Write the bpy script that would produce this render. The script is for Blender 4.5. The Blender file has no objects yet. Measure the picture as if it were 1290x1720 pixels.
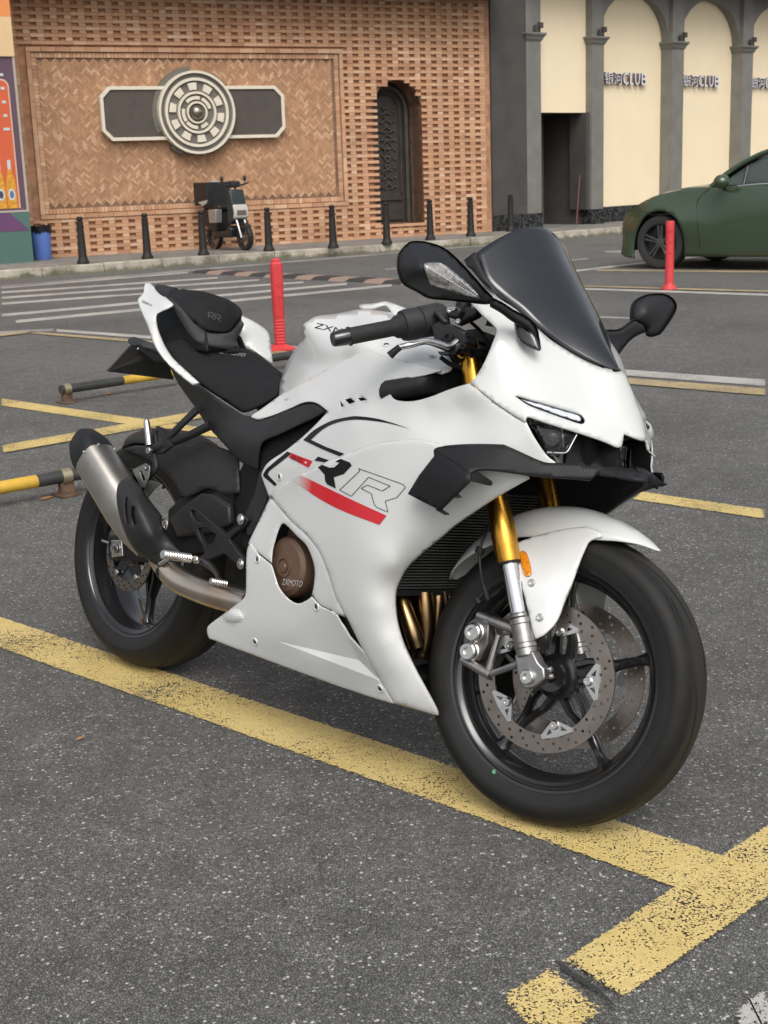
import bpy, bmesh, math, random
from math import pi, sin, cos, radians, atan2, sqrt
from mathutils import Vector, Matrix, noise
from mathutils.geometry import delaunay_2d_cdt
import numpy as np

random.seed(7)
SC = bpy.context.scene
COL = SC.collection

# ------------------------------------------------------------------ camera
FPX, PITCH, ROLL, CAM_H = 2272.465, 0.24459, -0.036293, 1.29442
CAM_ROT = Matrix.Rotation(pi / 2 - PITCH, 3, 'X') @ Matrix.Rotation(ROLL, 3, 'Z')
CAM_LOC = Vector((0, 0, CAM_H))
cam_data = bpy.data.cameras.new('camera')
cam = bpy.data.objects.new('camera', cam_data)
COL.objects.link(cam)
cam.matrix_world = Matrix.Translation(CAM_LOC) @ CAM_ROT.to_4x4()
cam_data.sensor_fit = 'VERTICAL'
cam_data.sensor_height = 36.0
cam_data.sensor_width = 27.0
cam_data.lens = FPX / 1720 * 36.0
cam_data.clip_start = 0.05
cam_data.clip_end = 2000
cam_data.dof.use_dof = True
cam_data.dof.focus_distance = 3.05
cam_data.dof.aperture_fstop = 18.0
SC.camera = cam

# ------------------------------------------------------------------ sky, sun, exposure
SUN_EL, SUN_AZ = radians(50), radians(173)      # azimuth measured clockwise from +Y
world = bpy.data.worlds.new('World')
SC.world = world
world.use_nodes = True
wn = world.node_tree
wn.nodes.clear()
sky = wn.nodes.new('ShaderNodeTexSky')
sky.sky_type = 'NISHITA'
sky.sun_disc = False
sky.sun_elevation = SUN_EL
sky.sun_rotation = SUN_AZ
sky.air_density = 1.0
sky.dust_density = 5.0
sky.ozone_density = 1.0
hsv = wn.nodes.new('ShaderNodeHueSaturation')     # overcast: the cloud deck greys the blue out
hsv.inputs['Saturation'].default_value = 0.30
wn.links.new(sky.outputs[0], hsv.inputs['Color'])
bg = wn.nodes.new('ShaderNodeBackground')
bg.inputs['Strength'].default_value = 0.15
wo = wn.nodes.new('ShaderNodeOutputWorld')
wn.links.new(hsv.outputs[0], bg.inputs[0])
wn.links.new(bg.outputs[0], wo.inputs[0])
sd = bpy.data.lights.new('sun', 'SUN')
sd.energy = 0.72
sd.angle = radians(34)
sd.color = (1.0, 0.965, 0.92)
sun = bpy.data.objects.new('sun', sd)
COL.objects.link(sun)
sdir = Vector((sin(SUN_AZ) * cos(SUN_EL), cos(SUN_AZ) * cos(SUN_EL), sin(SUN_EL)))
sun.rotation_euler = sdir.to_track_quat('Z', 'Y').to_euler()
sun.location = (0, 0, 20)
SC.view_settings.view_transform = 'Standard'
SC.view_settings.look = 'None'
SC.view_settings.gamma = 1.0
SC.view_settings.use_curve_mapping = False
SC.view_settings.exposure = 0.27
SC.cycles.max_bounces = 6
SC.cycles.transparent_max_bounces = 8

# ------------------------------------------------------------------ survey helpers: sight a point of the photograph onto a known plane
def ray(px, py):
    return CAM_ROT @ Vector(((px - 645) / FPX, -(py - 860) / FPX, -1.0))
def G(px, py, z=0.0):
    d = ray(px, py)
    t = (z - CAM_LOC.z) / d.z
    return CAM_LOC + t * d
BK_T = Vector((-0.67818, 3.540845, 0))
BK_R = Matrix.Rotation(-0.800916, 3, 'Z') @ Matrix.Rotation(-0.229954, 3, 'X')
BK_RI = BK_R.transposed()
CAM_BK = BK_RI @ (CAM_LOC - BK_T)
def U(px, py, y):
    """point of the motorcycle's own space (x forward, y left, z up) seen at px,py at lateral offset y"""
    d = BK_RI @ ray(px, py)
    t = (float(y) - CAM_BK.y) / d.y
    return CAM_BK + t * d
WB, RR, RF = 1.40, 0.315, 0.300
RAKE = radians(24)
ST_AX = Vector((-sin(RAKE), 0, cos(RAKE)))
F_AX = Vector((WB, 0, RF))
ST_P = F_AX - 0.03 * Vector((cos(RAKE), 0, sin(RAKE)))
ST_R = Matrix.Rotation(0.198157, 3, ST_AX)
ST_RI = ST_R.transposed()
CAM_FR = ST_RI @ (CAM_BK - ST_P) + ST_P
STEER = Matrix.Translation(ST_P) @ ST_R.to_4x4() @ Matrix.Translation(-ST_P)
def UF(px, py, y):
    """the same for the steered front end, in its straight-ahead position"""
    d = ST_RI @ (BK_RI @ ray(px, py))
    t = (float(y) - CAM_FR.y) / d.y
    return CAM_FR + t * d
def BP(P):
    q = CAM_ROT.transposed() @ (BK_R @ Vector(P) + BK_T - CAM_LOC)
    return 645 + FPX*q.x/-q.z, 860 - FPX*q.y/-q.z
def mid_line(pts, R=0.2, dy=0.03):
    """control points that keep a mirrored skin smooth across the bike's middle plane (radius R there)"""
    out = []
    for px, py in pts:
        P = U(px, py, 0.0); out.append((px, py, 0.0))
        q = BP((P.x - dy*dy/(2*R)*0.7, -dy, P.z - dy*dy/(2*R)*0.7)); out.append((q[0], q[1], -dy))
    return out
def UX(px, py, x):
    d = BK_RI @ ray(px, py)
    t = (x - CAM_BK.x) / d.x
    return CAM_BK + t * d
def UZ(px, py, z):
    d = BK_RI @ ray(px, py)
    t = (z - CAM_BK.z) / d.z
    return CAM_BK + t * d

# ------------------------------------------------------------------ materials
MATS = {}
def new_mat(name):
    m = bpy.data.materials.new(name)
    m.use_nodes = True
    nt = m.node_tree
    b = nt.nodes['Principled BSDF']
    MATS[name] = m
    return m, nt, b
def N(nt, typ, **kw):
    n = nt.nodes.new(typ)
    for k, v in kw.items():
        if k in n.inputs.keys(): n.inputs[k].default_value = v
        else: setattr(n, k, v)
    return n
def ramp(nt, src, stops, interp='LINEAR'):
    r = nt.nodes.new('ShaderNodeValToRGB')
    r.color_ramp.interpolation = interp
    while len(r.color_ramp.elements) < len(stops): r.color_ramp.elements.new(0.5)
    for e, (p, c) in zip(r.color_ramp.elements, stops):
        e.position = p
        e.color = (c, c, c, 1) if isinstance(c, (int, float)) else (*c, 1)
    nt.links.new(src, r.inputs[0])
    return r.outputs[0]
def mixc(nt, fac, a, b, blend='MIX'):
    m = nt.nodes.new('ShaderNodeMix')
    m.data_type = 'RGBA'; m.blend_type = blend
    for s, v in ((m.inputs[0], fac), (m.inputs[6], a), (m.inputs[7], b)):
        if isinstance(v, bpy.types.NodeSocket): nt.links.new(v, s)
        elif isinstance(v, (int, float)): s.default_value = v
        else: s.default_value = (*v, 1)
    return m.outputs[2]
def math_(nt, op, a, b=0.0, clamp=False):
    m = nt.nodes.new('ShaderNodeMath'); m.operation = op; m.use_clamp = clamp
    for s, v in ((m.inputs[0], a), (m.inputs[1], b)):
        if isinstance(v, bpy.types.NodeSocket): nt.links.new(v, s)
        else: s.default_value = v
    return m.outputs[0]
def coords(nt, kind='Object', scale=(1, 1, 1), rot=(0, 0, 0)):
    tc = nt.nodes.new('ShaderNodeTexCoord')
    mp = nt.nodes.new('ShaderNodeMapping')
    mp.inputs['Scale'].default_value = scale
    mp.inputs['Rotation'].default_value = rot
    nt.links.new(tc.outputs[kind], mp.inputs['Vector'])
    return mp.outputs[0]
def noise_t(nt, vec, scale, detail=4, rough=0.55):
    n = N(nt, 'ShaderNodeTexNoise', Scale=scale, Detail=detail, Roughness=rough)
    nt.links.new(vec, n.inputs['Vector'])
    return n.outputs['Fac']
def bump(nt, b, h, strength=0.3, dist=0.002):
    n = N(nt, 'ShaderNodeBump', Strength=strength, Distance=dist)
    nt.links.new(h, n.inputs['Height'])
    nt.links.new(n.outputs[0], b.inputs['Normal'])
    return n
def plain(name, col, rough=0.5, metal=0.0, coat=0.0, nscale=60, var=0.12, bmp=0.0, bscale=300, spec=0.5, rvar=0.1, aniso=0.0, coat_rough=0.05, dist=0.001):
    """one material: base colour with fine procedural variation, roughness variation and optional grain"""
    m, nt, b = new_mat(name)
    v = coords(nt)
    n1 = noise_t(nt, v, nscale, 5)
    lo = tuple(max(0, c * (1 - var)) for c in col); hi = tuple(min(1, c * (1 + var)) for c in col)
    nt.links.new(ramp(nt, n1, [(0.3, lo), (0.7, hi)]), b.inputs['Base Color'])
    n2 = noise_t(nt, v, nscale * 0.35, 6, 0.65)
    nt.links.new(ramp(nt, n2, [(0.3, max(0, rough - rvar)), (0.7, min(1, rough + rvar))]), b.inputs['Roughness'])
    b.inputs['Metallic'].default_value = metal
    b.inputs['Specular IOR Level'].default_value = spec
    b.inputs['Coat Weight'].default_value = coat
    b.inputs['Coat Roughness'].default_value = coat_rough
    if aniso: b.inputs['Anisotropic'].default_value = aniso
    if bmp: bump(nt, b, noise_t(nt, v, bscale, 3), bmp, dist)
    return m

# ------------------------------------------------------------------ object helpers
def tag(o, label=None, cat=None, group=None, kind=None):
    if label: o['label'] = label
    if cat: o['category'] = cat
    if group: o['group'] = group
    if kind: o['kind'] = kind
    return o
def empty(name, loc=(0, 0, 0), rotz=0.0):
    o = bpy.data.objects.new(name, None)
    COL.objects.link(o)
    o.location = loc; o.rotation_euler = (0, 0, rotz)
    o.empty_display_size = 0.1
    return o
def link_mesh(name, me, mat=None, parent=None, mw=None):
    o = bpy.data.objects.new(name, me)
    COL.objects.link(o)
    if mat is not None:
        for m in (mat if isinstance(mat, (list, tuple)) else [mat]):
            me.materials.append(m)
    if parent is not None: o.parent = parent
    if mw is not None: o.matrix_local = mw
    return o
def smooth_mesh(me, angle=35):
    me.polygons.foreach_set('use_smooth', [True] * len(me.polygons))
    try: me.set_sharp_from_angle(angle=radians(angle))
    except Exception: pass
def add_obj(name, bm, mat, parent=None, smooth=True, angle=35, mw=None, bevel=0.0, bseg=2, subsurf=0, bangle=40, recalc=True):
    if recalc: bmesh.ops.recalc_face_normals(bm, faces=bm.faces)
    me = bpy.data.meshes.new(name)
    bm.to_mesh(me); bm.free()
    o = link_mesh(name, me, mat, parent, mw)
    if bevel:
        md = o.modifiers.new('bevel', 'BEVEL'); md.width = bevel; md.segments = bseg
        md.limit_method = 'ANGLE'; md.angle_limit = radians(bangle); md.harden_normals = False
    if subsurf:
        md = o.modifiers.new('sub', 'SUBSURF'); md.levels = subsurf; md.render_levels = subsurf
    if smooth: smooth_mesh(me, angle)
    return o
def copy_tree(o, parent=None):
    c = o.copy(); COL.objects.link(c)
    if parent is not None: c.parent = parent
    for ch in list(o.children): copy_tree(ch, c)
    return c
def V3(p): return Vector(p)
def box(bm, lo, hi, mw=None):
    (x0, y0, z0), (x1, y1, z1) = lo, hi
    vs = [bm.verts.new(p) for p in ((x0,y0,z0),(x1,y0,z0),(x1,y1,z0),(x0,y1,z0),(x0,y0,z1),(x1,y0,z1),(x1,y1,z1),(x0,y1,z1))]
    if mw is not None:
        for v in vs: v.co = mw @ v.co
    for f in ((3,2,1,0),(4,5,6,7),(0,1,5,4),(1,2,6,5),(2,3,7,6),(3,0,4,7)):
        bm.faces.new([vs[i] for i in f])
    return vs
def cr(pts, n=8, closed=False):
    """Catmull-Rom through the points"""
    P = [Vector(p) for p in pts]; out = []
    m = len(P); rng = m if closed else m - 1
    for i in range(rng):
        p1, p2 = P[i], P[(i + 1) % m]
        p0 = P[(i - 1) % m] if (closed or i > 0) else p1 + (p1 - p2)
        p3 = P[(i + 2) % m] if (closed or i < m - 2) else p2 + (p2 - p1)
        for k in range(n):
            t = k / n
            out.append(0.5 * ((2 * p1) + (p2 - p0) * t + (2*p0 - 5*p1 + 4*p2 - p3) * t*t + (3*p1 - p0 - 3*p2 + p3) * t*t*t))
    if not closed: out.append(P[-1].copy())
    return out
def frame_z(d):
    d = Vector(d).normalized()
    return d.to_track_quat('Z', 'Y').to_matrix()
def tube(bm, path, r, n=14, smoothn=6, caps=True, flat=1.0):
    """tube along a path; r may be a number or a list (one per path point)"""
    P = [Vector(p) for p in path]
    R = list(r) if isinstance(r, (list, tuple)) else [r] * len(P)
    if smoothn > 1 and len(P) > 2:
        Q = cr(P, smoothn); RQ = []
        for i in range(len(P) - 1):
            for k in range(smoothn):
                t = k / smoothn; RQ.append(R[i] * (1 - t) + R[i + 1] * t)
        RQ.append(R[-1]); P, R = Q, RQ
    rings = []; up = None
    for i, p in enumerate(P):
        d = (P[min(i + 1, len(P) - 1)] - P[max(i - 1, 0)]).normalized()
        if up is None:
            up = Vector((0, 0, 1)) if abs(d.z) < 0.9 else Vector((1, 0, 0))
        u = (up - up.dot(d) * d).normalized(); w = d.cross(u); up = u
        rings.append([bm.verts.new(p + R[i] * (cos(2*pi*k/n) * u * flat + sin(2*pi*k/n) * w)) for k in range(n)])
    for a, b in zip(rings, rings[1:]):
        for k in range(n): bm.faces.new((a[k], a[(k+1) % n], b[(k+1) % n], b[k]))
    if caps:
        bm.faces.new(rings[0][::-1]); bm.faces.new(rings[-1])
    return rings
def lathe(bm, prof, origin, axis, n=32, closed=False):
    """prof: list of (radius, distance along axis)"""
    M = frame_z(axis); O = Vector(origin); rings = []
    for (r, h) in prof:
        if r < 1e-6:
            rings.append([bm.verts.new(O + M @ Vector((0, 0, h)))])
        else:
            rings.append([bm.verts.new(O + M @ Vector((r*cos(2*pi*k/n), r*sin(2*pi*k/n), h))) for k in range(n)])
    prs = list(zip(rings, rings[1:]))
    if closed: prs.append((rings[-1], rings[0]))
    for a, b in prs:
        for k in range(n):
            if len(a) == 1 and len(b) == 1: continue
            if len(a) == 1: bm.faces.new((a[0], b[k], b[(k+1) % n]))
            elif len(b) == 1: bm.faces.new((a[k], b[0], a[(k+1) % n]))
            else: bm.faces.new((a[k], a[(k+1) % n], b[(k+1) % n], b[k]))
    return rings
def loft(bm, secs, closed=True, cap=True):
    rows = [[bm.verts.new(p) for p in s] for s in secs]
    n = len(rows[0])
    for a, b in zip(rows, rows[1:]):
        for k in range(n if closed else n - 1):
            bm.faces.new((a[k], a[(k+1) % n], b[(k+1) % n], b[k]))
    if cap and closed:
        bm.faces.new(rows[0][::-1]); bm.faces.new(rows[-1])
    return rows
def smooth_loft(bm, secs, n_along=6, n_round=4, closed=True, cap=True):
    """sections of equal point count, Catmull-Rom in both directions"""
    S = [cr(s, n_round, closed) for s in secs]
    m = len(S[0]); cols = [cr([s[k] for s in S], n_along) for k in range(m)]
    return loft(bm, [[cols[k][j] for k in range(m)] for j in range(len(cols[0]))], closed, cap)
def prism(bm, pts, vec):
    a = [bm.verts.new(p) for p in pts]; b = [bm.verts.new(Vector(p) + Vector(vec)) for p in pts]
    n = len(a)
    bm.faces.new(a); bm.faces.new(b[::-1])
    for k in range(n): bm.faces.new((a[k], b[k], b[(k+1) % n], a[(k+1) % n]))
def rr_pts(w, h, r, n=4):
    """rounded rectangle outline"""
    out = []
    for cx, cy, a0 in ((w/2-r, h/2-r, 0), (-w/2+r, h/2-r, pi/2), (-w/2+r, -h/2+r, pi), (w/2-r, -h/2+r, 1.5*pi)):
        for k in range(n + 1):
            a = a0 + pi/2 * k / n
            out.append((cx + r*cos(a), cy + r*sin(a)))
    return out

# ------------------------------------------------------------------ thin-plate depth fields and trimmed body panels
class TPS:
    def __init__(s, pts, smooth=0.0):
        P = np.array([(p[0], p[1]) for p in pts], float) / 100; v = np.array([p[2] for p in pts], float)
        n = len(P); K = s._k(P, P) + smooth * np.eye(n)
        A = np.zeros((n+3, n+3)); A[:n,:n] = K; A[:n,n] = 1; A[:n,n+1:] = P; A[n,:n] = 1; A[n+1:,:n] = P.T
        s.w = np.linalg.solve(A, np.concatenate([v, [0,0,0]])); s.P = P
    def _k(s, A, B):
        d2 = ((A[:,None]-B[None])**2).sum(-1)
        return np.where(d2 > 0, 0.5*d2*np.log(np.maximum(d2, 1e-12)), 0)
    def __call__(s, q):
        q = np.array([(p[0], p[1]) for p in q], float) / 100
        K = s._k(q, s.P); n = len(s.P)
        return K @ s.w[:n] + s.w[n] + q @ s.w[n+1:]
def inside(p, poly):
    x, y = p; c = False; n = len(poly); j = n - 1
    for i in range(n):
        xi, yi = poly[i]; xj, yj = poly[j]
        if (yi > y) != (yj > y) and x < (xj-xi)*(y-yi)/(yj-yi)+xi: c = not c
        j = i
    return c
def densify(poly, step):
    out = []; n = len(poly)
    for i in range(n):
        a, b = poly[i], poly[(i+1) % n]; L = math.hypot(b[0]-a[0], b[1]-a[1]); m = max(1, int(L/step))
        for k in range(m): out.append((a[0]+(b[0]-a[0])*k/m, a[1]+(b[1]-a[1])*k/m))
    return out
def dist_poly(p, poly):
    best = 1e9; n = len(poly)
    for i in range(n):
        ax, ay = poly[i]; bx, by = poly[(i+1) % n]; dx, dy = bx-ax, by-ay
        t = max(0, min(1, ((p[0]-ax)*dx+(p[1]-ay)*dy)/(dx*dx+dy*dy+1e-9)))
        best = min(best, math.hypot(p[0]-ax-t*dx, p[1]-ay-t*dy))
    return best
def sm(pts, n=5):
    """smooth a closed outline; a point given with a third value 1 stays a sharp corner"""
    out = []; m = len(pts)
    for i in range(m):
        p1, p2 = pts[i], pts[(i+1) % m]; p0, p3 = pts[i-1], pts[(i+2) % m]
        s1 = len(p1) > 2; s2 = len(p2) > 2
        a = Vector(p1[:2]); b = Vector(p2[:2])
        pa = a + (a-b)*0 if s1 else Vector(p0[:2]); pb = b if s2 else Vector(p3[:2])
        if s1: pa = a - (b-a)
        if s2: pb = b + (b-a)
        if s1 and s2:
            out.append((a.x, a.y)); continue
        for k in range(n):
            t = k/n
            q = 0.5*((2*a)+(b-pa)*t+(2*pa-5*a+4*b-pb)*t*t+(3*a-pa-3*b+pb)*t*t*t)
            out.append((q.x, q.y))
    return out
def panel(name, outline, depth, mat, parent, off=0.0, thick=0.004, step=9, holes=(), mirror=False, proj=U, mw=None, edge=0.0, edge_in=0.006, angle=50, bevel=0.0, only_left=False, relief=None, join=False, creases=()):
    """a curved, trimmed sheet: outline in sight coordinates, lateral position from the depth field, real thickness.
    edge: width over which the rim rolls inwards by edge_in"""
    O = densify(outline, step); H = [densify(h, step*0.7) for h in holes]
    pts = list(O); edges = [(i, (i+1) % len(O)) for i in range(len(O))]
    for h in H:
        b0 = len(pts); pts += h; edges += [(b0+i, b0+(i+1) % len(h)) for i in range(len(h))]
    if edge:
        for loop in [O]+H:
            pass
    cpts = []
    for a, b in creases:
        L = math.hypot(b[0]-a[0], b[1]-a[1]); m = max(2, int(L/step)); b0 = len(pts)
        loc = [(a[0]+(b[0]-a[0])*k/m, a[1]+(b[1]-a[1])*k/m) for k in range(m+1)]
        pts += loc; cpts += loc; edges += [(b0+k, b0+k+1) for k in range(m)]
    xs = [p[0] for p in O]; ys = [p[1] for p in O]
    y = min(ys) + step*0.5; row = 0
    while y < max(ys):
        x = min(xs) + (step*0.5 if row % 2 else 0)
        while x < max(xs):
            if inside((x, y), O) and not any(inside((x, y), h) for h in H):
                d = dist_poly((x, y), O)
                for h in H: d = min(d, dist_poly((x, y), h))
                if d > step*0.42 and all((x-c[0])**2+(y-c[1])**2 > (step*0.55)**2 for c in cpts): pts.append((x, y))
            x += step
        y += step*0.87; row += 1
    if edge:
        for loop, sgn in [(O, 1)] + [(h, -1) for h in H]:
            n = len(loop)
            for fr in (0.35, 0.75):
                for i in range(n):
                    a, b, c = Vector(loop[i-1]), Vector(loop[i]), Vector(loop[(i+1) % n])
                    t = (c-a)
                    if t.length < 1e-6: continue
                    t.normalize(); nn = Vector((-t.y, t.x))
                    for s_ in (1, -1):
                        q = b + nn*s_*edge*fr
                        if inside(q, O) and not any(inside(q, h) for h in H) and dist_poly(q, loop) > edge*fr*0.8:
                            pts.append((q.x, q.y))
    res = delaunay_2d_cdt([Vector(p) for p in pts], edges, [], 0, 1e-4)
    vs, faces = res[0], res[2]
    good = []
    for f in faces:
        cx = sum(vs[i].x for i in f)/3; cy = sum(vs[i].y for i in f)/3
        if inside((cx, cy), O) and not any(inside((cx, cy), h) for h in H): good.append(f)
    D = depth([(v.x, v.y) for v in vs]) if callable(depth) else [depth]*len(vs)
    co = []
    for v, d in zip(vs, D):
        dd = d - off
        if edge:
            e = dist_poly((v.x, v.y), O)
            for h in H: e = min(e, dist_poly((v.x, v.y), h))
            if e < edge: dd += edge_in * (1 - e/edge)**2
        if relief: dd += relief(v.x, v.y)
        co.append(proj(v.x, v.y, dd))
    if join:
        lim = max(0.004, abs(off) + 0.0035)
        bm = bmesh.new(); both = []
        for side in (0, 1):
            C = [Vector((p.x, (0.0 if p.y > -lim else (p.y if side == 0 else -p.y)), p.z)) for p in co]
            bv = [bm.verts.new(p) for p in C]; fs = []
            for f in good:
                try: fs.append(bm.faces.new([bv[i] for i in f]))
                except ValueError: pass
            bm.normal_update()
            sy = sum(f.normal.y * f.calc_area() for f in fs)
            if (side == 0 and sy > 0) or (side == 1 and sy < 0): bmesh.ops.reverse_faces(bm, faces=fs)
        for v in [v for v in bm.verts if not v.link_faces]: bm.verts.remove(v)
        bmesh.ops.remove_doubles(bm, verts=[v for v in bm.verts if abs(v.co.y) < 1e-6], dist=1e-5)
        bm.normal_update()
        o = add_obj(name, bm, mat, parent, angle=angle, mw=mw, recalc=False)
        if thick:
            md = o.modifiers.new('solid', 'SOLIDIFY'); md.thickness = thick; md.offset = -1
        return o
    objs = []
    for side in ((0, 1) if mirror else ((1,) if only_left else (0,))):
        bm = bmesh.new()
        C = co if side == 0 else [Vector((p.x, -p.y, p.z)) for p in co]
        bv = [bm.verts.new(p) for p in C]
        fs = []
        for f in good:
            try: fs.append(bm.faces.new([bv[i] for i in f]))
            except ValueError: pass
        for v in [v for v in bm.verts if not v.link_faces]: bm.verts.remove(v)
        bm.normal_update()
        # normals away from the bike's middle
        sy = sum(f.normal.y * f.calc_area() for f in bm.faces)
        if (side == 0 and sy > 0) or (side == 1 and sy < 0): bmesh.ops.reverse_faces(bm, faces=bm.faces)
        bm.normal_update()
        o = add_obj(name, bm, mat, parent, angle=angle, mw=mw, recalc=False)
        if thick:
            md = o.modifiers.new('solid', 'SOLIDIFY'); md.thickness = thick; md.offset = -1
        objs.append(o)
    return objs if mirror else objs[0]
# ================================================================== THE PLACE
# ---------------------------------------------------------------- ground
def asphalt_nodes(nt, v):
    """colour and height of bound stone chippings"""
    vo = N(nt, 'ShaderNodeTexVoronoi', Scale=175.0); vo.feature = 'F1'
    nt.links.new(v, vo.inputs['Vector'])
    ve = N(nt, 'ShaderNodeTexVoronoi', Scale=175.0); ve.feature = 'DISTANCE_TO_EDGE'
    nt.links.new(v, ve.inputs['Vector'])
    sepc = nt.nodes.new('ShaderNodeSeparateColor'); nt.links.new(vo.outputs['Color'], sepc.inputs[0])
    tone = ramp(nt, sepc.outputs[0], [(0.0, (0.122, 0.121, 0.113)), (0.45, (0.155, 0.154, 0.144)), (0.80, (0.195, 0.193, 0.181)), (0.95, (0.26, 0.257, 0.243)), (0.983, (0.52, 0.515, 0.49))])
    fine = noise_t(nt, v, 900, 3, 0.7)
    gap = ramp(nt, ve.outputs['Distance'], [(0.0, 0.0), (0.16, 1.0)])
    gap2 = math_(nt, 'MAXIMUM', gap, 0.42)
    c1 = mixc(nt, 1.0, tone, gap2, 'MULTIPLY')
    big = noise_t(nt, v, 0.55, 5, 0.6)
    mid = noise_t(nt, v, 9, 5, 0.65)
    c2 = mixc(nt, 1.0, c1, ramp(nt, big, [(0.3, 0.74), (0.5, 1.0), (0.7, 1.12)]), 'MULTIPLY')
    c3 = mixc(nt, 1.0, c2, ramp(nt, mid, [(0.3, 0.80), (0.7, 1.18)]), 'MULTIPLY')
    c4 = mixc(nt, 1.0, c3, ramp(nt, fine, [(0.3, 0.75), (0.7, 1.25)]), 'MULTIPLY')
    h = math_(nt, 'ADD', math_(nt, 'MULTIPLY', gap, 0.7), math_(nt, 'MULTIPLY', sepc.outputs[1], 0.6))
    h = math_(nt, 'ADD', h, math_(nt, 'MULTIPLY', fine, 0.3))
    return c4, h
M_asph, nt, b = new_mat('asphalt')
v = coords(nt)
ac, ah = asphalt_nodes(nt, v)
nt.links.new(ac, b.inputs['Base Color']); b.inputs['Roughness'].default_value = 0.78
b.inputs['Specular IOR Level'].default_value = 0.45
bump(nt, b, ah, 0.75, 0.0022)
def paint_mat(name, cols, wear, edge=0.10):
    m, nt, b = new_mat(name)
    v = coords(nt)
    ac, ah = asphalt_nodes(nt, v)
    n1 = noise_t(nt, v, 4.5, 5, 0.6); n2 = noise_t(nt, v, 210, 3, 0.6); n3 = noise_t(nt, v, 60, 4, 0.7)
    base = ramp(nt, n1, [(0.3, cols[0]), (0.7, cols[1])])
    base = mixc(nt, 1.0, base, ramp(nt, n3, [(0.3, 0.86), (0.65, 1.06)]), 'MULTIPLY')
    st = nt.nodes.new('ShaderNodeMapping'); st.inputs['Scale'].default_value = (1, 1, 1); nt.links.new(v, st.inputs[0])
    # wear: chippings poke through the film, more where it has been driven over
    pit = math_(nt, 'ADD', math_(nt, 'MULTIPLY', n2, 0.62), math_(nt, 'MULTIPLY', n3, 0.38))
    thr = ramp(nt, noise_t(nt, v, 2.2, 4, 0.7), [(0.30, wear - 0.075), (0.70, wear + 0.04)])
    keep = math_(nt, 'LESS_THAN', pit, thr)
    uv = nt.nodes.new('ShaderNodeUVMap'); sp = nt.nodes.new('ShaderNodeSeparateXYZ'); nt.links.new(uv.outputs[0], sp.inputs[0])
    # ragged edges: v runs 0..1 across, in metres from the border in u-channel
    ed = sp.outputs[1]
    jag = math_(nt, 'ADD', ed, math_(nt, 'MULTIPLY', math_(nt, 'SUBTRACT', noise_t(nt, v, 130, 3, 0.7), 0.5), 0.055))
    inside_ = math_(nt, 'GREATER_THAN', jag, 0.006)
    alpha = math_(nt, 'MULTIPLY', keep, inside_)
    nt.links.new(base, b.inputs['Base Color'])
    nt.links.new(alpha, b.inputs['Alpha'])
    b.inputs['Roughness'].default_value = 0.62
    bump(nt, b, math_(nt, 'ADD', math_(nt, 'MULTIPLY', ah, 0.5), math_(nt, 'MULTIPLY', n3, 0.6)), 0.5, 0.002)
    return m
M_yel = paint_mat('yellow_road_paint', ((0.62, 0.465, 0.165), (0.70, 0.54, 0.225)), 0.568)
M_yel2 = paint_mat('faded_yellow_paint', ((0.42, 0.32, 0.165), (0.50, 0.40, 0.23)), 0.56)
M_wht = paint_mat('white_road_paint', ((0.42, 0.40, 0.37), (0.52, 0.50, 0.46)), 0.575)
M_wht2 = paint_mat('faded_white_paint', ((0.30, 0.285, 0.265), (0.38, 0.365, 0.34)), 0.55)
bm = bmesh.new()
S_ = [bm.verts.new(p) for p in ((-160, -40, 0), (160, -40, 0), (160, 260, 0), (-160, 260, 0))]
bm.faces.new(S_)
g = add_obj('ground', bm, M_asph, smooth=False); g['kind'] = 'structure'; g.data.name = 'road_surface'
def marking(name, quad, mat, z=0.004, z_step=0.0):
    """painted bar given by its two long edges: (a0, a1) and (b0, b1) on the ground; second uv = metres from the border"""
    a0, a1, b0, b1 = [Vector((p.x, p.y, 0)) for p in quad]
    bm = bmesh.new(); uvl = bm.loops.layers.uv.new('UVMap')
    L_ = max((a1-a0).length, 0.1); W_ = ((b0-a0).length + (b1-a1).length)/2
    nl = max(3, min(90, int(L_/0.12)))
    ext = 0.012/max(W_, 0.02); ss = [-ext, 0.0, 0.012/W_ if W_ > 0.03 else 0.3, 0.5, 1-(0.012/W_ if W_ > 0.03 else 0.3), 1.0, 1+ext]; nw = 6
    rows = []
    ts = [0, 0.012/L_, 0.03/L_] + [0.06/L_ + (1-0.12/L_)*i/nl for i in range(nl+1)] + [1-0.03/L_, 1-0.012/L_, 1]
    for i, t in enumerate(ts):
        A = a0.lerp(a1, t); B = b0.lerp(b1, t); row = []
        for j in range(nw+1):
            s = ss[j]
            P = A.lerp(B, s); P.z = z
            e = min(s*W_, (1-s)*W_, t*L_-0.012, (1-t)*L_-0.012)
            row.append((bm.verts.new(P), (t*L_, e)))
        rows.append(row)
    for r0, r1 in zip(rows, rows[1:]):
        for j in range(nw):
            q = (r0[j], r0[j+1], r1[j+1], r1[j])
            f = bm.faces.new([x[0] for x in q])
            for lp, x in zip(f.loops, q): lp[uvl].uv = x[1]
    bm.normal_update()
    if bm.faces[0].normal.z < 0 if len(bm.faces) and (bm.faces.ensure_lookup_table() or True) else False: bmesh.ops.reverse_faces(bm, faces=bm.faces)
    o = add_obj(name, bm, mat, smooth=False, recalc=False)
    o['kind'] = 'structure'
    return o
def mk(name, a0, a1, b0, b1, mat, z=0.004): return marking(name, [G(*a0), G(*a1), G(*b0), G(*b1)], mat, z)
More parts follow.
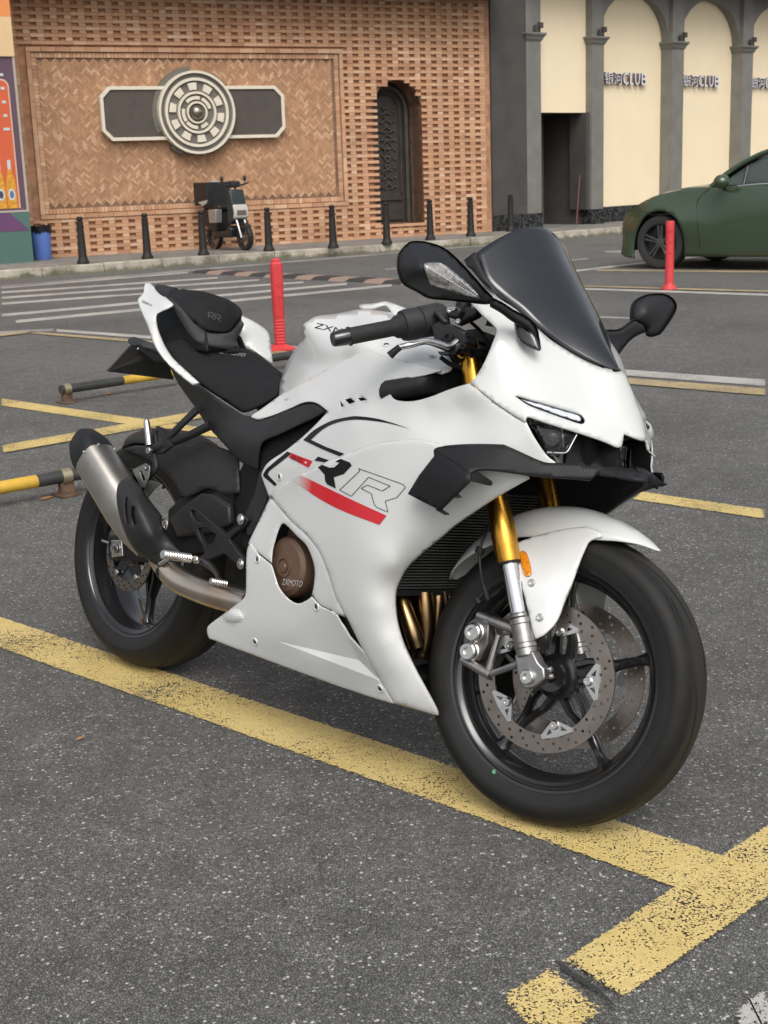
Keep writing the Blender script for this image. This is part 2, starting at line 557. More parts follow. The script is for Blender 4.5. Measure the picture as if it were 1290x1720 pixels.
# long bay line the motorcycle stands on, and the cross line in the right corner
def ext2(p, q, t):  # extend a sighted edge beyond the frame
    return (p[0]+(q[0]-p[0])*t, p[1]+(q[1]-p[1])*t)
P0, P1 = G(0, 1037), G(1201, 1435); Q0, Q1 = G(0, 1090), G(1119, 1489)
marking('yellow_bay_line', [P0 + (P0-P1)*0.8, P1 + (P1-P0)*0.06, Q0 + (Q0-Q1)*0.8, Q1 + (Q1-Q0)*0.06], M_yel)
# the cross line is laid in two lengths with a crack between
A0, A1 = G(1290, 1390), G(937, 1625); B0, B1 = G(1290, 1514), G(1042, 1687)
marking('yellow_cross_line', [A0 + (A0-A1)*1.5, A1, B0 + (B0-B1)*1.5, B1], M_yel, 0.0082)
marking('yellow_cross_line', [G(933, 1625), G(829, 1686), G(1028, 1699), G(905, 1775)], M_yel, 0.0082)
marking('white_corner_line', [G(1224, 1716), G(1290, 1662), G(1250, 1790), G(1330, 1725)], M_wht, 0.0124)
mk('yellow_diagonal_line', (0, 669.5), (1290, 858), (0, 682), (1290, 874), M_yel)
mk('yellow_branch_line', (0, 750.6), (345, 690), (0, 764), (345, 703.5), M_yel, 0.0082)
mk('white_bay_line', (93, 553.2), (1290, 638.5), (93, 557.5), (1290, 650), M_wht)
mk('white_bay_line', (-60, 561), (93, 553.2), (-60, 566), (93, 557.5), M_wht2, 0.0082)
mk('yellow_bay_line', (50, 557.8), (1290, 655), (50, 561.3), (1290, 667), M_yel2, 0.0082)
mk('yellow_bay_line', (-60, 570), (50, 557.8), (-60, 574), (50, 561.3), M_yel2, 0.0124)
# crossing stripes
for a, b_, w in (((0, 484), (318, 458), 3.0), ((0, 492), (368, 466.8), 3.4), ((0, 501), (437, 470.5), 3.6), ((0, 511), (512, 474.3), 3.8), ((0, 530.5), (585, 477), 4.6), ((24, 541), (660, 479.5), 5.0)):
    mk('crossing_stripe', (a[0], a[1]-w/2), (b_[0], b_[1]-w/2*0.8), (a[0], a[1]+w/2), (b_[0], b_[1]+w/2*0.8), M_wht)
mk('white_kerb_line', (-40, 484), (1060, 389.5), (-40, 487), (1060, 392), M_wht2)
mk('white_lane_line', (645, 452), (700, 447.3), (645, 454.5), (700, 449.5), M_wht2)
# lines round the far bays on the right
mk('white_bay_line', (960, 483.5), (1400, 497.5), (960, 486.5), (1400, 501.5), M_wht)
mk('yellow_bay_line', (955, 479.5), (1400, 492.5), (955, 481.8), (1400, 495.3), M_yel2, 0.0082)
mk('white_bay_line', (960, 530), (1062, 533.6), (960, 532.8), (1062, 536.8), M_wht2)
mk('yellow_bay_line', (1000, 453), (1400, 456.5), (1000, 455.3), (1400, 459.5), M_yel2)
mk('white_bay_line', (955, 455), (1100, 438.5), (955, 458.5), (1100, 441.0), M_wht)
mk('white_lane_line', (1012, 421.5), (1050, 421.0), (1018, 425.5), (1050, 424.5), M_wht2)
mk('white_lane_line', (955, 436.5), (990, 433.5), (955, 439), (990, 436), M_wht2)
mk('white_bay_line', (1150, 432.5), (1210, 424.5), (1150, 436.5), (1210, 427.5), M_wht)
# crack between the two lengths of the cross line
bm = bmesh.new()
ck = cr([G(934, 1622), G(955, 1640), G(985, 1660), G(1008, 1675), G(1030, 1697)], 5)
M_crack = plain('crack_tar', (0.035, 0.035, 0.034), rough=0.9, nscale=300, var=0.4, bmp=0.8, bscale=500)
L_, R_ = [], []
rnd = random.Random(5)
for i, p in enumerate(ck):
    w = 0.0015 + 0.003*sin(pi*i/(len(ck)-1)) + rnd.uniform(-.0012, .0012)
    L_.append(bm.verts.new(p + Vector((-w*0.5, -w*0.8, 0.0095)))); R_.append(bm.verts.new(p + Vector((w, w, 0.0095))))
for k in range(len(ck)-1): bm.faces.new((L_[k], L_[k+1], R_[k+1], R_[k]))
add_obj('road_crack', bm, M_crack, smooth=False)['kind'] = 'structure'

# speed hump: alternating dark and pale rubber blocks
hump = empty('speed_hump', (0, 0, 0)); h0, h1 = G(322, 459), G(705, 480.5)
tag(hump, 'low dark and pale striped rubber speed hump lying across the road', 'speed hump')
M_hd = plain('hump_black', (0.035, 0.034, 0.033), rough=0.8); M_hp = plain('hump_pale', (0.27, 0.19, 0.15), rough=0.8, var=0.2)
hd = (h1-h0); hl_ = hd.length; hd.normalize(); hn = Vector((-hd.y, hd.x, 0)); nblk = 14
for k in range(nblk):
    bm = bmesh.new(); a = h0 + hd*(hl_*k/nblk); b_ = h0 + hd*(hl_*(k+1)/nblk - 0.01)
    sh = hd*0.25
    sec = lambda p: [p, p + hn*0.07 + Vector((0, 0, 0.035)), p + hn*0.20 + sh*0.4 + Vector((0, 0, 0.050)), p + hn*0.32 + sh*0.7 + Vector((0, 0, 0.035)), p + hn*0.40 + sh]
    loft(bm, [sec(a), sec(b_)], closed=True)
    add_obj('hump_block', bm, M_hp if k % 2 else M_hd, hump, smooth=False)

# ---------------------------------------------------------------- pavement and kerb
KH = 0.14
kerb = [(-30.0, 6.2), (-12.0, 16.1), (-5.5, 19.85), (-2.75, 21.72), (0.11, 23.30), (2.0, 24.62), (3.69, 25.82), (5.2, 27.2), (7.5, 29.4), (12.0, 33.6), (40, 60)]
kc = cr([(x, y, 0) for x, y in kerb], 6)
inner = [p + Vector((-0.5, 0.86, 0))*14 for p in kc]
M_pave, nt, b = new_mat('paving_slabs')
v = coords(nt, 'Object', (1, 1, 1), (0, 0, radians(-30)))
br = nt.nodes.new('ShaderNodeTexBrick'); nt.links.new(v, br.inputs['Vector'])
for k_, v_ in (('Scale', 1.0), ('Mortar Size', 0.008), ('Brick Width', 0.60), ('Row Height', 0.30)): br.inputs[k_].default_value = v_
br.inputs['Color1'].default_value = (0.25, 0.235, 0.21, 1); br.inputs['Color2'].default_value = (0.18, 0.17, 0.155, 1); br.inputs['Mortar'].default_value = (0.08, 0.075, 0.065, 1)
nt.links.new(mixc(nt, 1.0, br.outputs['Color'], ramp(nt, noise_t(nt, v, 2.5, 6, 0.7), [(0.3, 0.7), (0.7, 1.2)]), 'MULTIPLY'), b.inputs['Base Color'])
b.inputs['Roughness'].default_value = 0.85
bm = bmesh.new()
A_v = [bm.verts.new((p.x, p.y, KH)) for p in [q + Vector((-0.06, 0.11, 0)) for q in kc]]; B_v = [bm.verts.new((p.x, p.y, KH)) for p in inner]
for k in range(len(kc)-1): bm.faces.new((A_v[k], A_v[k+1], B_v[k+1], B_v[k]))
pav = add_obj('pavement', bm, M_pave, smooth=False); pav['kind'] = 'structure'
md = pav.modifiers.new('solid', 'SOLIDIFY'); md.thickness = KH - 0.002; md.offset = -1
M_kerb, nt, b = new_mat('kerb_granite')
v = coords(nt)
n1 = noise_t(nt, v, 3.5, 6, 0.7); n2 = noise_t(nt, v, 60, 4, 0.7)
oi = nt.nodes.new('ShaderNodeObjectInfo')
kb = ramp(nt, n1, [(0.32, (0.16, 0.14, 0.105)), (0.5, (0.33, 0.30, 0.24)), (0.7, (0.44, 0.41, 0.34))])
kb = mixc(nt, 1.0, kb, ramp(nt, oi.outputs['Random'], [(0, 0.82), (1, 1.12)]), 'MULTIPLY')
# olive-brown tint towards the foot, broken up by noise
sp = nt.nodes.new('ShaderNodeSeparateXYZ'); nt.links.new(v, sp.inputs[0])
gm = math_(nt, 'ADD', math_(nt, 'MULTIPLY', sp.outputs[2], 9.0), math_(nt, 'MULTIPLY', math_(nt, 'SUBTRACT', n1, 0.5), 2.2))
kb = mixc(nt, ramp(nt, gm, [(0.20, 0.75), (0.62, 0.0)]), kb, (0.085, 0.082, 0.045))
nt.links.new(mixc(nt, 1.0, kb, ramp(nt, n2, [(0.3, 0.85), (0.7, 1.12)]), 'MULTIPLY'), b.inputs['Base Color'])
b.inputs['Roughness'].default_value = 0.85; bump(nt, b, n2, 0.4, 0.004)
dist_ = 0; seglen = 0.98; acc = []
cum = [0]
for p, q in zip(kc, kc[1:]): cum.append(cum[-1] + (q-p).length)
def at_len(s):
    for i in range(len(cum)-1):
        if cum[i+1] >= s:
            t = (s-cum[i])/(cum[i+1]-cum[i]); return kc[i].lerp(kc[i+1], t)
    return kc[-1].copy()
s_ = 17.0; k = 0
while s_ < 52.0:
    a, b_ = at_len(s_), at_len(s_ + seglen - 0.012); t = (b_-a).normalized(); n = Vector((-t.y, t.x, 0))
    dz = rnd.uniform(-0.004, 0.006); dy = rnd.uniform(-0.006, 0.006)
    bm = bmesh.new()
    prism(bm, [a + n*dy + Vector((0, 0, 0.0)), a + n*(dy+0.015) + Vector((0, 0, KH-0.015+dz)), a + n*(dy+0.03) + Vector((0, 0, KH+dz)), a + n*0.16 + Vector((0, 0, KH+dz)), a + n*0.16], b_-a)
    add_obj('kerb_stone', bm, M_kerb, pav, smooth=False)
    s_ += seglen; k += 1

# ---------------------------------------------------------------- brick building
W_A, W_TH = Vector((-5.75, 22.739961, 0)), 0.459051
C_A, C_TH = Vector((2.8, 27.368512, 0)), 0.731704
def on_plane(px, py, A, th, off=0.0):
    d = Vector((cos(th), sin(th), 0)); n = Vector((-sin(th), cos(th), 0)); r = ray(px, py)
    t = ((A - CAM_LOC).dot(n) + off)/r.dot(n); P = CAM_LOC + t*r
    return (P-A).dot(d), P.z
def WS(px, py, off=0.0): return on_plane(px, py, W_A, W_TH, off)
def CS(px, py, off=0.0): return on_plane(px, py, C_A, C_TH, off)
M_brick, nt, b = new_mat('red_brick')
v = coords(nt)
oi = nt.nodes.new('ShaderNodeObjectInfo'); at = nt.nodes.new('ShaderNodeAttribute'); at.attribute_name = 'tone'
tn = math_(nt, 'FRACT', math_(nt, 'ADD', at.outputs['Fac'], oi.outputs['Random']))
bc = ramp(nt, tn, [(0.0, (0.43, 0.225, 0.13)), (0.3, (0.51, 0.28, 0.16)), (0.55, (0.57, 0.32, 0.185)), (0.8, (0.53, 0.32, 0.195)), (0.97, (0.64, 0.42, 0.27))])
gr = noise_t(nt, v, 1.3, 6, 0.65)
bc = mixc(nt, 1.0, bc, ramp(nt, gr, [(0.3, 0.80), (0.7, 1.12)]), 'MULTIPLY')
bc = mixc(nt, ramp(nt, noise_t(nt, v, 14, 5, 0.7), [(0.55, 0.0), (0.8, 0.35)]), bc, (0.45, 0.36, 0.27))
nt.links.new(bc, b.inputs['Base Color']); b.inputs['Roughness'].default_value = 0.88
bump(nt, b, noise_t(nt, v, 45, 4, 0.7), 0.3, 0.004)
M_mort = plain('brick_backing', (0.40, 0.21, 0.12), rough=0.95, nscale=8, var=0.3)
M_mortar2 = plain('herringbone_bed', (0.19, 0.115, 0.075), rough=0.95, nscale=8, var=0.3)
wall = empty('brick_wall', W_A, W_TH)
tag(wall, 'red brick facade with recessed lattice bond and a framed herringbone panel', 'brick building')
rb = random.Random(11)
def box_to(bm, lay, lo, hi, tone, rot=0.0, ctr=None):
    (x0, y0, z0), (x1, y1, z1) = lo, hi
    P = [(x0,y0,z0),(x1,y0,z0),(x1,y1,z0),(x0,y1,z0),(x0,y0,z1),(x1,y0,z1),(x1,y1,z1),(x0,y1,z1)]
    vs = [bm.verts.new(p) for p in P]
    for v_ in vs: v_[lay] = tone
    for f in ((4,5,6,7),(3,2,1,0),(0,1,5,4),(1,2,6,5),(3,0,4,7)):   # no back face
        bm.faces.new([vs[i] for i in f])
# lattice bond: full courses alternating with courses of brick / hole
PX, PZ = 0.2285, 0.1125
WZ0, WZ1 = 0.14, 4.62
bw, bh = PX-0.004, PZ/2-0.0035
f_lo, f_hi = WS(42, 78), WS(580, 355)
FX0, FX1, FZ0, FZ1 = 0.305, 5.92, 0.765, 3.48
door_cx = 6.985; door_hw = 0.50; DZ0 = 0.385; DSP = 2.43; DTOP = 2.95
def in_door(x, z, m=0.0):
    if abs(x-door_cx) > door_hw + m or z < DZ0 - m: return False
    if z <= DSP: return True
    return ((x-door_cx)/(door_hw+m))**2 + ((z-DSP)/(DTOP-DSP+m))**2 < 1
cells = []
nz = int((WZ1-WZ0)/PZ)
for j in range(nz):
    z = WZ0 + j*PZ
    for i in range(-6, 42):
        x = i*PX - 0.05
        if x + PX > 9.06: continue
        cells.append((x, z, j, i))
def blocked(x0, x1, z0, z1):
    xc, zc = (x0+x1)/2, (z0+z1)/2
    if FX0-0.02 < xc < FX1+0.02 and FZ0-0.03 < zc < FZ1+0.03: return True
    return in_door(xc, zc, 0.0)
bricks = []
for x, z, j, i in cells:
    # full course (stretcher)
    if not blocked(x, x+bw, z, z+bh): bricks.append(('s', x, z))
    zz = z + PZ/2
    if not blocked(x+PX*0.5, x+PX, zz, zz+bh): bricks.append(('h', x + PX*0.50, zz))
def me_box(name, w, h, d, y0=0.0):
    bm = bmesh.new(); box(bm, (0, y0, 0), (w, y0+d, h)); bmesh.ops.recalc_face_normals(bm, faces=bm.faces)
    me = bpy.data.meshes.new(name); bm.to_mesh(me); bm.free(); me.materials.append(M_brick); return me
me_s = me_box('stretcher', bw, bh, 0.048); me_h = me_box('header', PX*0.48, bh, 0.048)
def cam_d(x, z, A=W_A, th=W_TH):
    P = A + Vector((cos(th), sin(th), 0))*x + Vector((0, 0, z)); return (P-CAM_LOC).length
vis = [q for q in bricks if WS(0, 200)[0] < q[1] and q[2] < 4.3]
vis.sort(key=lambda q: cam_d(q[1], q[2]) + (0 if q[0] == 's' else 0.8))
single = set(vis[:300])
for q in bricks:
    if q in single:
        o = link_mesh('brick', me_s if q[0] == 's' else me_h, None, wall)
        o.location = (q[1], rb.uniform(-0.003, 0.003), q[2])
bm = bmesh.new(); lay = bm.verts.layers.float.new('tone')
for q in bricks:
    if q in single: continue
    w = bw if q[0] == 's' else PX*0.48; j0 = rb.uniform(-0.004, 0.004)
    box_to(bm, lay, (q[1], j0, q[2]), (q[1]+w, 0.048, q[2]+bh), rb.random())
lat = add_obj('lattice_brick', bm, M_brick, wall, smooth=False); lat['kind'] = 'stuff'
# backing wall with the doorway cut out
bm = bmesh.new()
def wall_strip(x0, x1, z0, z1, y=0.050, d=0.335): box(bm, (x0, y, z0), (x1, y+d, z1))
wall_strip(-8.0, door_cx-door_hw, 0, 5.0); wall_strip(door_cx+door_hw, 9.05, 0, 5.0); wall_strip(door_cx-door_hw, door_cx+door_hw, 0, DZ0)
n_a = 16
arc = [(door_cx + door_hw*cos(pi*k/n_a), DSP + (DTOP-DSP)*sin(pi*k/n_a)) for k in range(n_a+1)]
for (xa, za), (xb, zb_) in zip(arc, arc[1:]):
    prism(bm, [Vector((xa, 0.050, za)), Vector((xb, 0.050, zb_)), Vector((xb, 0.050, 5.0)), Vector((xa, 0.050, 5.0))], (0, 0.335, 0))
add_obj('wall_core', bm, M_mort, wall, smooth=False)
# arch reveal
bm = bmesh.new()
rv = [(door_cx-door_hw, DZ0)] + arc[::-1] + [(door_cx+door_hw, DZ0)]
loft(bm, [[Vector((x, y, z)) for x, z in rv] for y in (0.0, 0.62)], closed=False, cap=False)
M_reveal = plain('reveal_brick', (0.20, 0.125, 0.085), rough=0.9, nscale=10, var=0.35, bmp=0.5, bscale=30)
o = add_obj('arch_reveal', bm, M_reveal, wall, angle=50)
bm = bmesh.new(); box(bm, (door_cx-door_hw-0.05, -0.03, DZ0-0.05), (door_cx+door_hw+0.05, 0.6, DZ0)); add_obj('door_sill', bm, M_brick, wall, smooth=False)
# frame of the panel: soldier bricks in two stepped bands
bm = bmesh.new(); lay = bm.verts.layers.float.new('tone')
def band(bm, x0, x1, z0, z1, y, w, pitch, gap=0.006):
    """rectangular frame of small bricks, width w inwards from the outer rectangle"""
    n = int((x1-x0)/pitch)
    for k in range(n):
        a = x0 + (x1-x0)*k/n
        for zz in (z0, z1-w): box_to(bm, lay, (a, y + rb.uniform(0, .003), zz), (a+(x1-x0)/n-gap, 0.12, zz+w-gap), rb.random())
    n = int((z1-z0-2*w)/pitch)
    for k in range(n):
        a = z0 + w + (z1-z0-2*w)*k/n
        for xx in (x0, x1-w): box_to(bm, lay, (xx, y + rb.uniform(0, .003), a), (xx+w-gap, 0.12, a+(z1-z0-2*w)/n-gap), rb.random())
band(bm, FX0, FX1, FZ0, FZ1, -0.020, 0.075, 0.24)
fr_in = 0.082
band(bm, FX0+fr_in, FX1-fr_in, FZ0+fr_in, FZ1-fr_in, 0.018, 0.085, 0.062)
fo = add_obj('frame_brick', bm, M_brick, wall, smooth=False); fo['kind'] = 'stuff'
# herringbone field
HX0, HX1, HZ0, HZ1 = FX0+0.172, FX1-0.172, FZ0+0.172, FZ1-0.172
bm = bmesh.new(); box(bm, (HX0-0.02, 0.0455, HZ0-0.02), (HX1+0.02, 0.049, HZ1+0.02)); add_obj('herringbone_bed', bm, M_mortar2, wall, smooth=False)
bs = 0.0373; bl = bs*3
c45 = cos(pi/4)
hb_list = []
# classic three-to-one herringbone, turned by 45 degrees
hb2 = []
for gx in range(-140, 160):
    for gy in range(-140, 160):
        k = (gx-gy) % 6
        if k == 0: cu, cv, kd = (gx+1.5)*bs, (gy+0.5)*bs, 0
        elif k == 5: cu, cv, kd = (gx+0.5)*bs, (gy+1.5)*bs, 1
        else: continue
        x = (cu-cv)*c45 + 3.1; z = (cu+cv)*c45 + 2.1
        if HX0+0.035 < x < HX1-0.035 and HZ0+0.035 < z < HZ1-0.035: hb2.append((x, z, kd))
hb2.sort(key=lambda q: cam_d(q[0], q[1]))
def hb_mesh(kind):
    bm = bmesh.new(); L2, W2 = (bl-0.005)/2, (bs-0.005)/2
    a = pi/4 if kind == 0 else 3*pi/4   # u axis -> (+x,+z)
    ca, sa = cos(a), sin(a)
    pts = [(-L2, -W2), (L2, -W2), (L2, W2), (-L2, W2)]
    P = [Vector((p*ca - q*sa, 0, p*sa + q*ca)) for p, q in pts]
    prism(bm, P, (0, 0.03, 0)); bmesh.ops.recalc_face_normals(bm, faces=bm.faces)
    me = bpy.data.meshes.new('herringbone'); bm.to_mesh(me); bm.free(); me.materials.append(M_hb); return me
M_hb, nt, b = new_mat('herringbone_brick')
v = coords(nt); oi = nt.nodes.new('ShaderNodeObjectInfo'); at = nt.nodes.new('ShaderNodeAttribute'); at.attribute_name = 'tone'
tn = math_(nt, 'FRACT', math_(nt, 'ADD', at.outputs['Fac'], oi.outputs['Random']))
bc = ramp(nt, tn, [(0.0, (0.37, 0.205, 0.115)), (0.45, (0.45, 0.25, 0.14)), (0.80, (0.51, 0.29, 0.165)), (0.97, (0.62, 0.40, 0.25))])
bc = mixc(nt, 1.0, bc, ramp(nt, noise_t(nt, v, 0.9, 5, 0.6), [(0.3, 0.88), (0.7, 1.08)]), 'MULTIPLY')
nt.links.new(bc, b.inputs['Base Color']); b.inputs['Roughness'].default_value = 0.88
hm = [hb_mesh(0), hb_mesh(1)]
for x, z, kd in hb2[:300]:
    o = link_mesh('herringbone_brick', hm[kd], None, wall); o.location = (x, 0.038 + rb.uniform(-0.004, 0.003), z)
bm = bmesh.new(); lay = bm.verts.layers.float.new('tone')
for x, z, kd in hb2[300:]:
    L2, W2 = (bl-0.005)/2, (bs-0.005)/2; a = pi/4 if kd == 0 else 3*pi/4; ca, sa = cos(a), sin(a); y = 0.038 + rb.uniform(-0.004, 0.003); t = rb.random()
    F = []; B_ = []
    for p, q in ((-L2, -W2), (L2, -W2), (L2, W2), (-L2, W2)):
        vx = Vector((x + p*ca - q*sa, y, z + p*sa + q*ca)); f_ = bm.verts.new(vx); g_ = bm.verts.new(vx + Vector((0, 0.02, 0))); f_[lay] = t; g_[lay] = t; F.append(f_); B_.append(g_)
    bm.faces.new(F)
    for k in range(4): bm.faces.new((F[k], B_[k], B_[(k+1) % 4], F[(k+1) % 4]))
ho = add_obj('herringbone_brick_field', bm, M_hb, wall, smooth=False); ho['kind'] = 'stuff'
# eaves above (out of frame, seen by their shade)
bm = bmesh.new(); box(bm, (-8, -0.75, 4.40), (9.0, 0.4, 4.75)); add_obj('eaves', bm, plain('eaves_dark', (0.05, 0.045, 0.04), rough=0.8), wall, smooth=False)
bm = bmesh.new(); box(bm, (-8, 0.1, 4.72), (9.05, 0.4, 8.5)); add_obj('upper_wall', bm, M_mort, wall, smooth=False)
# carved door
M_door = plain('bronze_door', (0.052, 0.043, 0.036), rough=0.5, metal=0.3, nscale=8, var=0.25)
door = empty('carved_door', W_A + Vector((cos(W_TH), sin(W_TH), 0))*door_cx + Vector((0, 0, DZ0)), W_TH)
tag(door, 'dark carved door deep inside the arched brick opening', 'door')
bm = bmesh.new()
dw = door_hw - 0.005; H1 = DSP - DZ0; H2 = DTOP - DZ0
outl = [Vector((-dw, 0.50, 0)), Vector((dw, 0.50, 0))] + [Vector((dw*cos(pi*k/16), 0.50, H1 + (H2-H1-0.01)*sin(pi*k/16))) for k in range(17)]
prism(bm, outl, (0, 0.05, 0)); add_obj('door_leaf', bm, M_door, door, smooth=False)
for nm, r_, w_ in (('door_frame', 0.0, 0.07), ('door_moulding', 0.17, 0.025), ('door_moulding', 0.22, 0.012)):
    bm = bmesh.new()
    path = [Vector((-(dw-r_-w_), 0.49, 0.55 if r_ else 0.0))] + [Vector(((dw-r_-w_)*cos(pi*k/14), 0.49, H1 + (H2-H1-r_-w_)*sin(pi*k/14))) for k in range(14, -1, -1)] + [Vector(((dw-r_-w_), 0.49, 0.55 if r_ else 0.0))]
    tube(bm, path, w_, 8, 1)
    add_obj(nm, bm, M_door, door)
bm = bmesh.new()
box(bm, (-0.30, 0.46, 0.06), (0.30, 0.50, 0.10)); box(bm, (-0.30, 0.46, 0.42), (0.30, 0.50, 0.45)); add_obj('door_rail', bm, M_door, door, bevel=0.005)
rs = random.Random(4)
for sgn in (-1, 1):
    for k in range(9):
        z = 0.62 + k*0.17
        bm = bmesh.new()
        P = [Vector((sgn*(0.03 + 0.09*sin(t*1.3 + k)), 0.475, z + 0.15*t/4 + 0.02*cos(t*2+k))) for t in range(5)]
        tube(bm, P, [0.012, 0.018, 0.016, 0.014, 0.006], 6, 3)
        bmesh.ops.create_uvsphere(bm, u_segments=8, v_segments=6, radius=0.026, matrix=Matrix.Translation((sgn*0.16, 0.48, z+0.05)))
        add_obj('door_carving', bm, plain('bronze_relief', (0.085, 0.070, 0.056), rough=0.45, metal=0.3) if k == 0 and sgn == -1 else MATS['bronze_relief'], door)
for sgn in (-1, 1):
    bm = bmesh.new()
    for k in range(16):
        z = 0.15 + k*0.12
        prism(bm, [Vector((sgn*0.40 + dx, 0.478, z+dz)) for dx, dz in ((-0.028, 0), (0, 0.05), (0.028, 0), (0, -0.05))], (0, 0.02, 0))
    o = add_obj('border_carving', bm, MATS['bronze_relief'], door, smooth=False); o['kind'] = 'stuff'

# round emblem sign
M_cream = plain('sign_cream', (0.68, 0.62, 0.50), rough=0.5, nscale=12, var=0.05)
M_sdark = plain('sign_dark', (0.075, 0.060, 0.050), rough=0.6, nscale=6, var=0.1)
M_sgrey = plain('sign_grey', (0.14, 0.13, 0.11), rough=0.6, nscale=6, var=0.1)
sx_c, sz_c = WS(331, 189, -0.16)
sign = empty('emblem_sign', W_A + Vector((sin(W_TH), -cos(W_TH), 0))*0.13 + Vector((cos(W_TH), sin(W_TH), 0))*sx_c + Vector((0, 0, sz_c)), W_TH)
tag(sign, 'wide dark plaque with a round geared cream emblem mounted on the herringbone brick panel', 'sign')
def oct_(w, h, c, y): return [Vector((x, y, z)) for x, z in ((-w+c, -h), (w-c, -h), (w, -h+c), (w, h-c), (w-c, h), (-w+c, h), (-w, h-c), (-w, -h+c))]
WSg, HSg = 1.64, 0.435
bm = bmesh.new(); prism(bm, oct_(WSg-0.02, HSg-0.02, 0.15, 0.06), (0, 0.10, 0)); add_obj('plaque', bm, M_sdark, sign, smooth=False)
bm = bmesh.new()
o1, o2 = oct_(WSg, HSg, 0.16, 0.03), oct_(WSg-0.055, HSg-0.055, 0.13, 0.03)
o1b, o2b = oct_(WSg, HSg, 0.16, 0.15), oct_(WSg-0.055, HSg-0.055, 0.13, 0.15)
loft(bm, [o1, o2, o2b, o1b, o1], cap=False); bmesh.ops.remove_doubles(bm, verts=bm.verts, dist=1e-5)
add_obj('plaque_frame', bm, M_cream, sign, smooth=False, bevel=0.004)
def ringp(name, r0, r1, y0, y1, mat, n=72):
    bm = bmesh.new()
    pr = [(r0, y1), (r0, y0), (r1, y0), (r1, y1)]
    rings = [[bm.verts.new((r*cos(2*pi*k/n), y, r*sin(2*pi*k/n))) for k in range(n)] for r, y in pr]
    for a, b_ in zip(rings, rings[1:]):
        for k in range(n): bm.faces.new((a[k], a[(k+1) % n], b_[(k+1) % n], b_[k]))
    if r0 == 0: pass
    return add_obj(name, bm, mat, sign, angle=30)
def disk(name, r, y0, y1, mat):
    bm = bmesh.new()
    prism(bm, [Vector((r*cos(2*pi*k/64), y0, r*sin(2*pi*k/64))) for k in range(64)], (0, y1-y0, 0))
    return add_obj(name, bm, mat, sign, angle=30)
disk('emblem_back', 0.665, 0.0, 0.14, M_sgrey)
ringp('emblem_ring', 0.640, 0.680, -0.06, 0.1, M_cream)
ringp('emblem_ring', 0.520, 0.566, -0.05, 0.1, M_cream)
ringp('emblem_ring', 0.305, 0.343, -0.05, 0.1, M_cream)
ringp('emblem_ring', 0.150, 0.182, -0.05, 0.1, M_cream)
bm = bmesh.new()
def arc_block(bm, a0, a1, r0, r1, y0, y1, n=4):
    secs = []
    for k in range(n+1):
        a = a0 + (a1-a0)*k/n
        secs.append([Vector((r*cos(a), y, r*sin(a))) for r, y in ((r0, y0), (r1, y0), (r1, y1), (r0, y1))])
    loft(bm, secs)
for k in range(10):
    bm2 = bmesh.new(); a = radians(97 + 36*k); arc_block(bm2, a-radians(9.5), a+radians(9.5), 0.372, 0.487, -0.035, 0.02)
    add_obj('emblem_tooth', bm2, M_cream, sign, smooth=False)
bm.free()
for a0, a1 in ((75, 135), (15, 65), (-75, -45), (-140, -90), (165, 215)):
    bm2 = bmesh.new(); arc_block(bm2, radians(a0), radians(a1), 0.215, 0.270, -0.035, 0.02, 8); add_obj('emblem_arc', bm2, M_cream, sign, smooth=False)
for a0, a1, r0, r1 in ((95, 205, 0.67, 0.76), (-65, 62, 0.67, 0.73), (-130, -112, 0.67, 0.74)):
    bm2 = bmesh.new(); arc_block(bm2, radians(a0), radians(a1), r0, r1, 0.05, 0.14, 16); add_obj('emblem_wing', bm2, M_sgrey, sign, smooth=False)
bm = bmesh.new()
lathe(bm, [(0, 0.14), (0.04, 0.135), (0.085, 0.11), (0.115, 0.07), (0.13, 0.02), (0.13, -0.02)], Vector((0, 0, 0)), (0, -1, 0), 32)
add_obj('emblem_dome', bm, plain('dome_metal', (0.30, 0.28, 0.23), rough=0.22, metal=0.9), sign, angle=60)

# ---------------------------------------------------------------- club building
M_grey = plain('club_grey_render', (0.185, 0.180, 0.162), rough=0.8, nscale=3, var=0.14)
M_dgrey = plain('club_dark_shaded_render', (0.060, 0.056, 0.051), rough=0.8, nscale=3, var=0.15)  # dark tone carries the return wall's shade; also used inside the passage
M_cpan = plain('club_cream_panel', (0.88, 0.74, 0.51), rough=0.7, nscale=1.5, var=0.03)
M_marb, nt, b = new_mat('black_marble')
v = coords(nt); n1 = noise_t(nt, v, 7, 8, 0.7)
nt.links.new(ramp(nt, n1, [(0.47, (0.012, 0.013, 0.014)), (0.500, (0.10, 0.10, 0.10)), (0.53, (0.014, 0.014, 0.015))]), b.inputs['Base Color']); b.inputs['Roughness'].default_value = 0.22
club = empty('club_building', C_A, C_TH)
tag(club, 'grey club building with cream arched panels and a black marble base', 'building')
def part_box(name, lo, hi, mat, parent=club, bevel=0.0):
    bm = bmesh.new(); box(bm, lo, hi); return add_obj(name, bm, mat, parent, smooth=False, bevel=bevel)
PD = 0.30
pil = []
for pxl, pxr in ((881, 905), (994, 1014), (1128, 1147), (1245, 1262)):
    a = CS(pxl + (4 if pxl < 990 else 0), 200, -PD)[0]; b_ = CS(pxr + (4 if pxl < 990 else 0), 200, -PD)[0]; pil.append((a, b_))
step_ = pil[3][0]-pil[2][0]
for k in range(1, 5): pil.append((pil[3][0] + step_*k, pil[3][1] + step_*k))
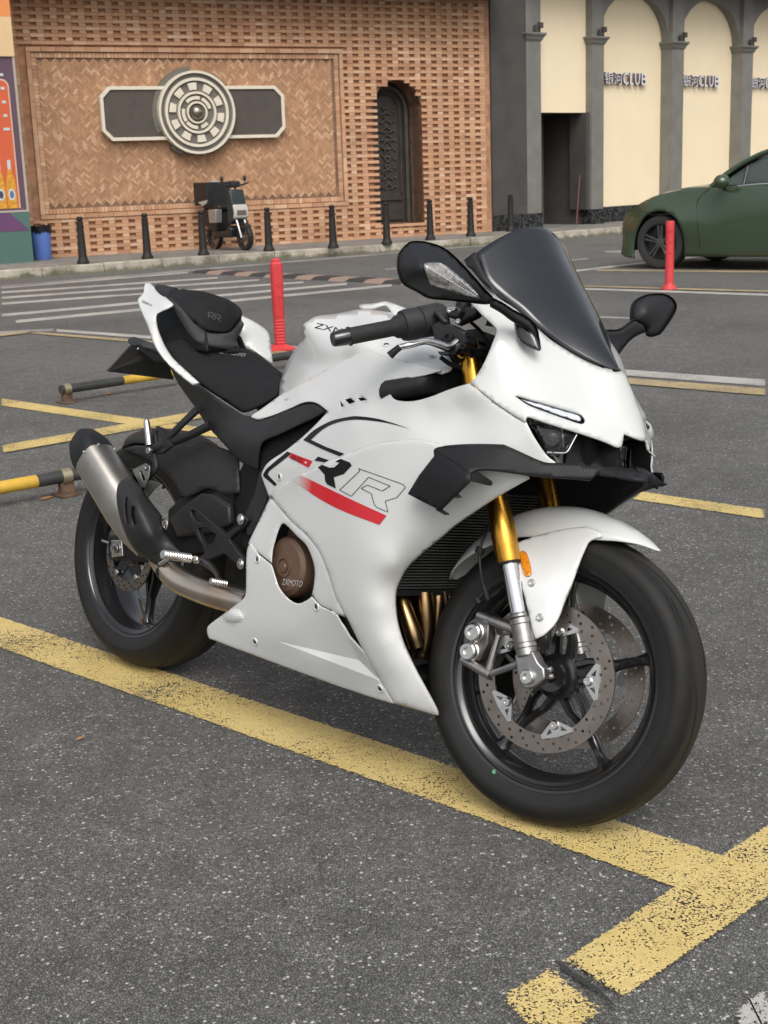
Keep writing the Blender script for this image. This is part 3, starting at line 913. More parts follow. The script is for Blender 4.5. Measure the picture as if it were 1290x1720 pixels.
for i, (a, b_) in enumerate(pil):
    part_box('pilaster', (a, -PD, 0.0 if i else 0.0), (b_, 0.06, 5.4), M_grey)
    part_box('marble_base', (a-0.012, -PD-0.012, 0.05), (b_+0.012, 0.0, 0.44), M_marb)
    bm = bmesh.new()
    prof = [(0, 3.66), (0.03, 3.70), (0.045, 3.74), (0.085, 3.79), (0.085, 3.82), (0, 3.82)]
    loft(bm, [[Vector((a-e, -PD-e, z)), Vector((b_+e, -PD-e, z)), Vector((b_+e, 0.05, z)), Vector((a-e, 0.05, z))] for e, z in prof])
    add_obj('capital', bm, M_grey, club, smooth=False)
    # small floodlight on the capital
    if i < 5:
        bm = bmesh.new(); mx = b_-0.10
        box(bm, (mx-0.05, -PD-0.12, 3.90), (mx+0.05, -PD-0.05, 4.0)); box(bm, (mx-0.012, -PD-0.08, 3.82), (mx+0.012, -PD-0.06, 3.91)); box(bm, (mx-0.14, -PD-0.09, 3.84), (mx-0.07, -PD-0.03, 3.95))
        add_obj('floodlight', bm, M_dgrey, club, smooth=False, bevel=0.004)
# cream panels and arches
NB = len(pil)-1
for i in range(NB):
    x0, x1 = pil[i][1], pil[i+1][0]
    if i == 0:
        part_box('cream_panel', (x0-0.002, -0.14, 2.36), (x1+0.002, -0.08, 5.4), M_cpan)
        bm = bmesh.new()
        box(bm, (x0-0.02, -0.05, 0.05), (x0, 2.2, 2.4)); box(bm, (x1, -0.05, 0.05), (x1+0.02, 2.2, 2.4)); box(bm, (x0, 2.2, 0.05), (x1, 2.25, 2.4)); box(bm, (x0, -0.08, 2.36), (x1, 2.2, 2.40))
        add_obj('passage_wall', bm, M_dgrey, club, smooth=False)
        part_box('passage_door', (x0, 0.75, 0.15), (x1-0.28, 0.80, 2.36), plain('passage_grey', (0.085, 0.075, 0.065), rough=0.7))
        part_box('jamb', (x1-0.10, -PD+0.06, 0.44), (x1+0.001, 0.2, 2.36), M_dgrey)
        continue
    cx_, rw_ = (x0+x1)/2, (x1-x0)/2
    part_box('cream_panel', (x0-0.01, 0.0, 0.46), (x1+0.01, 0.05, 5.3), M_cpan)
    part_box('marble_base', (x0+0.013, -0.06, 0.05), (x1-0.013, 0.05, 0.455), M_marb)
    bm = bmesh.new(); n_ = 28; sp_z = 3.82; rh = 0.92
    A_ = [(cx_ + rw_*cos(pi*k/n_), sp_z + rh*sin(pi*k/n_)) for k in range(n_+1)]
    for (xa, za), (xb, zb_) in zip(A_, A_[1:]):
        prism(bm, [Vector((xa, -0.20, za)), Vector((xb, -0.20, zb_)), Vector((xb, -0.20, 5.3)), Vector((xa, -0.20, 5.3))], (0, 0.198, 0))
    bmesh.ops.remove_doubles(bm, verts=bm.verts, dist=1e-4)
    add_obj('arch_spandrel', bm, M_grey, club, smooth=False)
part_box('main_wall', (pil[0][0]+0.02+2.6, 0.06, 0.0), (pil[-1][1], 6.0, 8.2), M_dgrey)
part_box('lintel_wall', (pil[0][0], 0.062, 2.42), (pil[1][1], 6.0, 8.2), M_dgrey)
bm = bmesh.new(); box(bm, (pil[0][0]-0.2, -0.9, 4.95), (pil[-1][1], 0.0, 5.35)); add_obj('eaves', bm, MATS['eaves_dark'], club, smooth=False)
# return wall from brickwork to first pilaster, its shade painted in as darker render
e0 = W_A + Vector((cos(W_TH), sin(W_TH), 0))*9.0; e0.z = 0
e1 = C_A + Vector((cos(C_TH), sin(C_TH), 0))*pil[0][0] + Vector((sin(C_TH), -cos(C_TH), 0))*(PD-0.01)
ret = empty('return_wall', (0, 0, 0)); tag(ret, 'plain grey wall with its shade painted dark between the brick facade and the first pilaster', 'wall')
dn = Vector((-(e1-e0).y, (e1-e0).x, 0)).normalized()
bm = bmesh.new(); prism(bm, [e0, e1, e1 + dn*0.4, e0 + dn*0.4], (0, 0, 8.0)); add_obj('render', bm, M_dgrey, ret, smooth=False)
bm = bmesh.new(); prism(bm, [e0 - dn*0.015 + Vector((0, 0, .02)), e1 - dn*0.015 + Vector((0, 0, .02)), e1 + dn*0.01 + Vector((0, 0, .02)), e0 + dn*0.01 + Vector((0, 0, .02))], (0, 0, 0.42)); add_obj('marble_base', bm, M_marb, ret, smooth=False)
# raised letters on the panels
plain('letter_face', (0.70, 0.68, 0.70), rough=0.5); plain('letter_side', (0.13, 0.11, 0.13), rough=0.6)
def letters(x0, x1, z0, z1):
    w = x1-x0; n0 = 6
    for txt, a, b_ in (('银', 0.0, 0.20), ('河', 0.215, 0.41), ('C', 0.43, 0.555), ('L', 0.59, 0.675), ('U', 0.71, 0.83), ('B', 0.87, 1.0)):
        cu = bpy.data.curves.new('club_letters', 'FONT'); cu.body = txt; cu.size = 1.0; cu.extrude = 0.07; cu.resolution_u = 2; cu.offset = 0.0 if a < 0.42 else 0.012
        o = bpy.data.objects.new('t', cu); COL.objects.link(o)
        me = bpy.data.meshes.new_from_object(o.evaluated_get(bpy.context.evaluated_depsgraph_get())); bpy.data.objects.remove(o)
        xs = [v_.co.x for v_ in me.vertices]; ys = [v_.co.y for v_ in me.vertices]; X0, X1, Y0, Y1 = min(xs), max(xs), min(ys), max(ys)
        for v_ in me.vertices:
            x, y, z = v_.co
            v_.co = (x0 + w*(a + (x-X0)/(X1-X0)*(b_-a)), -0.055 - z*0.5, z0 + (y-Y0)/(Y1-Y0)*(z1-z0))
        me.materials.clear(); me.materials.append(MATS['letter_face']); me.materials.append(MATS['letter_side']); me.update()
        for p_ in me.polygons: p_.material_index = 0 if abs(p_.normal.y) > 0.9 else 1
        o = bpy.data.objects.new('raised_letter', me); COL.objects.link(o); o.parent = club
for i in range(1, NB-1):
    x0, x1 = pil[i][1], pil[i+1][0]; w_ = x1-x0
    letters(x0 + w_*0.13, x0 + w_*0.74, 2.93, 3.17)

# ---------------------------------------------------------------- street furniture
M_iron = plain('black_iron', (0.030, 0.027, 0.024), spec=0.3, rough=0.6, metal=0.3, nscale=20, var=0.25)
bollard_px = [((140, 443), 'leftmost, beside the blue bin', 0), ((248, 435), 'second from the bin', 0), ((342, 429), 'standing in front of the parked scooter', 0), ((452, 422), 'just right of the parked scooter', 0), ((560, 417), 'between the scooter and the carved door', 0), ((650, 410), 'in front of the carved door', 0), ((723, 403), 'just right of the carved door', 0), ((791, 397), 'near the right end of the brickwork', 0), ((858, 389), 'in front of the dark return wall', 0)]
def bollard():
    bm = bmesh.new()
    H = 0.70
    lathe(bm, [(0, 0), (0.092, 0), (0.092, 0.035), (0.075, 0.06), (0.066, 0.09), (0.064, 0.10), (0.050, H-0.17), (0.056, H-0.165), (0.056, H-0.145), (0.048, H-0.14), (0.048, H-0.095), (0.055, H-0.09), (0.050, H-0.075), (0.034, H-0.068), (0.046, H-0.05), (0.049, H-0.03), (0.040, H-0.008), (0, H)], (0, 0, 0), (0, 0, 1), 20)
    return bm
b0 = None
for (q, txt, _) in bollard_px:
    P = G(q[0], q[1], KH)
    if b0 is None: b0 = add_obj('bollard', bollard(), M_iron, angle=35); o = b0
    else: o = b0.copy(); COL.objects.link(o)
    o.location = P; o.rotation_euler = (0, 0, rb.random())
    tag(o, 'black iron bollard with ball top, ' + txt, 'bollard', 'bollards along the pavement edge')
# red traffic posts
M_redp = plain('red_post_plastic', (0.58, 0.045, 0.05), rough=0.42, nscale=12, var=0.12)
P = G(471, 588); r1 = empty('traffic_post', P, 0.35)
tag(r1, 'taller looking red ribbed plastic post standing behind the motorcycle seat', 'traffic post', 'red plastic posts')
bm = bmesh.new()
def sq(w, z, ch=0.3): return [Vector((x*w, y*w, z)) for x, y in ((-1, -1+ch), (-1+ch, -1), (1-ch, -1), (1, -1+ch), (1, 1-ch), (1-ch, 1), (-1+ch, 1), (-1, 1-ch))]
secs = [sq(0.036, 0.03)]
z = 0.05
for k in range(8):
    secs += [sq(0.036, z), sq(0.040, z+0.005), sq(0.040, z+0.013), sq(0.036, z+0.018)]; z += 0.024
secs += [sq(0.037, 0.26), sq(0.040, 0.27), sq(0.043, 0.62), sq(0.041, 0.66), sq(0.030, 0.675), sq(0.030, 0.69), sq(0.020, 0.70)]
loft(bm, secs)
add_obj('post', bm, M_redp, r1, angle=30)
bm = bmesh.new(); loft(bm, [sq(0.105, 0.004, 0.15), sq(0.105, 0.018, 0.15), sq(0.075, 0.03, 0.2), sq(0.045, 0.045, 0.3)]); add_obj('base', bm, M_redp, r1, smooth=False)
for zz in (0.50, 0.40):
    for dx, dz in ((-0.018, 0), (0.018, 0), (0, 0.014), (0, -0.014)):
        bm = bmesh.new(); lathe(bm, [(0, 0.001), (0.0045, 0.001), (0.0045, 0)], (dx, -0.0427 + (0.62-zz)*0.0085, zz+dz), (0, -1, 0), 8); add_obj('hole', bm, M_void0 if 'M_void0' in globals() else M_iron, r1, smooth=False)
bm = bmesh.new(); lathe(bm, [(0, 0.002), (0.010, 0.002), (0.010, 0)], (0.03, -0.085, 0.022), (0, -0.2, 1), 10); add_obj('base_bolt', bm, M_iron, r1, smooth=False)
P = G(1124, 486); r2 = empty('traffic_post', P, 0.0)
tag(r2, 'round red plastic post in front of the green car', 'traffic post', 'red plastic posts')
bm = bmesh.new(); lathe(bm, [(0, 0.0), (0.085, 0.0), (0.085, 0.012), (0.075, 0.028), (0.052, 0.045), (0.046, 0.07), (0.044, 0.60), (0.046, 0.70), (0.042, 0.712), (0, 0.715)], (0, 0, 0), (0, 0, 1), 24); add_obj('post', bm, M_redp, r2, angle=40)
for zz in (0.60, 0.49, 0.38):
    bm = bmesh.new(); lathe(bm, [(0, 0.0015), (0.007, 0.0015), (0.007, 0)], (-0.005, -0.0445, zz), (0, -1, 0), 8); add_obj('hole', bm, M_iron, r2, smooth=False)

# low tube barriers
M_tb = plain('tube_black_band', (0.040, 0.042, 0.040), rough=0.42, nscale=8, var=0.25)
M_ty = plain('tube_yellow_band', (0.58, 0.36, 0.045), rough=0.42, nscale=8, var=0.25)
M_rust = plain('rusty_iron', (0.11, 0.065, 0.040), rough=0.85, nscale=25, var=0.5)
M_brass = plain('zinc_clamp', (0.46, 0.40, 0.26), rough=0.35, metal=0.8, nscale=20, var=0.2)
def barrier(label, a, b_, bands, posts, zc, r=0.028):
    A, B = G(a[0], a[1], zc), G(b_[0], b_[1], zc)
    e = empty('wheel_stop_barrier', Vector((A.x, A.y, 0)))
    tag(e, label, 'barrier', 'low tube barriers in the parking bays')
    d = B-A
    t0 = 0
    for t1, m_ in bands:
        bm = bmesh.new(); pr = [(0, 0), (r, 0), (r, d.length*(t1-t0)), (0, d.length*(t1-t0))]
        lathe(bm, pr, A + d*t0 - Vector((A.x, A.y, 0)), d, 22)
        add_obj('tube', bm, m_, e, angle=40); t0 = t1
    dn_ = d.normalized(); pn = Vector((-dn_.y, dn_.x, 0))
    for t in posts:
        c_ = A + d*t - Vector((A.x, A.y, 0))
        bm = bmesh.new()
        prism(bm, [c_ + dn_*-0.03 + pn*y_ + Vector((0, 0, z_)) for y_, z_ in ((-0.022, -zc+0.003), (0.022, -zc+0.003), (0.015, -r*0.9), (-0.015, -r*0.9))], dn_*0.06)
        prism(bm, [c_ + dn_*-0.05 + pn*y_ + Vector((0, 0, z_)) for y_, z_ in ((-0.05, -zc+0.002), (0.05, -zc+0.002), (0.05, -zc+0.010), (-0.05, -zc+0.010))], dn_*0.10)
        add_obj('post', bm, M_rust, e, smooth=False)
        bm = bmesh.new(); lathe(bm, [(r+0.0005, -0.022), (r+0.006, -0.022), (r+0.006, 0.022), (r+0.0005, 0.022)], c_, d, 22)
        add_obj('clamp', bm, M_brass, e, angle=30)
    return e
barrier('striped tube barrier whose end shows left of the number plate bracket', (102, 655), (505, 594), [(0.23, M_tb), (0.50, M_ty), (0.75, M_tb), (1, M_tb)], (0.02, 0.97), 0.085)
barrier('striped tube barrier running behind the silencer from the left edge', (-230, 861), (185, 786), [(0.30, M_tb), (0.675, M_ty), (1.0, M_tb)], (0.08, 0.80), 0.085)

# blue bin with a black liner
P = G(72, 436, KH); bn = empty('rubbish_bin', P)
tag(bn, 'blue plastic rubbish bin with a black bag over its rim', 'bin')
bm = bmesh.new(); lathe(bm, [(0, 0.0), (0.135, 0.0), (0.14, 0.01), (0.168, 0.48), (0.16, 0.48), (0, 0.46)], (0, 0, 0), (0, 0, 1), 28)
add_obj('bin_body', bm, plain('bin_blue', (0.11, 0.20, 0.56), rough=0.45), bn, angle=40)
bm = bmesh.new(); n_ = 40; rows = []
for j, (r, z) in enumerate(((0.150, 0.50), (0.185, 0.545), (0.182, 0.50), (0.180, 0.44))):
    rows.append([Vector(((r + rs.uniform(-.008, .008))*cos(2*pi*k/n_), (r + rs.uniform(-.008, .008))*sin(2*pi*k/n_), z + rs.uniform(-.025, .02)*(1 if j else .3))) for k in range(n_)])
loft(bm, rows, cap=False)
add_obj('bin_bag', bm, plain('black_bag', (0.012, 0.012, 0.013), rough=0.3), bn, angle=20)

# poster kiosk at the left edge
kq = G(57, 440, KH); KT = radians(35)
kio = empty('advertising_kiosk', kq, KT)
tag(kio, 'teal and purple advertising kiosk with an orange drinks poster at the left edge', 'kiosk')
def kx(px, py, off=0.0):
    return on_plane(px, py, Vector((kq.x, kq.y, 0)), KT, off)
M_teal = plain('kiosk_teal', (0.075, 0.15, 0.125), rough=0.5, nscale=3, var=0.05); M_purp = plain('kiosk_purple', (0.125, 0.052, 0.135), rough=0.5, nscale=3, var=0.05)
zs = lambda px, py: kx(px, py)[1] - KH
zP = zs(50, 352); zF = zs(22, 95)
def kb_(name, x0, x1, y0, y1, z0, z1, mat): 
    bm = bmesh.new(); box(bm, (x0, y0, z0), (x1, y1, z1)); return add_obj(name, bm, mat, kio, smooth=False)
kb_('kiosk_base', -3.2, 0, 0, 0.8, 0, zP-0.03, M_teal)
bm = bmesh.new(); prism(bm, [Vector((-3.2, -0.004, zP-0.32)), Vector((-0.02, -0.004, zP-0.32)), Vector((-0.32, -0.004, zP-0.035)), Vector((-3.2, -0.004, zP-0.035))], (0, 0.003, 0)); add_obj('purple_band', bm, M_purp, kio, smooth=False)
kb_('kiosk_body', -3.2, -0.01, 0.05, 0.78, zP-0.03, zF, M_teal)
M_frame = plain('kiosk_frame', (0.42, 0.36, 0.31), rough=0.5)
kb_('poster_frame', -0.035, 0, -0.005, 0.05, zP-0.03, zF, M_frame); kb_('poster_frame', -3.2, -0.035, -0.005, 0.05, zP-0.03, zP+0.0, M_frame)
kb_('poster', -3.2, -0.036, 0.01, 0.049, zP+0.001, zF, plain('poster_purple', (0.115, 0.068, 0.095), rough=0.4, nscale=3, var=0.1))
M_or = plain('poster_orange', (0.60, 0.115, 0.045), rough=0.4, nscale=3, var=0.06)
zO = kx(8, 135)[1]-KH
bm = bmesh.new(); 
r_ = 0.10; xo = -0.15
def rrect(x0, x1, z0, z1, r, y):
    return [Vector((x0, y, z0)), Vector((x1, y, z0))] + [Vector((x1-r + r*cos(pi/2*k/6), y, z1-r + r*sin(pi/2*k/6))) for k in range(7)] + [Vector((x0, y, z1))]
prism(bm, rrect(-3.1, xo, zP+0.03, zO, r_, 0.006), (0, 0.003, 0)); add_obj('poster_panel', bm, M_or, kio, smooth=False)
bm = bmesh.new(); prism(bm, rrect(-3.1, xo+0.025, zP+0.03, zO+0.025, r_+0.02, 0.0095), (0, 0.0003, 0)); add_obj('panel_border', bm, plain('poster_pale', (0.62, 0.42, 0.32), rough=0.4), kio, smooth=False)
# printed bottles
M_bot = plain('bottle_print', (0.62, 0.30, 0.035), rough=0.35, nscale=20, var=0.3); M_lab = plain('label_print', (0.55, 0.58, 0.58), rough=0.4); M_ink = plain('ink_dark', (0.05, 0.06, 0.10), rough=0.4)
for bx in (-0.25, -0.42, -0.62):
    bm = bmesh.new()
    o_ = [(-0.115, 0), (0.115, 0), (0.118, 0.45), (0.085, 0.62), (0.045, 0.74), (0.042, 0.95), (-0.042, 0.95), (-0.045, 0.74), (-0.085, 0.62), (-0.118, 0.45)]
    prism(bm, [Vector((bx+x*0.65, 0.002, zP+0.03+z*0.76)) for x, z in o_], (0, 0.003, 0)); add_obj('bottle_print', bm, M_bot, kio, smooth=False)
    bm = bmesh.new(); prism(bm, [Vector((bx+x*0.65, -0.0005, zP+0.03+z*0.76)) for x, z in ((-0.04, 0.78), (0.04, 0.78), (0.042, 0.96), (-0.042, 0.96))], (0, 0.002, 0)); add_obj('bottle_cap_print', bm, M_lab, kio, smooth=False)
    bm = bmesh.new(); prism(bm, [Vector((bx+0.055*cos(2*pi*k/24), -0.0005, zP+0.24+0.09*sin(2*pi*k/24))) for k in range(24)], (0, 0.002, 0)); add_obj('bottle_label_print', bm, M_lab, kio, smooth=False)
    bm = bmesh.new(); prism(bm, [Vector((bx+0.034*cos(2*pi*k/24), -0.003, zP+0.24+0.058*sin(2*pi*k/24))) for k in range(24)], (0, 0.002, 0)); add_obj('bottle_emblem_print', bm, M_ink if bx < -0.3 else plain('emblem_blue', (0.10, 0.17, 0.28), rough=0.4), kio, smooth=False)
for k in range(5):
    bm = bmesh.new(); z = zP + 1.22 + 0.20*k; w = 0.03 if k else 0.05
    prism(bm, [Vector((-0.23+dx, 0.0, z+dz)) for dx, dz in ((-w, -0.02), (w, -0.02), (w, 0.02), (-w, 0.02))], (0, 0.004, 0)); add_obj('poster_print', bm, M_lab, kio, smooth=False)
zB = zs(16, 28)
kb_('fascia', -3.2, 0.0, -0.02, 0.80, zF, zB, plain('fascia_beige', (0.70, 0.50, 0.27), rough=0.5, nscale=3, var=0.04))
kb_('fascia_top', -3.2, 0.0, -0.022, 0.80, zB, zB+1.2, plain('fascia_orange', (0.74, 0.27, 0.085), rough=0.5, nscale=3, var=0.04))

# ---------------------------------------------------------------- delivery scooter by the wall
f_c, r_c = G(413, 421, KH), None
sdir2 = Vector((0.60, -0.80, 0)).normalized()
WBs = 0.98
org = f_c - sdir2*WBs
sc = empty('parked_scooter', org, atan2(sdir2.y, sdir2.x))
tag(sc, 'black delivery scooter with a big rear box parked against the brick wall', 'scooter')
M_sb = plain('scooter_black', (0.018, 0.018, 0.019), rough=0.4, nscale=10, var=0.2); M_sgn = plain('scooter_green', (0.020, 0.032, 0.033), rough=0.35)
M_swh = plain('scooter_pale', (0.45, 0.43, 0.38), rough=0.4); M_bag = plain('cargo_bag', (0.016, 0.016, 0.016), rough=0.45, nscale=15, var=0.3, bmp=0.6, bscale=12)
for x in (0, WBs):
    bm = bmesh.new(); c = Vector((x, 0, 0.215))
    lathe_pts = [(0.145, -0.035), (0.175, -0.05), (0.205, -0.042), (0.215, 0), (0.205, 0.042), (0.175, 0.05), (0.145, 0.035)]
    rings = [[bm.verts.new((c.x + r*cos(2*pi*k/32), y, c.z + r*sin(2*pi*k/32))) for k in range(32)] for r, y in lathe_pts]
    for a, b_ in zip(rings, rings[1:]+rings[:1]):
        for k in range(32): bm.faces.new((a[k], a[(k+1) % 32], b_[(k+1) % 32], b_[k]))
    w_ = add_obj('wheel', bm, M_sb, sc, angle=50)
    bm = bmesh.new()
    for k in range(5):
        a = 2*pi*k/5; t = Vector((-sin(a), 0, cos(a)))*0.012; rr = Vector((cos(a), 0, sin(a)))
        prism(bm, [c + rr*0.03 - t + Vector((0, -0.012, 0)), c + rr*0.148 - t + Vector((0, -0.012, 0)), c + rr*0.148 + t + Vector((0, -0.012, 0)), c + rr*0.03 + t + Vector((0, -0.012, 0))], (0, 0.024, 0))
    lathe(bm, [(0, -0.04), (0.035, -0.04), (0.035, 0.04), (0, 0.04)], c, (0, 1, 0), 14)
    add_obj('rim', bm, plain('scooter_rim', (0.20, 0.15, 0.13), rough=0.5, metal=0.5), w_, angle=30)
def scp(name, pts, y0, y1, mat, bevel=0.012):
    bm = bmesh.new(); prism(bm, [Vector((x, y0, z)) for x, z in pts], (0, y1-y0, 0)); return add_obj(name, bm, mat, sc, bevel=bevel, bseg=2, angle=40)
scp('front_shield', [(0.74, 0.42), (0.86, 0.50), (0.90, 0.62), (0.80, 0.98), (0.76, 1.0), (0.70, 0.95), (0.68, 0.5)], -0.14, 0.14, M_sgn, 0.03)
scp('headlamp_surround', [(0.84, 0.50), (0.915, 0.54), (0.92, 0.68), (0.87, 0.76), (0.84, 0.74)], -0.135, 0.135, M_swh, 0.02)
scp('headlamp', [(0.90, 0.57), (0.926, 0.58), (0.926, 0.66), (0.90, 0.67)], -0.09, 0.09, plain('scooter_lamp', (0.14, 0.12, 0.10), rough=0.2), 0.008)
scp('footboard', [(0.22, 0.22), (0.76, 0.22), (0.78, 0.36), (0.70, 0.42), (0.60, 0.32), (0.30, 0.32)], -0.15, 0.15, M_sb, 0.02)
scp('rear_body', [(-0.16, 0.42), (0.28, 0.26), (0.34, 0.40), (0.34, 0.66), (-0.10, 0.70), (-0.20, 0.55)], -0.14, 0.14, M_sb, 0.03)
scp('seat', [(-0.15, 0.70), (0.40, 0.66), (0.42, 0.72), (0.36, 0.76), (-0.10, 0.79)], -0.13, 0.13, M_sb, 0.02)
scp('silver_side_box', [(0.28, 0.46), (0.50, 0.46), (0.52, 0.68), (0.26, 0.68)], -0.26, -0.14, plain('silver_box', (0.45, 0.45, 0.44), rough=0.35, metal=0.7), 0.01)
bm = bmesh.new(); loft(bm, [[Vector((x, y, z)) for x, y in ((-0.20, -0.25), (0.24, -0.25), (0.24, 0.22), (-0.20, 0.22))] for z in (0.74, 0.80, 1.10, 1.125)]); add_obj('cargo_box', bm, M_bag, sc, smooth=False, bevel=0.012)
bm = bmesh.new(); prism(bm, [Vector((x, -0.262, z)) for x, z in ((-0.05, 0.80), (0.28, 0.84), (0.22, 0.78), (0.10, 0.74))], (0, 0.01, 0)); add_obj('box_flap', bm, M_swh, sc, smooth=False)
bm = bmesh.new(); box(bm, (0.10, -0.1, 1.126), (0.16, 0.05, 1.15)); add_obj('box_tag', bm, M_swh, sc, smooth=False)
for s in (-1, 1):
    bm = bmesh.new(); tube(bm, [Vector((0.86, s*0.075, 0.50)), Vector((0.93, s*0.075, 0.36)), Vector((0.98, s*0.07, 0.215))], 0.018, 10, 3); add_obj('fork_leg', bm, plain('scooter_chrome', (0.6, 0.6, 0.6), rough=0.2, metal=1) if 'scooter_chrome' not in MATS else MATS['scooter_chrome'], sc)
bm = bmesh.new(); tube(bm, [Vector((0.78, 0, 0.95)), Vector((0.74, 0, 1.06))], 0.02, 10, 1); tube(bm, [Vector((0.70, -0.30, 1.10)), Vector((0.73, -0.12, 1.06)), Vector((0.73, 0.12, 1.06)), Vector((0.70, 0.30, 1.10))], 0.014, 10, 4)
add_obj('handlebar', bm, M_sb, sc)
scp('instrument_pod', [(0.70, 1.02), (0.80, 1.04), (0.80, 1.12), (0.68, 1.14)], -0.08, 0.08, M_sb)
for s in (-1, 1):
    bm = bmesh.new(); tube(bm, [Vector((0.71, s*0.20, 1.08)), Vector((0.71, s*0.22, 1.15))], 0.006, 8, 1); bmesh.ops.create_uvsphere(bm, u_segments=12, v_segments=8, radius=0.045, matrix=Matrix.Translation((0.71, s*0.22, 1.17)) @ Matrix.Diagonal((0.35, 0.8, 1, 1)))
    add_obj('mirror', bm, M_sb, sc)
bm = bmesh.new(); tube(bm, [Vector((0.36, -0.10, 0.26)), Vector((0.28, -0.20, 0.005))], 0.01, 8, 1); tube(bm, [Vector((0.18, -0.12, 0.26)), Vector((0.12, -0.14, 0.005))], 0.01, 8, 1); add_obj('stand', bm, M_rust, sc)
scp('front_mudguard', [(0.82, 0.40), (0.90, 0.45), (1.0, 0.455), (1.10, 0.42), (1.12, 0.38), (1.0, 0.435), (0.88, 0.42)], -0.055, 0.055, M_sb, 0.01)
# red pole and stick leaning in the passage
bm = bmesh.new(); a, b_ = CS(974, 294, -0.2), CS(968, 370, -0.25)
tube(bm, [Vector((a[0], -0.2, a[1])), Vector((b_[0], -0.25, KH+0.01))], 0.014, 10, 1)
for v_ in bm.verts: v_.co = C_A + Matrix.Rotation(C_TH, 3, 'Z') @ v_.co
o = add_obj('leaning_pole', bm, plain('pole_red_grey', (0.16, 0.05, 0.055), rough=0.5), smooth=False)
tag(o, 'thin red pole leaning in the dark passage beside the cream panel', 'pole')

# ---------------------------------------------------------------- the green car
CT = radians(180 - 39.5)          # heading of the car's nose, to the left and away
car_o = G(1108, 452)
cd = Vector((cos(CT), sin(CT), 0)); cl = Vector((-cd.y, cd.x, 0))     # cl points to the car's left = towards the camera
# near-side wheel plane passes through the tyre contact
M_cg, nt, b = new_mat('green_car_paint')
b.inputs['Base Color'].default_value = (0.042, 0.070, 0.036, 1); b.inputs['Metallic'].default_value = 0.25; b.inputs['Roughness'].default_value = 0.32
b.inputs['Coat Weight'].default_value = 0.9; b.inputs['Coat Roughness'].default_value = 0.04
car = bpy.data.objects.new('parked_car', None); COL.objects.link(car)
car.matrix_world = Matrix.Translation(car_o) @ Matrix.Rotation(CT, 4, 'Z')
tag(car, 'dark green car with grey wheels parked at the right edge behind the red post', 'car')
# car space: x forward, y left (towards the camera is +y or -y, whichever side is near), origin = near front contact
near = 1 if cl.dot(CAM_LOC - car_o) > 0 else -1
CR = Matrix.Rotation(CT, 3, 'Z').transposed()
CCAM = CR @ (CAM_LOC - car_o)
def CP(px, py, y):
    d = CR @ ray(px, py); t = (y - CCAM.y)/d.y; return CCAM + t*d
HWc = 0.90
def car_pt(px, py, inset=0.0): return CP(px, py, near*(0.04 - inset))
# shell: side skin at the near side, bent inwards above the shoulder and at the nose, mirrored about the middle line
mid_y = near*(0.04 - HWc)
def ins(px, py):
    """how far the skin lies inside the widest line"""
    return None
CARS = TPS([(1044, 426, .10), (1046, 400, .12), (1047, 380, .13), (1052, 362, .16), (1060, 352, .17), (1080, 372, .02), (1088, 360, .01), (1117, 354, .00), (1150, 400, .0), (1150, 431, .03), (1290, 431, .03), (1400, 432, .03), (1400, 360, .02), (1290, 360, .015), (1200, 350, .02), (1150, 350, .02), (1100, 345, .05), (1120, 335, .10), (1075, 345, .12), (1160, 325, .10), (1190, 320, .08), (1215, 317, .05), (1290, 310, .05), (1400, 305, .05), (1240, 385, .00), (1180, 400, .0)])
side = [(1044, 426, 1), (1046, 414), (1047, 400), (1046, 385), (1048, 370), (1053, 360), (1060, 353), (1075, 343), (1094, 333), (1114, 326), (1145, 319.5), (1176, 316), (1193, 315, 1), (1214, 315, 1), (1290, 309.5, 1), (1420, 306, 1), (1425, 433, 1), (1290, 431.5, 1), (1149, 431, 1), (1150, 420), (1148, 396), (1137, 369), (1117, 355), (1100, 355), (1086, 361), (1074, 378), (1067, 400), (1065, 425), (1066, 434, 1), (1050, 431)]
car_objs = []
def car_sheet(name, outline, field, mat, thick=0.02, step=8, off=0.0):
    O = sm(outline, 3)
    o = panel(name, O, lambda q: [0]*len(q), mat, car, thick=0, step=step, proj=lambda x, y, d: CP(x, y, near*(0.04 - float(field([(x, y)])[0]) + off)))
    md = o.modifiers.new('solid', 'SOLIDIFY'); md.thickness = thick; md.offset = 0
    smooth_mesh(o.data, 60)
    o2 = o.copy(); COL.objects.link(o2); o2.data = o.data.copy()
    for v_ in o2.data.vertices: v_.co.y = 2*mid_y - v_.co.y
    o2.data.flip_normals()
    return o
car_sheet('body_side', side, CARS, M_cg)
# bonnet: spans the two wing lines
bw_ = [(1060, 353), (1075, 343.5), (1094, 333.5), (1114, 326.5), (1145, 320), (1176, 316.5), (1193, 315)]
bm = bmesh.new(); secs = []
for q in bw_:
    p = CP(q[0], q[1], near*(0.04 - float(CARS([q])[0]))); sec = []
    for k in range(13):
        t = k/12; y = p.y + (2*mid_y - 2*p.y)*t
        sec.append(Vector((p.x + 0.10*sin(pi*t), y, p.z + 0.05*sin(pi*t)**0.7)))
    secs.append(sec)
loft(bm, secs, closed=False, cap=False); add_obj('bonnet', bm, M_cg, car, angle=60)
# front bumper between the sides
fb = [(1060, 353), (1052, 361), (1047, 375), (1046, 400), (1044, 424)]
bm = bmesh.new(); secs = []
for q in fb:
    p = CP(q[0], q[1], near*(0.04 - float(CARS([q])[0]))); secs.append([Vector((p.x + 0.04*sin(pi*k/12)**0.6, p.y + (2*mid_y-2*p.y)*k/12, p.z)) for k in range(13)])
loft(bm, secs, closed=False, cap=False); add_obj('front_bumper', bm, M_cg, car, angle=60)
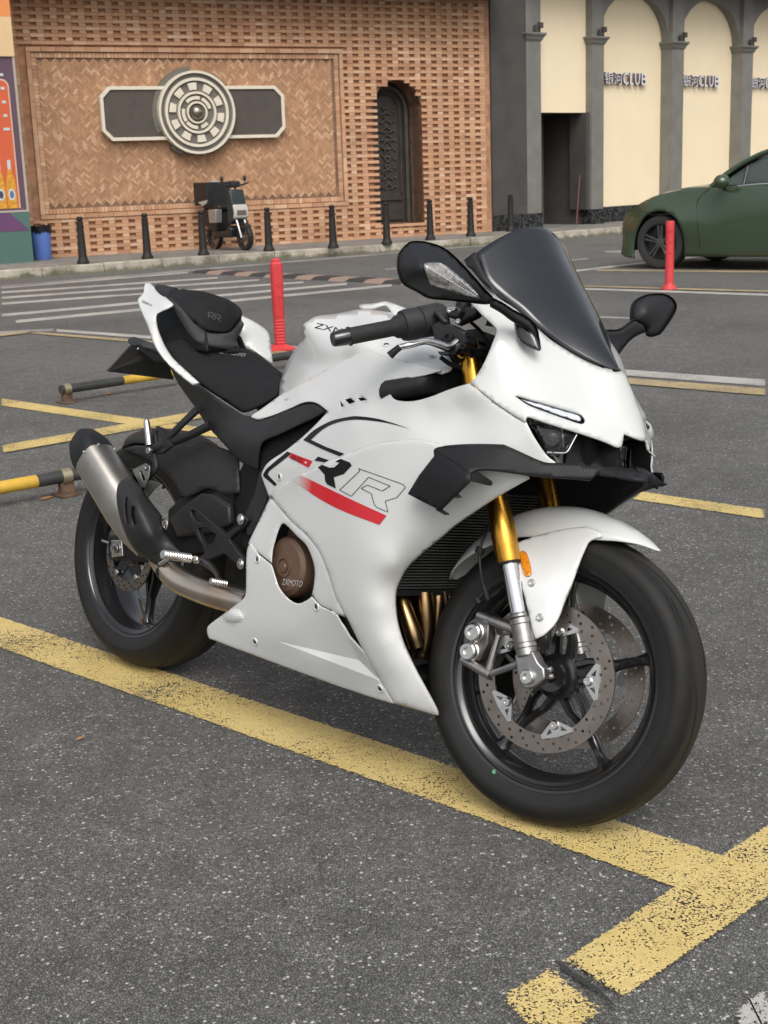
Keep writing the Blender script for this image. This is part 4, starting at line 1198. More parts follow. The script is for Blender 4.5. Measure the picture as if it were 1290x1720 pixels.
# greenhouse
def gp(px, py, i): return CP(px, py, near*(0.04 - i))
M_glassc = plain('car_glass', (0.035, 0.045, 0.042), rough=0.04, coat=0.6, spec=0.9)
roof = [(1193, 314.5, .10), (1207, 303, .14), (1226, 288, .19), (1259, 268, .24), (1290, 254.5, .27), (1340, 243, .29), (1420, 238, .30)]
bm = bmesh.new(); secs = []
for x, y, i in roof:
    p = gp(x, y, i); secs.append([Vector((p.x + 0.12*sin(pi*k/10), p.y + (2*mid_y-2*p.y)*k/10, p.z + 0.04*sin(pi*k/10))) for k in range(11)])
loft(bm, secs[:5], closed=False, cap=False)
o = add_obj('windscreen_glass', bm, M_glassc, car, angle=60)
bm = bmesh.new(); loft(bm, secs[4:], closed=False, cap=False); add_obj('roof', bm, M_cg, car, angle=60)
for sgn in (0, 1):
    bm = bmesh.new()
    P = [gp(x, y, i-0.005) for x, y, i in roof]
    if sgn: P = [Vector((p.x, 2*mid_y-p.y, p.z)) for p in P]
    tube(bm, P, 0.030, 10, 4); add_obj('roof_rail', bm, M_cg, car)
    bm = bmesh.new()
    P = [gp(x, y+3.2, i-0.004) for x, y, i in roof[1:]]
    if sgn: P = [Vector((p.x, 2*mid_y-p.y, p.z)) for p in P]
    tube(bm, P, 0.010, 8, 4); add_obj('chrome_strip', bm, plain('car_chrome', (0.7, 0.7, 0.7), rough=0.15, metal=1.0) if 'car_chrome' not in MATS else MATS['car_chrome'], car)
    bm = bmesh.new()
    P = [gp(x, y, 0.045) for x, y in ((1214, 314.5), (1250, 311.5), (1290, 308.5), (1420, 304))]
    if sgn: P = [Vector((p.x, 2*mid_y-p.y, p.z)) for p in P]
    tube(bm, P, 0.012, 8, 3); add_obj('belt_strip', bm, MATS['car_chrome'], car)
GL = TPS([(1207, 312, .07), (1230, 292, .19), (1259, 274, .23), (1290, 260, .26), (1420, 245, .28), (1420, 303, .07), (1290, 308, .07)])
M_gside, nt, b = new_mat('car_side_glass'); b.inputs['Base Color'].default_value = (0.10, 0.13, 0.12, 1); b.inputs['Roughness'].default_value = 0.03; b.inputs['Alpha'].default_value = 0.45; b.inputs['Coat Weight'].default_value = 0.5
car_sheet('side_window', [(1212, 313, 1), (1230, 296, 1), (1259, 276.5, 1), (1290, 262, 1), (1420, 247, 1), (1420, 303, 1), (1290, 308, 1)], GL, M_gside, thick=0.004)
# cabin inside
bm = bmesh.new(); p = gp(1240, 330, 0.2); box(bm, (p.x-2.6, min(2*mid_y-near*(-0.16), near*(-0.16)), 0.35), (p.x+0.2, max(2*mid_y+near*0.16, near*(-0.16)), 0.92)); 
o = add_obj('cabin_floor', bm, M_sb, car, smooth=False)
bm = bmesh.new(); q = gp(1262, 300, 0.45); 
rings_ = [q + Vector((0.02*sin(a), 0.17*cos(a), 0.17*sin(a))) for a in [2*pi*k/20 for k in range(20)]]
tube(bm, rings_ + [rings_[0]], 0.014, 8, 1); add_obj('steering_wheel', bm, M_sb, car)
for yy in (0.35, 1.05):
    bm = bmesh.new(); q = gp(1290, 300, 0.3); box(bm, (q.x-0.55, near*(0.04-yy-0.25), 0.9), (q.x-0.40, near*(0.04-yy+0.2), 1.32)) if near > 0 else box(bm, (q.x-0.55, -(0.04-yy+0.2), 0.9), (q.x-0.40, -(0.04-yy-0.25), 1.32))
    add_obj('front_seat', bm, plain('car_seat', (0.10, 0.09, 0.08), rough=0.8) if 'car_seat' not in MATS else MATS['car_seat'], car, bevel=0.04)
# pillar between quarter light and window
bm = bmesh.new(); tube(bm, [gp(1249, 311, .075), gp(1256, 280, .215)], 0.018, 8, 1); add_obj('window_pillar', bm, M_sb, car)
# door seams
for pts in ([(1176, 418), (1172, 380), (1170, 345), (1178, 328), (1192, 317)],):
    bm = bmesh.new(); tube(bm, [CP(x, y, near*(0.052 - float(CARS([(x, y)])[0]))) for x, y in pts], 0.0045, 6, 4); add_obj('door_seam', bm, M_sb, car)
# door mirror
bm = bmesh.new()
c_ = CP(1213, 305, near*0.16)
bmesh.ops.create_uvsphere(bm, u_segments=20, v_segments=12, radius=0.1, matrix=Matrix.Translation(c_) @ Matrix.Diagonal((1.0, 1.15, 0.85, 1)))
tube(bm, [c_ + Vector((0, 0, -0.05)), CP(1216, 315, near*(0.04-0.06))], 0.03, 8, 1)
add_obj('door_mirror', bm, M_cg, car)
# sill and underbody
bm = bmesh.new(); a, b_ = CP(1150, 430, near*0.0), CP(1420, 432, near*0.0)
y0_, y1_ = sorted((near*0.0, 2*mid_y-near*0.0)); box(bm, (b_.x, y0_, 0.17), (a.x, y1_, 0.30)); box(bm, (a.x, y0_, 0.22), (a.x+1.1, y1_, 0.5)) if False else None
add_obj('underbody', bm, M_sb, car, smooth=False)
bm = bmesh.new(); y0_, y1_ = sorted((near*-0.26, 2*mid_y+near*0.26)); box(bm, (-0.4, y0_, 0.2), (0.36, y1_, 0.66)); add_obj('wheel_housing', bm, M_sb, car, smooth=False)
bm = bmesh.new(); P_ = [CP(x, y, near*(0.046 - float(CARS([(x, y)])[0]))) for x, y in ((1053, 361), (1062, 354), (1072, 349), (1070, 356), (1060, 362))]
prism(bm, P_, (0, -near*0.05, 0)); add_obj('headlamp', bm, plain('car_lamp', (0.10, 0.10, 0.10), rough=0.1), car, smooth=False)
# wheels
M_cw = plain('car_rim_grey', (0.12, 0.12, 0.12), rough=0.3, metal=0.7)
def car_wheel(x, y_out, s):
    c = Vector((x, y_out, 0.335))
    bm = bmesh.new(); pr = [(0.225, -0.21), (0.26, -0.22), (0.315, -0.215), (0.333, -0.18), (0.335, -0.11), (0.333, -0.04), (0.315, -0.005), (0.26, 0.0), (0.225, -0.01)]
    rings = [[bm.verts.new((c.x + r*cos(2*pi*k/48), c.y + s*y, c.z + r*sin(2*pi*k/48))) for k in range(48)] for r, y in pr]
    for a, b_ in zip(rings, rings[1:]+rings[:1]):
        for k in range(48): bm.faces.new((a[k], a[(k+1) % 48], b_[(k+1) % 48], b_[k]))
    w_ = add_obj('wheel', bm, M_rubc, car, angle=50)
    bm = bmesh.new()
    rings = [[bm.verts.new((c.x + r*cos(2*pi*k/40), c.y + s*y, c.z + r*sin(2*pi*k/40))) for k in range(40)] for r, y in ((0.232, -0.006), (0.222, -0.01), (0.215, -0.05), (0.20, -0.09), (0.0001, -0.10))]
    for a, b_ in zip(rings, rings[1:]):
        for k in range(40): bm.faces.new((a[k], a[(k+1) % 40], b_[(k+1) % 40], b_[k]))
    add_obj('rim', bm, M_sb, w_, angle=40)
    for k in range(5):
        for da in (-0.13, 0.13):
            a = 2*pi*k/5 + 0.3; bm = bmesh.new()
            p0_ = c + Vector((0.05*cos(a+da*2), -s*0.025, 0.05*sin(a+da*2))); p1_ = c + Vector((0.215*cos(a+da), -s*0.018, 0.215*sin(a+da)))
            tube(bm, [p0_, p1_], 0.014, 6, 1); add_obj('spoke', bm, M_cw, w_)
    bm = bmesh.new(); lathe(bm, [(0, 0.0), (0.055, -0.005), (0.06, -0.03)], c + Vector((0, -s*0.01, 0)), (0, s, 0), 16); add_obj('wheel_cap', bm, M_cw, w_)
M_rubc = plain('car_tyre', (0.022, 0.022, 0.021), rough=0.75)
car_wheel(0.0, near*0.02, near)
car_wheel(-2.75, near*0.02, near)
car_wheel(0.0, 2*mid_y-near*0.02, -near)
car_wheel(-2.75, 2*mid_y-near*0.02, -near)

# fallen leaves and scraps on the tarmac
M_leaf = plain('dry_leaf', (0.32, 0.17, 0.07), rough=0.8, nscale=60, var=0.3)
for q, lb_ in (((135, 1240), 'small dry orange leaf on the asphalt left of the rear wheel'), ((78, 836), 'pale dry leaf lying below the lower striped barrier'), ((182, 661), 'dry leaf lying under the upper striped barrier')):
    P = G(*q, 0.006); bm = bmesh.new(); r0 = rb.uniform(0, 6)
    L_ = 0.011 if q[1] > 1000 else 0.04
    prism(bm, [Vector((L_*x, L_*y*0.45, 0.003*sin(x*3))) for x, y in ((-1, 0), (-0.5, 0.7), (0.2, 0.9), (0.8, 0.5), (1.2, 0), (0.7, -0.6), (0, -0.8), (-0.6, -0.5))], (0, 0, 0.0012))
    o = add_obj('dry_leaf', bm, M_leaf, smooth=False); o.location = P; o.rotation_euler = (0.05, 0.1, r0)
    tag(o, lb_, 'leaf', 'leaves on the car park')
# ================================================================== THE MOTORCYCLE
M_white = plain('white_paint', (0.615, 0.625, 0.608), rough=0.24, coat=0.55, nscale=3, var=0.012, rvar=0.05, coat_rough=0.04)
M_blk = plain('black_plastic', (0.014, 0.0145, 0.016), rough=0.52, spec=0.3, nscale=30, var=0.2, bmp=0.12, bscale=900)
M_gry = plain('dark_grey_plastic', (0.022, 0.022, 0.0225), rough=0.48, spec=0.3, nscale=25, var=0.1, bmp=0.1, bscale=900)
M_gloss = plain('gloss_black', (0.010, 0.010, 0.011), rough=0.12, coat=0.6, nscale=20, var=0.1, rvar=0.05)
M_rim = plain('rim_black', (0.013, 0.013, 0.014), rough=0.20, coat=0.5, nscale=20, var=0.15, rvar=0.06)
M_void = plain('frame_and_gap_black', (0.007, 0.007, 0.007), rough=0.6, spec=0.25, nscale=40, var=0.3)
M_liner = plain('fairing_inside', (0.02, 0.02, 0.02), rough=0.7, nscale=40, var=0.2)
M_rub0 = plain('tyre_rubber', (0.0115, 0.0113, 0.011), rough=0.62, nscale=90, var=0.22, bmp=0.15, bscale=500, rvar=0.12)
M_groove = plain('tyre_groove', (0.004, 0.004, 0.004), rough=0.9)
M_gold = plain('gold_anodised', (0.72, 0.36, 0.055), rough=0.26, metal=1.0, nscale=40, var=0.06, rvar=0.05)
M_chrome = plain('chrome', (0.78, 0.78, 0.79), rough=0.09, metal=1.0, nscale=40, var=0.03, rvar=0.03)
M_alu = plain('cast_aluminium', (0.36, 0.35, 0.34), rough=0.38, metal=1.0, nscale=80, var=0.12, bmp=0.12, bscale=1200)
M_alud = plain('dark_cast_aluminium', (0.16, 0.15, 0.145), rough=0.42, metal=1.0, nscale=80, var=0.15, bmp=0.12, bscale=1200)
M_bolt = plain('bright_steel', (0.62, 0.61, 0.59), rough=0.25, metal=1.0, nscale=80, var=0.1)
M_disc = plain('disc_steel', (0.30, 0.255, 0.22), rough=0.33, metal=1.0, nscale=25, var=0.14, rvar=0.06)
M_bronze = plain('bronze_cover', (0.19, 0.115, 0.08), rough=0.40, metal=0.55, nscale=40, var=0.08, bmp=0.1, bscale=1400)
M_ti = plain('brushed_titanium', (0.56, 0.52, 0.47), rough=0.36, metal=1.0, nscale=18, var=0.12, rvar=0.08)
M_pipe = None
M_seat = plain('seat_fabric', (0.013, 0.0135, 0.0145), rough=0.78, nscale=60, var=0.15, bmp=0.35, bscale=1600, spec=0.2)
M_red = plain('red_film', (0.55, 0.012, 0.02), rough=0.35, spec=0.3, nscale=10, var=0.03)
M_blkfilm = plain('black_film', (0.006, 0.007, 0.0065), rough=0.35, spec=0.25, nscale=10, var=0.05)
M_greyfilm = plain('grey_film', (0.05, 0.05, 0.05), rough=0.4)
M_txt = plain('pale_lettering', (0.42, 0.41, 0.39), rough=0.5)
M_amber = plain('amber_lens', (0.62, 0.21, 0.012), rough=0.12, coat=0.6, nscale=200, var=0.3)
M_drl, nt, b = new_mat('running_light')
b.inputs['Base Color'].default_value = (0.62, 0.65, 0.72, 1); b.inputs['Roughness'].default_value = 0.15
b.inputs['Coat Weight'].default_value = 0.8
# header pipe: heat-tinted steel
def pipe_mat(name, c1, c2, c3, rough):
    m, nt, b = new_mat(name)
    v = coords(nt, 'Object', (1, 1, 1))
    n1 = noise_t(nt, v, 7, 3)
    nt.links.new(ramp(nt, n1, [(0.32, c1), (0.5, c2), (0.68, c3)]), b.inputs['Base Color'])
    b.inputs['Metallic'].default_value = 1; b.inputs['Roughness'].default_value = rough
    return m
M_pipe = pipe_mat('link_pipe_steel', (0.72, 0.61, 0.47), (0.66, 0.58, 0.49), (0.62, 0.46, 0.34), 0.30)
M_head = pipe_mat('header_steel', (0.26, 0.16, 0.075), (0.36, 0.26, 0.14), (0.15, 0.105, 0.08), 0.27)
# smoked screen
M_screen, nt, b = new_mat('smoked_screen')
b.inputs['Base Color'].default_value = (0.013, 0.015, 0.019, 1); b.inputs['Roughness'].default_value = 0.07
b.inputs['Alpha'].default_value = 0.93; b.inputs['Specular IOR Level'].default_value = 0.8
vv = coords(nt, 'Object', (14, 5, 5))
nt.links.new(ramp(nt, noise_t(nt, vv, 2.2, 5, 0.6), [(0.35, 0.09), (0.75, 0.16)]), b.inputs['Roughness'])
M_lens, nt, b = new_mat('clear_lens')
b.inputs['Base Color'].default_value = (0.9, 0.9, 0.9, 1); b.inputs['Roughness'].default_value = 0.04
b.inputs['Transmission Weight'].default_value = 1.0; b.inputs['IOR'].default_value = 1.2; b.inputs['Alpha'].default_value = 0.5
def tyre_mat(name, c, rs, rt, hub):
    m, nt, b = new_mat(name)
    v = coords(nt)
    n1 = noise_t(nt, v, 12, 5, 0.65); n2 = noise_t(nt, v, 420, 2)
    sub = nt.nodes.new('ShaderNodeVectorMath'); sub.operation = 'SUBTRACT'; nt.links.new(v, sub.inputs[0]); sub.inputs[1].default_value = c
    mul = nt.nodes.new('ShaderNodeVectorMath'); mul.operation = 'MULTIPLY'; nt.links.new(sub.outputs[0], mul.inputs[0]); mul.inputs[1].default_value = (1, 0, 1)
    ln = nt.nodes.new('ShaderNodeVectorMath'); ln.operation = 'LENGTH'; nt.links.new(mul.outputs[0], ln.inputs[0])
    tr = ramp(nt, math_(nt, 'MULTIPLY', ln.outputs['Value'], 2.0), [(rs*2, 0.0), (rs*2+0.004, 1.0)])
    wallc = ramp(nt, n1, [(0.3, (0.013, 0.0128, 0.0124)), (0.7, (0.019, 0.0187, 0.018))])
    trc = ramp(nt, n1, [(0.35, (0.0075, 0.0075, 0.0072)), (0.75, (0.0145, 0.0137, 0.0125))])
    spk = ramp(nt, n2, [(0.71, 0.0), (0.75, 1.0)])
    crown = ramp(nt, math_(nt, 'MULTIPLY', ln.outputs['Value'], 2.0), [(rt*2-0.012, 0.0), (rt*2, 1.0)])
    trc = mixc(nt, math_(nt, 'MULTIPLY', crown, 0.55), trc, (0.040, 0.036, 0.030))
    trc = mixc(nt, math_(nt, 'MULTIPLY', spk, hub), trc, (0.10, 0.095, 0.085))
    nt.links.new(mixc(nt, tr, wallc, trc), b.inputs['Base Color'])
    nt.links.new(ramp(nt, tr, [(0, 0.46), (1, 0.62)]), b.inputs['Roughness'])
    # moulded rings on the wall
    wv = math_(nt, 'SINE', math_(nt, 'MULTIPLY', ln.outputs['Value'], 900.0))
    h = math_(nt, 'MULTIPLY', ramp(nt, wv, [(0.85, 0.0), (1.0, 1.0)]), math_(nt, 'SUBTRACT', 1.0, tr))
    h = math_(nt, 'ADD', math_(nt, 'MULTIPLY', h, 0.5), math_(nt, 'MULTIPLY', noise_t(nt, v, 700, 3), 0.5))
    bump(nt, b, h, 0.35, 0.0006)
    b.inputs['Specular IOR Level'].default_value = 0.3
    return m
M_rub = tyre_mat('rear_tyre_rubber', (0, 0, RR), 0.262, 0.312, 0.05)
M_rubf2 = tyre_mat('front_tyre_tread', tuple(F_AX), 0.256, 0.297, 0.40)
# tyre with shoulder dust
m, nt, b = new_mat('front_tyre_rubber'); M_rubf = m
v = coords(nt)
n1 = noise_t(nt, v, 12, 5, 0.65); n2 = noise_t(nt, v, 420, 2)
base = ramp(nt, n1, [(0.35, (0.0105, 0.0105, 0.0102)), (0.72, (0.021, 0.0195, 0.017))])
spk = ramp(nt, n2, [(0.70, 0.0), (0.76, 1.0)])
nt.links.new(mixc(nt, math_(nt, 'MULTIPLY', spk, 0.35), base, (0.13, 0.12, 0.105)), b.inputs['Base Color'])
b.inputs['Roughness'].default_value = 0.66
bump(nt, b, noise_t(nt, v, 700, 3), 0.2, 0.0005)

bike = empty('motorcycle')
bike.matrix_world = Matrix.Translation(BK_T) @ BK_R.to_4x4()
tag(bike, 'white sport motorcycle with gold fork and dark smoked screen leaning on its stand', 'motorcycle')
R_AX = Vector((0, 0, RR))

# ---------------------------------------------------------------- wheels
def ring_pts(c, r, y, n):
    return [Vector((c.x + r*cos(2*pi*k/n), c.y + y, c.z + r*sin(2*pi*k/n))) for k in range(n)]
def lathe_y(bm, prof, c, n=96, closed=True):
    """profile of (radius, y) spun about the wheel axle"""
    rings = [[bm.verts.new((c.x + r*cos(2*pi*k/n), c.y + y, c.z + r*sin(2*pi*k/n))) for k in range(n)] for r, y in prof]
    prs = list(zip(rings, rings[1:])) + ([(rings[-1], rings[0])] if closed else [])
    for a, b_ in prs:
        for k in range(n): bm.faces.new((a[k], a[(k+1) % n], b_[(k+1) % n], b_[k]))
def tyre_profile(Rc, hw, bead_r, bead_y):
    pr = [(bead_r, -bead_y), (bead_r + 0.010, -bead_y - 0.006)]
    wall = Vector((bead_r + 0.022, -(hw * 0.93)))
    pr.append((wall.x, wall.y))
    for k in range(0, 25):
        a = -pi/2 + pi * k / 24
        yy = hw * sin(a); rr = Rc - (Rc - bead_r - 0.040) * (1 - cos(a)**0.85 if abs(cos(a)) > 1e-6 else 1)
        pr.append((rr, yy))
    pr.append((wall.x, -wall.y)); pr.append((bead_r + 0.010, bead_y + 0.006)); pr.append((bead_r, bead_y))
    return pr
def wheel(name, c, Rc, hw, bead_y, parent, mw, tmat, angs, front):
    br = 0.219
    bm = bmesh.new()
    fl = bead_y + 0.004
    prof = [(br+0.0120, -fl-0.0035), (br+0.0135, -fl), (br+0.0105, -fl+0.006), (br-0.001, -fl+0.012), (br-0.004, -fl+0.02), (br-0.012, -fl+0.03), (br-0.014, 0), (br-0.012, fl-0.03), (br-0.004, fl-0.02), (br-0.001, fl-0.012), (br+0.0105, fl-0.006), (br+0.0135, fl), (br+0.0120, fl+0.0035),
            (br+0.006, fl+0.002), (br+0.003, fl-0.004), (br-0.008, fl-0.010), (br-0.010, fl-0.020), (br-0.020, fl-0.034), (br-0.024, 0.012), (br-0.024, -0.012), (br-0.020, -fl+0.034), (br-0.010, -fl+0.020), (br-0.008, -fl+0.010), (br+0.003, -fl+0.004), (br+0.006, -fl-0.002)]
    lathe_y(bm, prof, c, 112)
    W = add_obj(name, bm, M_rim, parent, mw=mw, angle=40)
    bm = bmesh.new()
    lathe_y(bm, tyre_profile(Rc, hw, br+0.0015, bead_y), c, 144, closed=False)
    T = add_obj('tyre', bm, tmat, W, angle=60)
    # tread grooves: thin recessed-looking sipes laid into the crown
    bm = bmesh.new(); rnd = random.Random(3)
    def surf(th, s):
        a = s * pi/2; yy = hw*sin(a); rr = Rc - (Rc - br - 0.040) * (1 - max(0, cos(a))**0.85)
        return Vector((c.x + rr*cos(th), c.y + yy, c.z + rr*sin(th))), Vector((cos(a)*cos(th), sin(a), cos(a)*sin(th)))
    ng = 7 if front else 6
    for i in range(ng):
        for sd_ in (-1, 1):
            th0 = 2*pi*i/ng + (0.2 if sd_ > 0 else 0.55)
            for (dth, s0, s1, wd) in ((0.55, 0.12, 0.36, 0.0034), (0.22, 0.44, 0.38, 0.0028), (0.30, 0.56, 0.47, 0.0020)):
                n = 14; L_ = []; Rr = []
                for k in range(n+1):
                    t = k/n; th = th0 + dth*t; s = sd_*(s0 + (s1-s0)*t**1.6)
                    p, nn = surf(th, s); q, _ = surf(th, s + sd_*0.001)
                    side = (q-p).normalized(); wk = wd*sin(pi*min(1, 0.06+t*0.94))**0.4 if t < 1 else 0.0002
                    L_.append(bm.verts.new(p + nn*0.00035 - side*wk)); Rr.append(bm.verts.new(p + nn*0.00035 + side*wk))
                for k in range(n): bm.faces.new((L_[k], L_[k+1], Rr[k+1], Rr[k]))
    add_obj('tread_groove', bm, M_groove, T, smooth=False, recalc=False)
    # spokes: five, each splitting towards the hub
    rim_r = br - 0.018
    for a in angs:
        bm = bmesh.new()
        ca = radians(a)
        def sp(r, th, y): return Vector((c.x + r*cos(th), y, c.z + r*sin(th)))
        for s in (-1, 1):
            secs = []
            for (r, dth, w, dy) in ((0.040, 0.42*s, 0.010, 0.020), (0.075, 0.23*s, 0.0085, 0.017), (0.105, 0.075*s, 0.008, 0.014), (0.125, 0.03*s, 0.008, 0.012)):
                th = ca + dth; rad = Vector((cos(th), 0, sin(th))); tan = Vector((-sin(th), 0, cos(th))); P = sp(r, th, c.y)
                secs.append([P + tan*w*u_ + Vector((0, dy*v_, 0)) for u_, v_ in ((-1,-0.5),(-0.5,-1),(0.5,-1),(1,-0.5),(1,0.5),(0.5,1),(-0.5,1),(-1,0.5))])
            loft(bm, secs)
        secs = []
        for (r, w, dy) in ((0.112, 0.012, 0.013), (0.135, 0.0105, 0.012), (0.17, 0.0095, 0.012), (rim_r-0.012, 0.012, 0.014), (rim_r, 0.022, 0.018), (rim_r+0.006, 0.026, 0.02)):
            tan = Vector((-sin(ca), 0, cos(ca))); P = sp(r, ca, c.y)
            secs.append([P + tan*w*u_ + Vector((0, dy*v_, 0)) for u_, v_ in ((-1,-0.5),(-0.5,-1),(0.5,-1),(1,-0.5),(1,0.5),(0.5,1),(-0.5,1),(-1,0.5))])
        loft(bm, secs)
        add_obj('spoke', bm, M_rim, W, angle=50)
    bm = bmesh.new()
    hwid = 0.050 if front else 0.075
    lathe_y(bm, [(0.0125, -hwid), (0.030, -hwid), (0.032, -hwid+0.01), (0.040, -0.028), (0.047, -0.022), (0.047, 0.022), (0.040, 0.028), (0.032, hwid-0.01), (0.030, hwid), (0.0125, hwid)], c, 40)
    add_obj('hub', bm, M_rim, W, angle=30)
    # valve stem
    bm = bmesh.new(); va = radians(angs[0] - 36 - 144)
    rv = Vector((cos(va), 0, sin(va)))
    tube(bm, [c + rv*0.205, c + rv*0.178 + Vector((0, -0.012, 0))], [0.0045, 0.0038], 8, 1)
    add_obj('valve', bm, M_blk, W)
    return W
def plate2d(outer, holes, to3, h0, h1):
    """flat plate with real holes; to3(u, v, h) places it"""
    pts = list(outer); ed = [(i, (i+1) % len(outer)) for i in range(len(outer))]
    for h in holes:
        b0 = len(pts); pts += h; ed += [(b0+i, b0+(i+1) % len(h)) for i in range(len(h))]
    r = delaunay_2d_cdt([Vector(p) for p in pts], ed, [], 0, 1e-7)
    vs, fs = r[0], r[2]
    bm = bmesh.new()
    good = []
    for f in fs:
        cx = sum(vs[i].x for i in f)/3; cy = sum(vs[i].y for i in f)/3
        if inside((cx, cy), outer) and not any(inside((cx, cy), h) for h in holes): good.append(f)
    A = [bm.verts.new(to3(v.x, v.y, h0)) for v in vs]; B = [bm.verts.new(to3(v.x, v.y, h1)) for v in vs]
    cnt = {}
    for f in good:
        bm.faces.new([A[i] for i in f]); bm.faces.new([B[i] for i in reversed(f)])
        for i in range(3):
            e = (f[i], f[(i+1) % 3]); cnt[tuple(sorted(e))] = cnt.get(tuple(sorted(e)), []) + [e]
    for k, e in cnt.items():
        if len(e) == 1:
            a, b_ = e[0]; bm.faces.new((A[b_], A[a], B[a], B[b_]))
    for v in [v for v in bm.verts if not v.link_faces]: bm.verts.remove(v)
    return bm
def circ2(cx, cy, r, n=8, ph=0.0): return [(cx + r*cos(2*pi*k/n + ph), cy + r*sin(2*pi*k/n + ph)) for k in range(n)]
def disc(c, y, r1, r0, th, parent, mw, ngrp, hr=0.0034, wavy=0.0):
    def to3(u, v, h): return Vector((c.x + u, y + h, c.z + v))
    outer = [((r1 + wavy*cos(12*2*pi*k/96))*cos(2*pi*k/96), (r1 + wavy*cos(12*2*pi*k/96))*sin(2*pi*k/96)) for k in range(96)]
    holes = [[(r0*cos(-2*pi*k/72), r0*sin(-2*pi*k/72)) for k in range(72)]]
    for g in range(ngrp):
        for j, fr in enumerate((0.20, 0.50, 0.80)):
            a = 2*pi*(g + j*0.34)/ngrp; rr = r0 + (r1-r0)*fr
            holes.append(circ2(rr*cos(a), rr*sin(a), hr, 8))
    bm = plate2d(outer, holes, to3, -th/2, th/2)
    return add_obj('brake_disc', bm, M_disc, parent, mw=mw, smooth=False)

FA = (23, -49, -121, 167, 95)
fw = wheel('front_wheel', F_AX, RF, 0.060, 0.0475, bike, STEER, M_rubf2, FA, True)
rw = wheel('rear_wheel', R_AX, RR, 0.090, 0.074, bike, None, M_rub, (-92, -164, 124, 52, -20), False)
for s in (-1, 1):
    d = disc(F_AX, s*0.074, 0.150, 0.1135, 0.0045, fw, None, 24)
    for k in range(5):
        a = radians(8 + 72*k)
        rad = Vector((cos(a), 0, sin(a))); tan = Vector((-sin(a), 0, cos(a)))
        def to3(u, v, h): return Vector((F_AX.x, s*(0.0765+h), F_AX.z)) + rad*u + tan*v
        out = sm([(0.117, 0.034, 1), (0.110, 0.036, 1), (0.093, 0.012), (0.088, 0.0), (0.093, -0.012), (0.110, -0.036, 1), (0.117, -0.034, 1), (0.1205, 0, 1)], 4)
        h1 = [(0.1105, 0.010), (0.1125, 0.024), (0.1005, 0.0125)]; h2 = [(0.1105, -0.010), (0.1005, -0.0125), (0.1125, -0.024)]
        bm = plate2d(out, [h1, h2], to3, -0.0025, 0.0035)
        add_obj('disc_carrier', bm, M_bolt if s < 0 else M_alu, fw, smooth=False)
        bm = bmesh.new()
        lathe(bm, [(0, 0.006), (0.0035, 0.006), (0.0036, 0.008), (0.0075, 0.008), (0.008, 0.006), (0.0095, 0.003), (0.0095, 0)], Vector((F_AX.x, s*0.079, F_AX.z)) + rad*0.0965, (0, s, 0), 14)
        add_obj('carrier_bolt', bm, M_bolt, fw, angle=30)
d = disc(R_AX, -0.092, 0.106, 0.078, 0.0045, rw, None, 18, 0.0032)
bm = bmesh.new()
for k in range(5):
    a = radians(20 + 72*k); rad = Vector((cos(a), 0, sin(a))); tan = Vector((-sin(a), 0, cos(a)))
    P = Vector((0, -0.090, RR))
    prism(bm, [P + rad*0.080 + tan*0.014, P + rad*0.03 + tan*0.020, P + rad*0.03 - tan*0.020, P + rad*0.080 - tan*0.014], (0, 0.005, 0))
lathe_y(bm, [(0.014, -0.098), (0.034, -0.098), (0.040, -0.09), (0.040, -0.07), (0.014, -0.07)], Vector((0, 0, RR)), 28)
add_obj('disc_hub', bm, M_rim, rw, angle=30)
for k in range(5):
    a = radians(20 + 72*k); bm = bmesh.new()
    lathe(bm, [(0, 0.006), (0.005, 0.006), (0.008, 0.004), (0.008, 0)], Vector((0.076*cos(a), -0.0945, RR + 0.076*sin(a))), (0, -1, 0), 12)
    add_obj('carrier_bolt', bm, M_bolt, rw, angle=30)
# balance marks on the tyre walls
def dot_on_wall(c, th, r, y, col, parent, rad=0.0045):
    bm = bmesh.new()
    lathe(bm, [(0, 0.0012), (rad, 0.0012), (rad, 0)], Vector((c.x + r*cos(th), y, c.z + r*sin(th))), (0, -1, 0), 10)
    add_obj('paint_dot', bm, col, parent, smooth=False)
M_green = plain('green_dot', (0.12, 0.42, 0.22), rough=0.6)
dot_on_wall(F_AX, atan2(*reversed([(UF(835, 1285, -.058) - F_AX).x, (UF(835, 1285, -.058) - F_AX).z])), 0.232, -0.0535, M_green, fw)
dot_on_wall(R_AX, radians(148), 0.243, -0.084, M_green, rw)
# axles
def bolt_at(p, ax, r, h, mat, parent, name='bolt', mw=None, socket=True):
    bm = bmesh.new()
    pr = [(0, h*0.35), (r*0.42, h*0.35), (r*0.45, h), (r*0.85, h), (r, h*0.75), (r, 0)] if socket else [(0, h), (r*0.8, h), (r, h*0.7), (r, 0)]
    lathe(bm, pr, p, ax, 16 if r < 0.012 else 24)
    return add_obj(name, bm, mat, parent, angle=30, mw=mw)

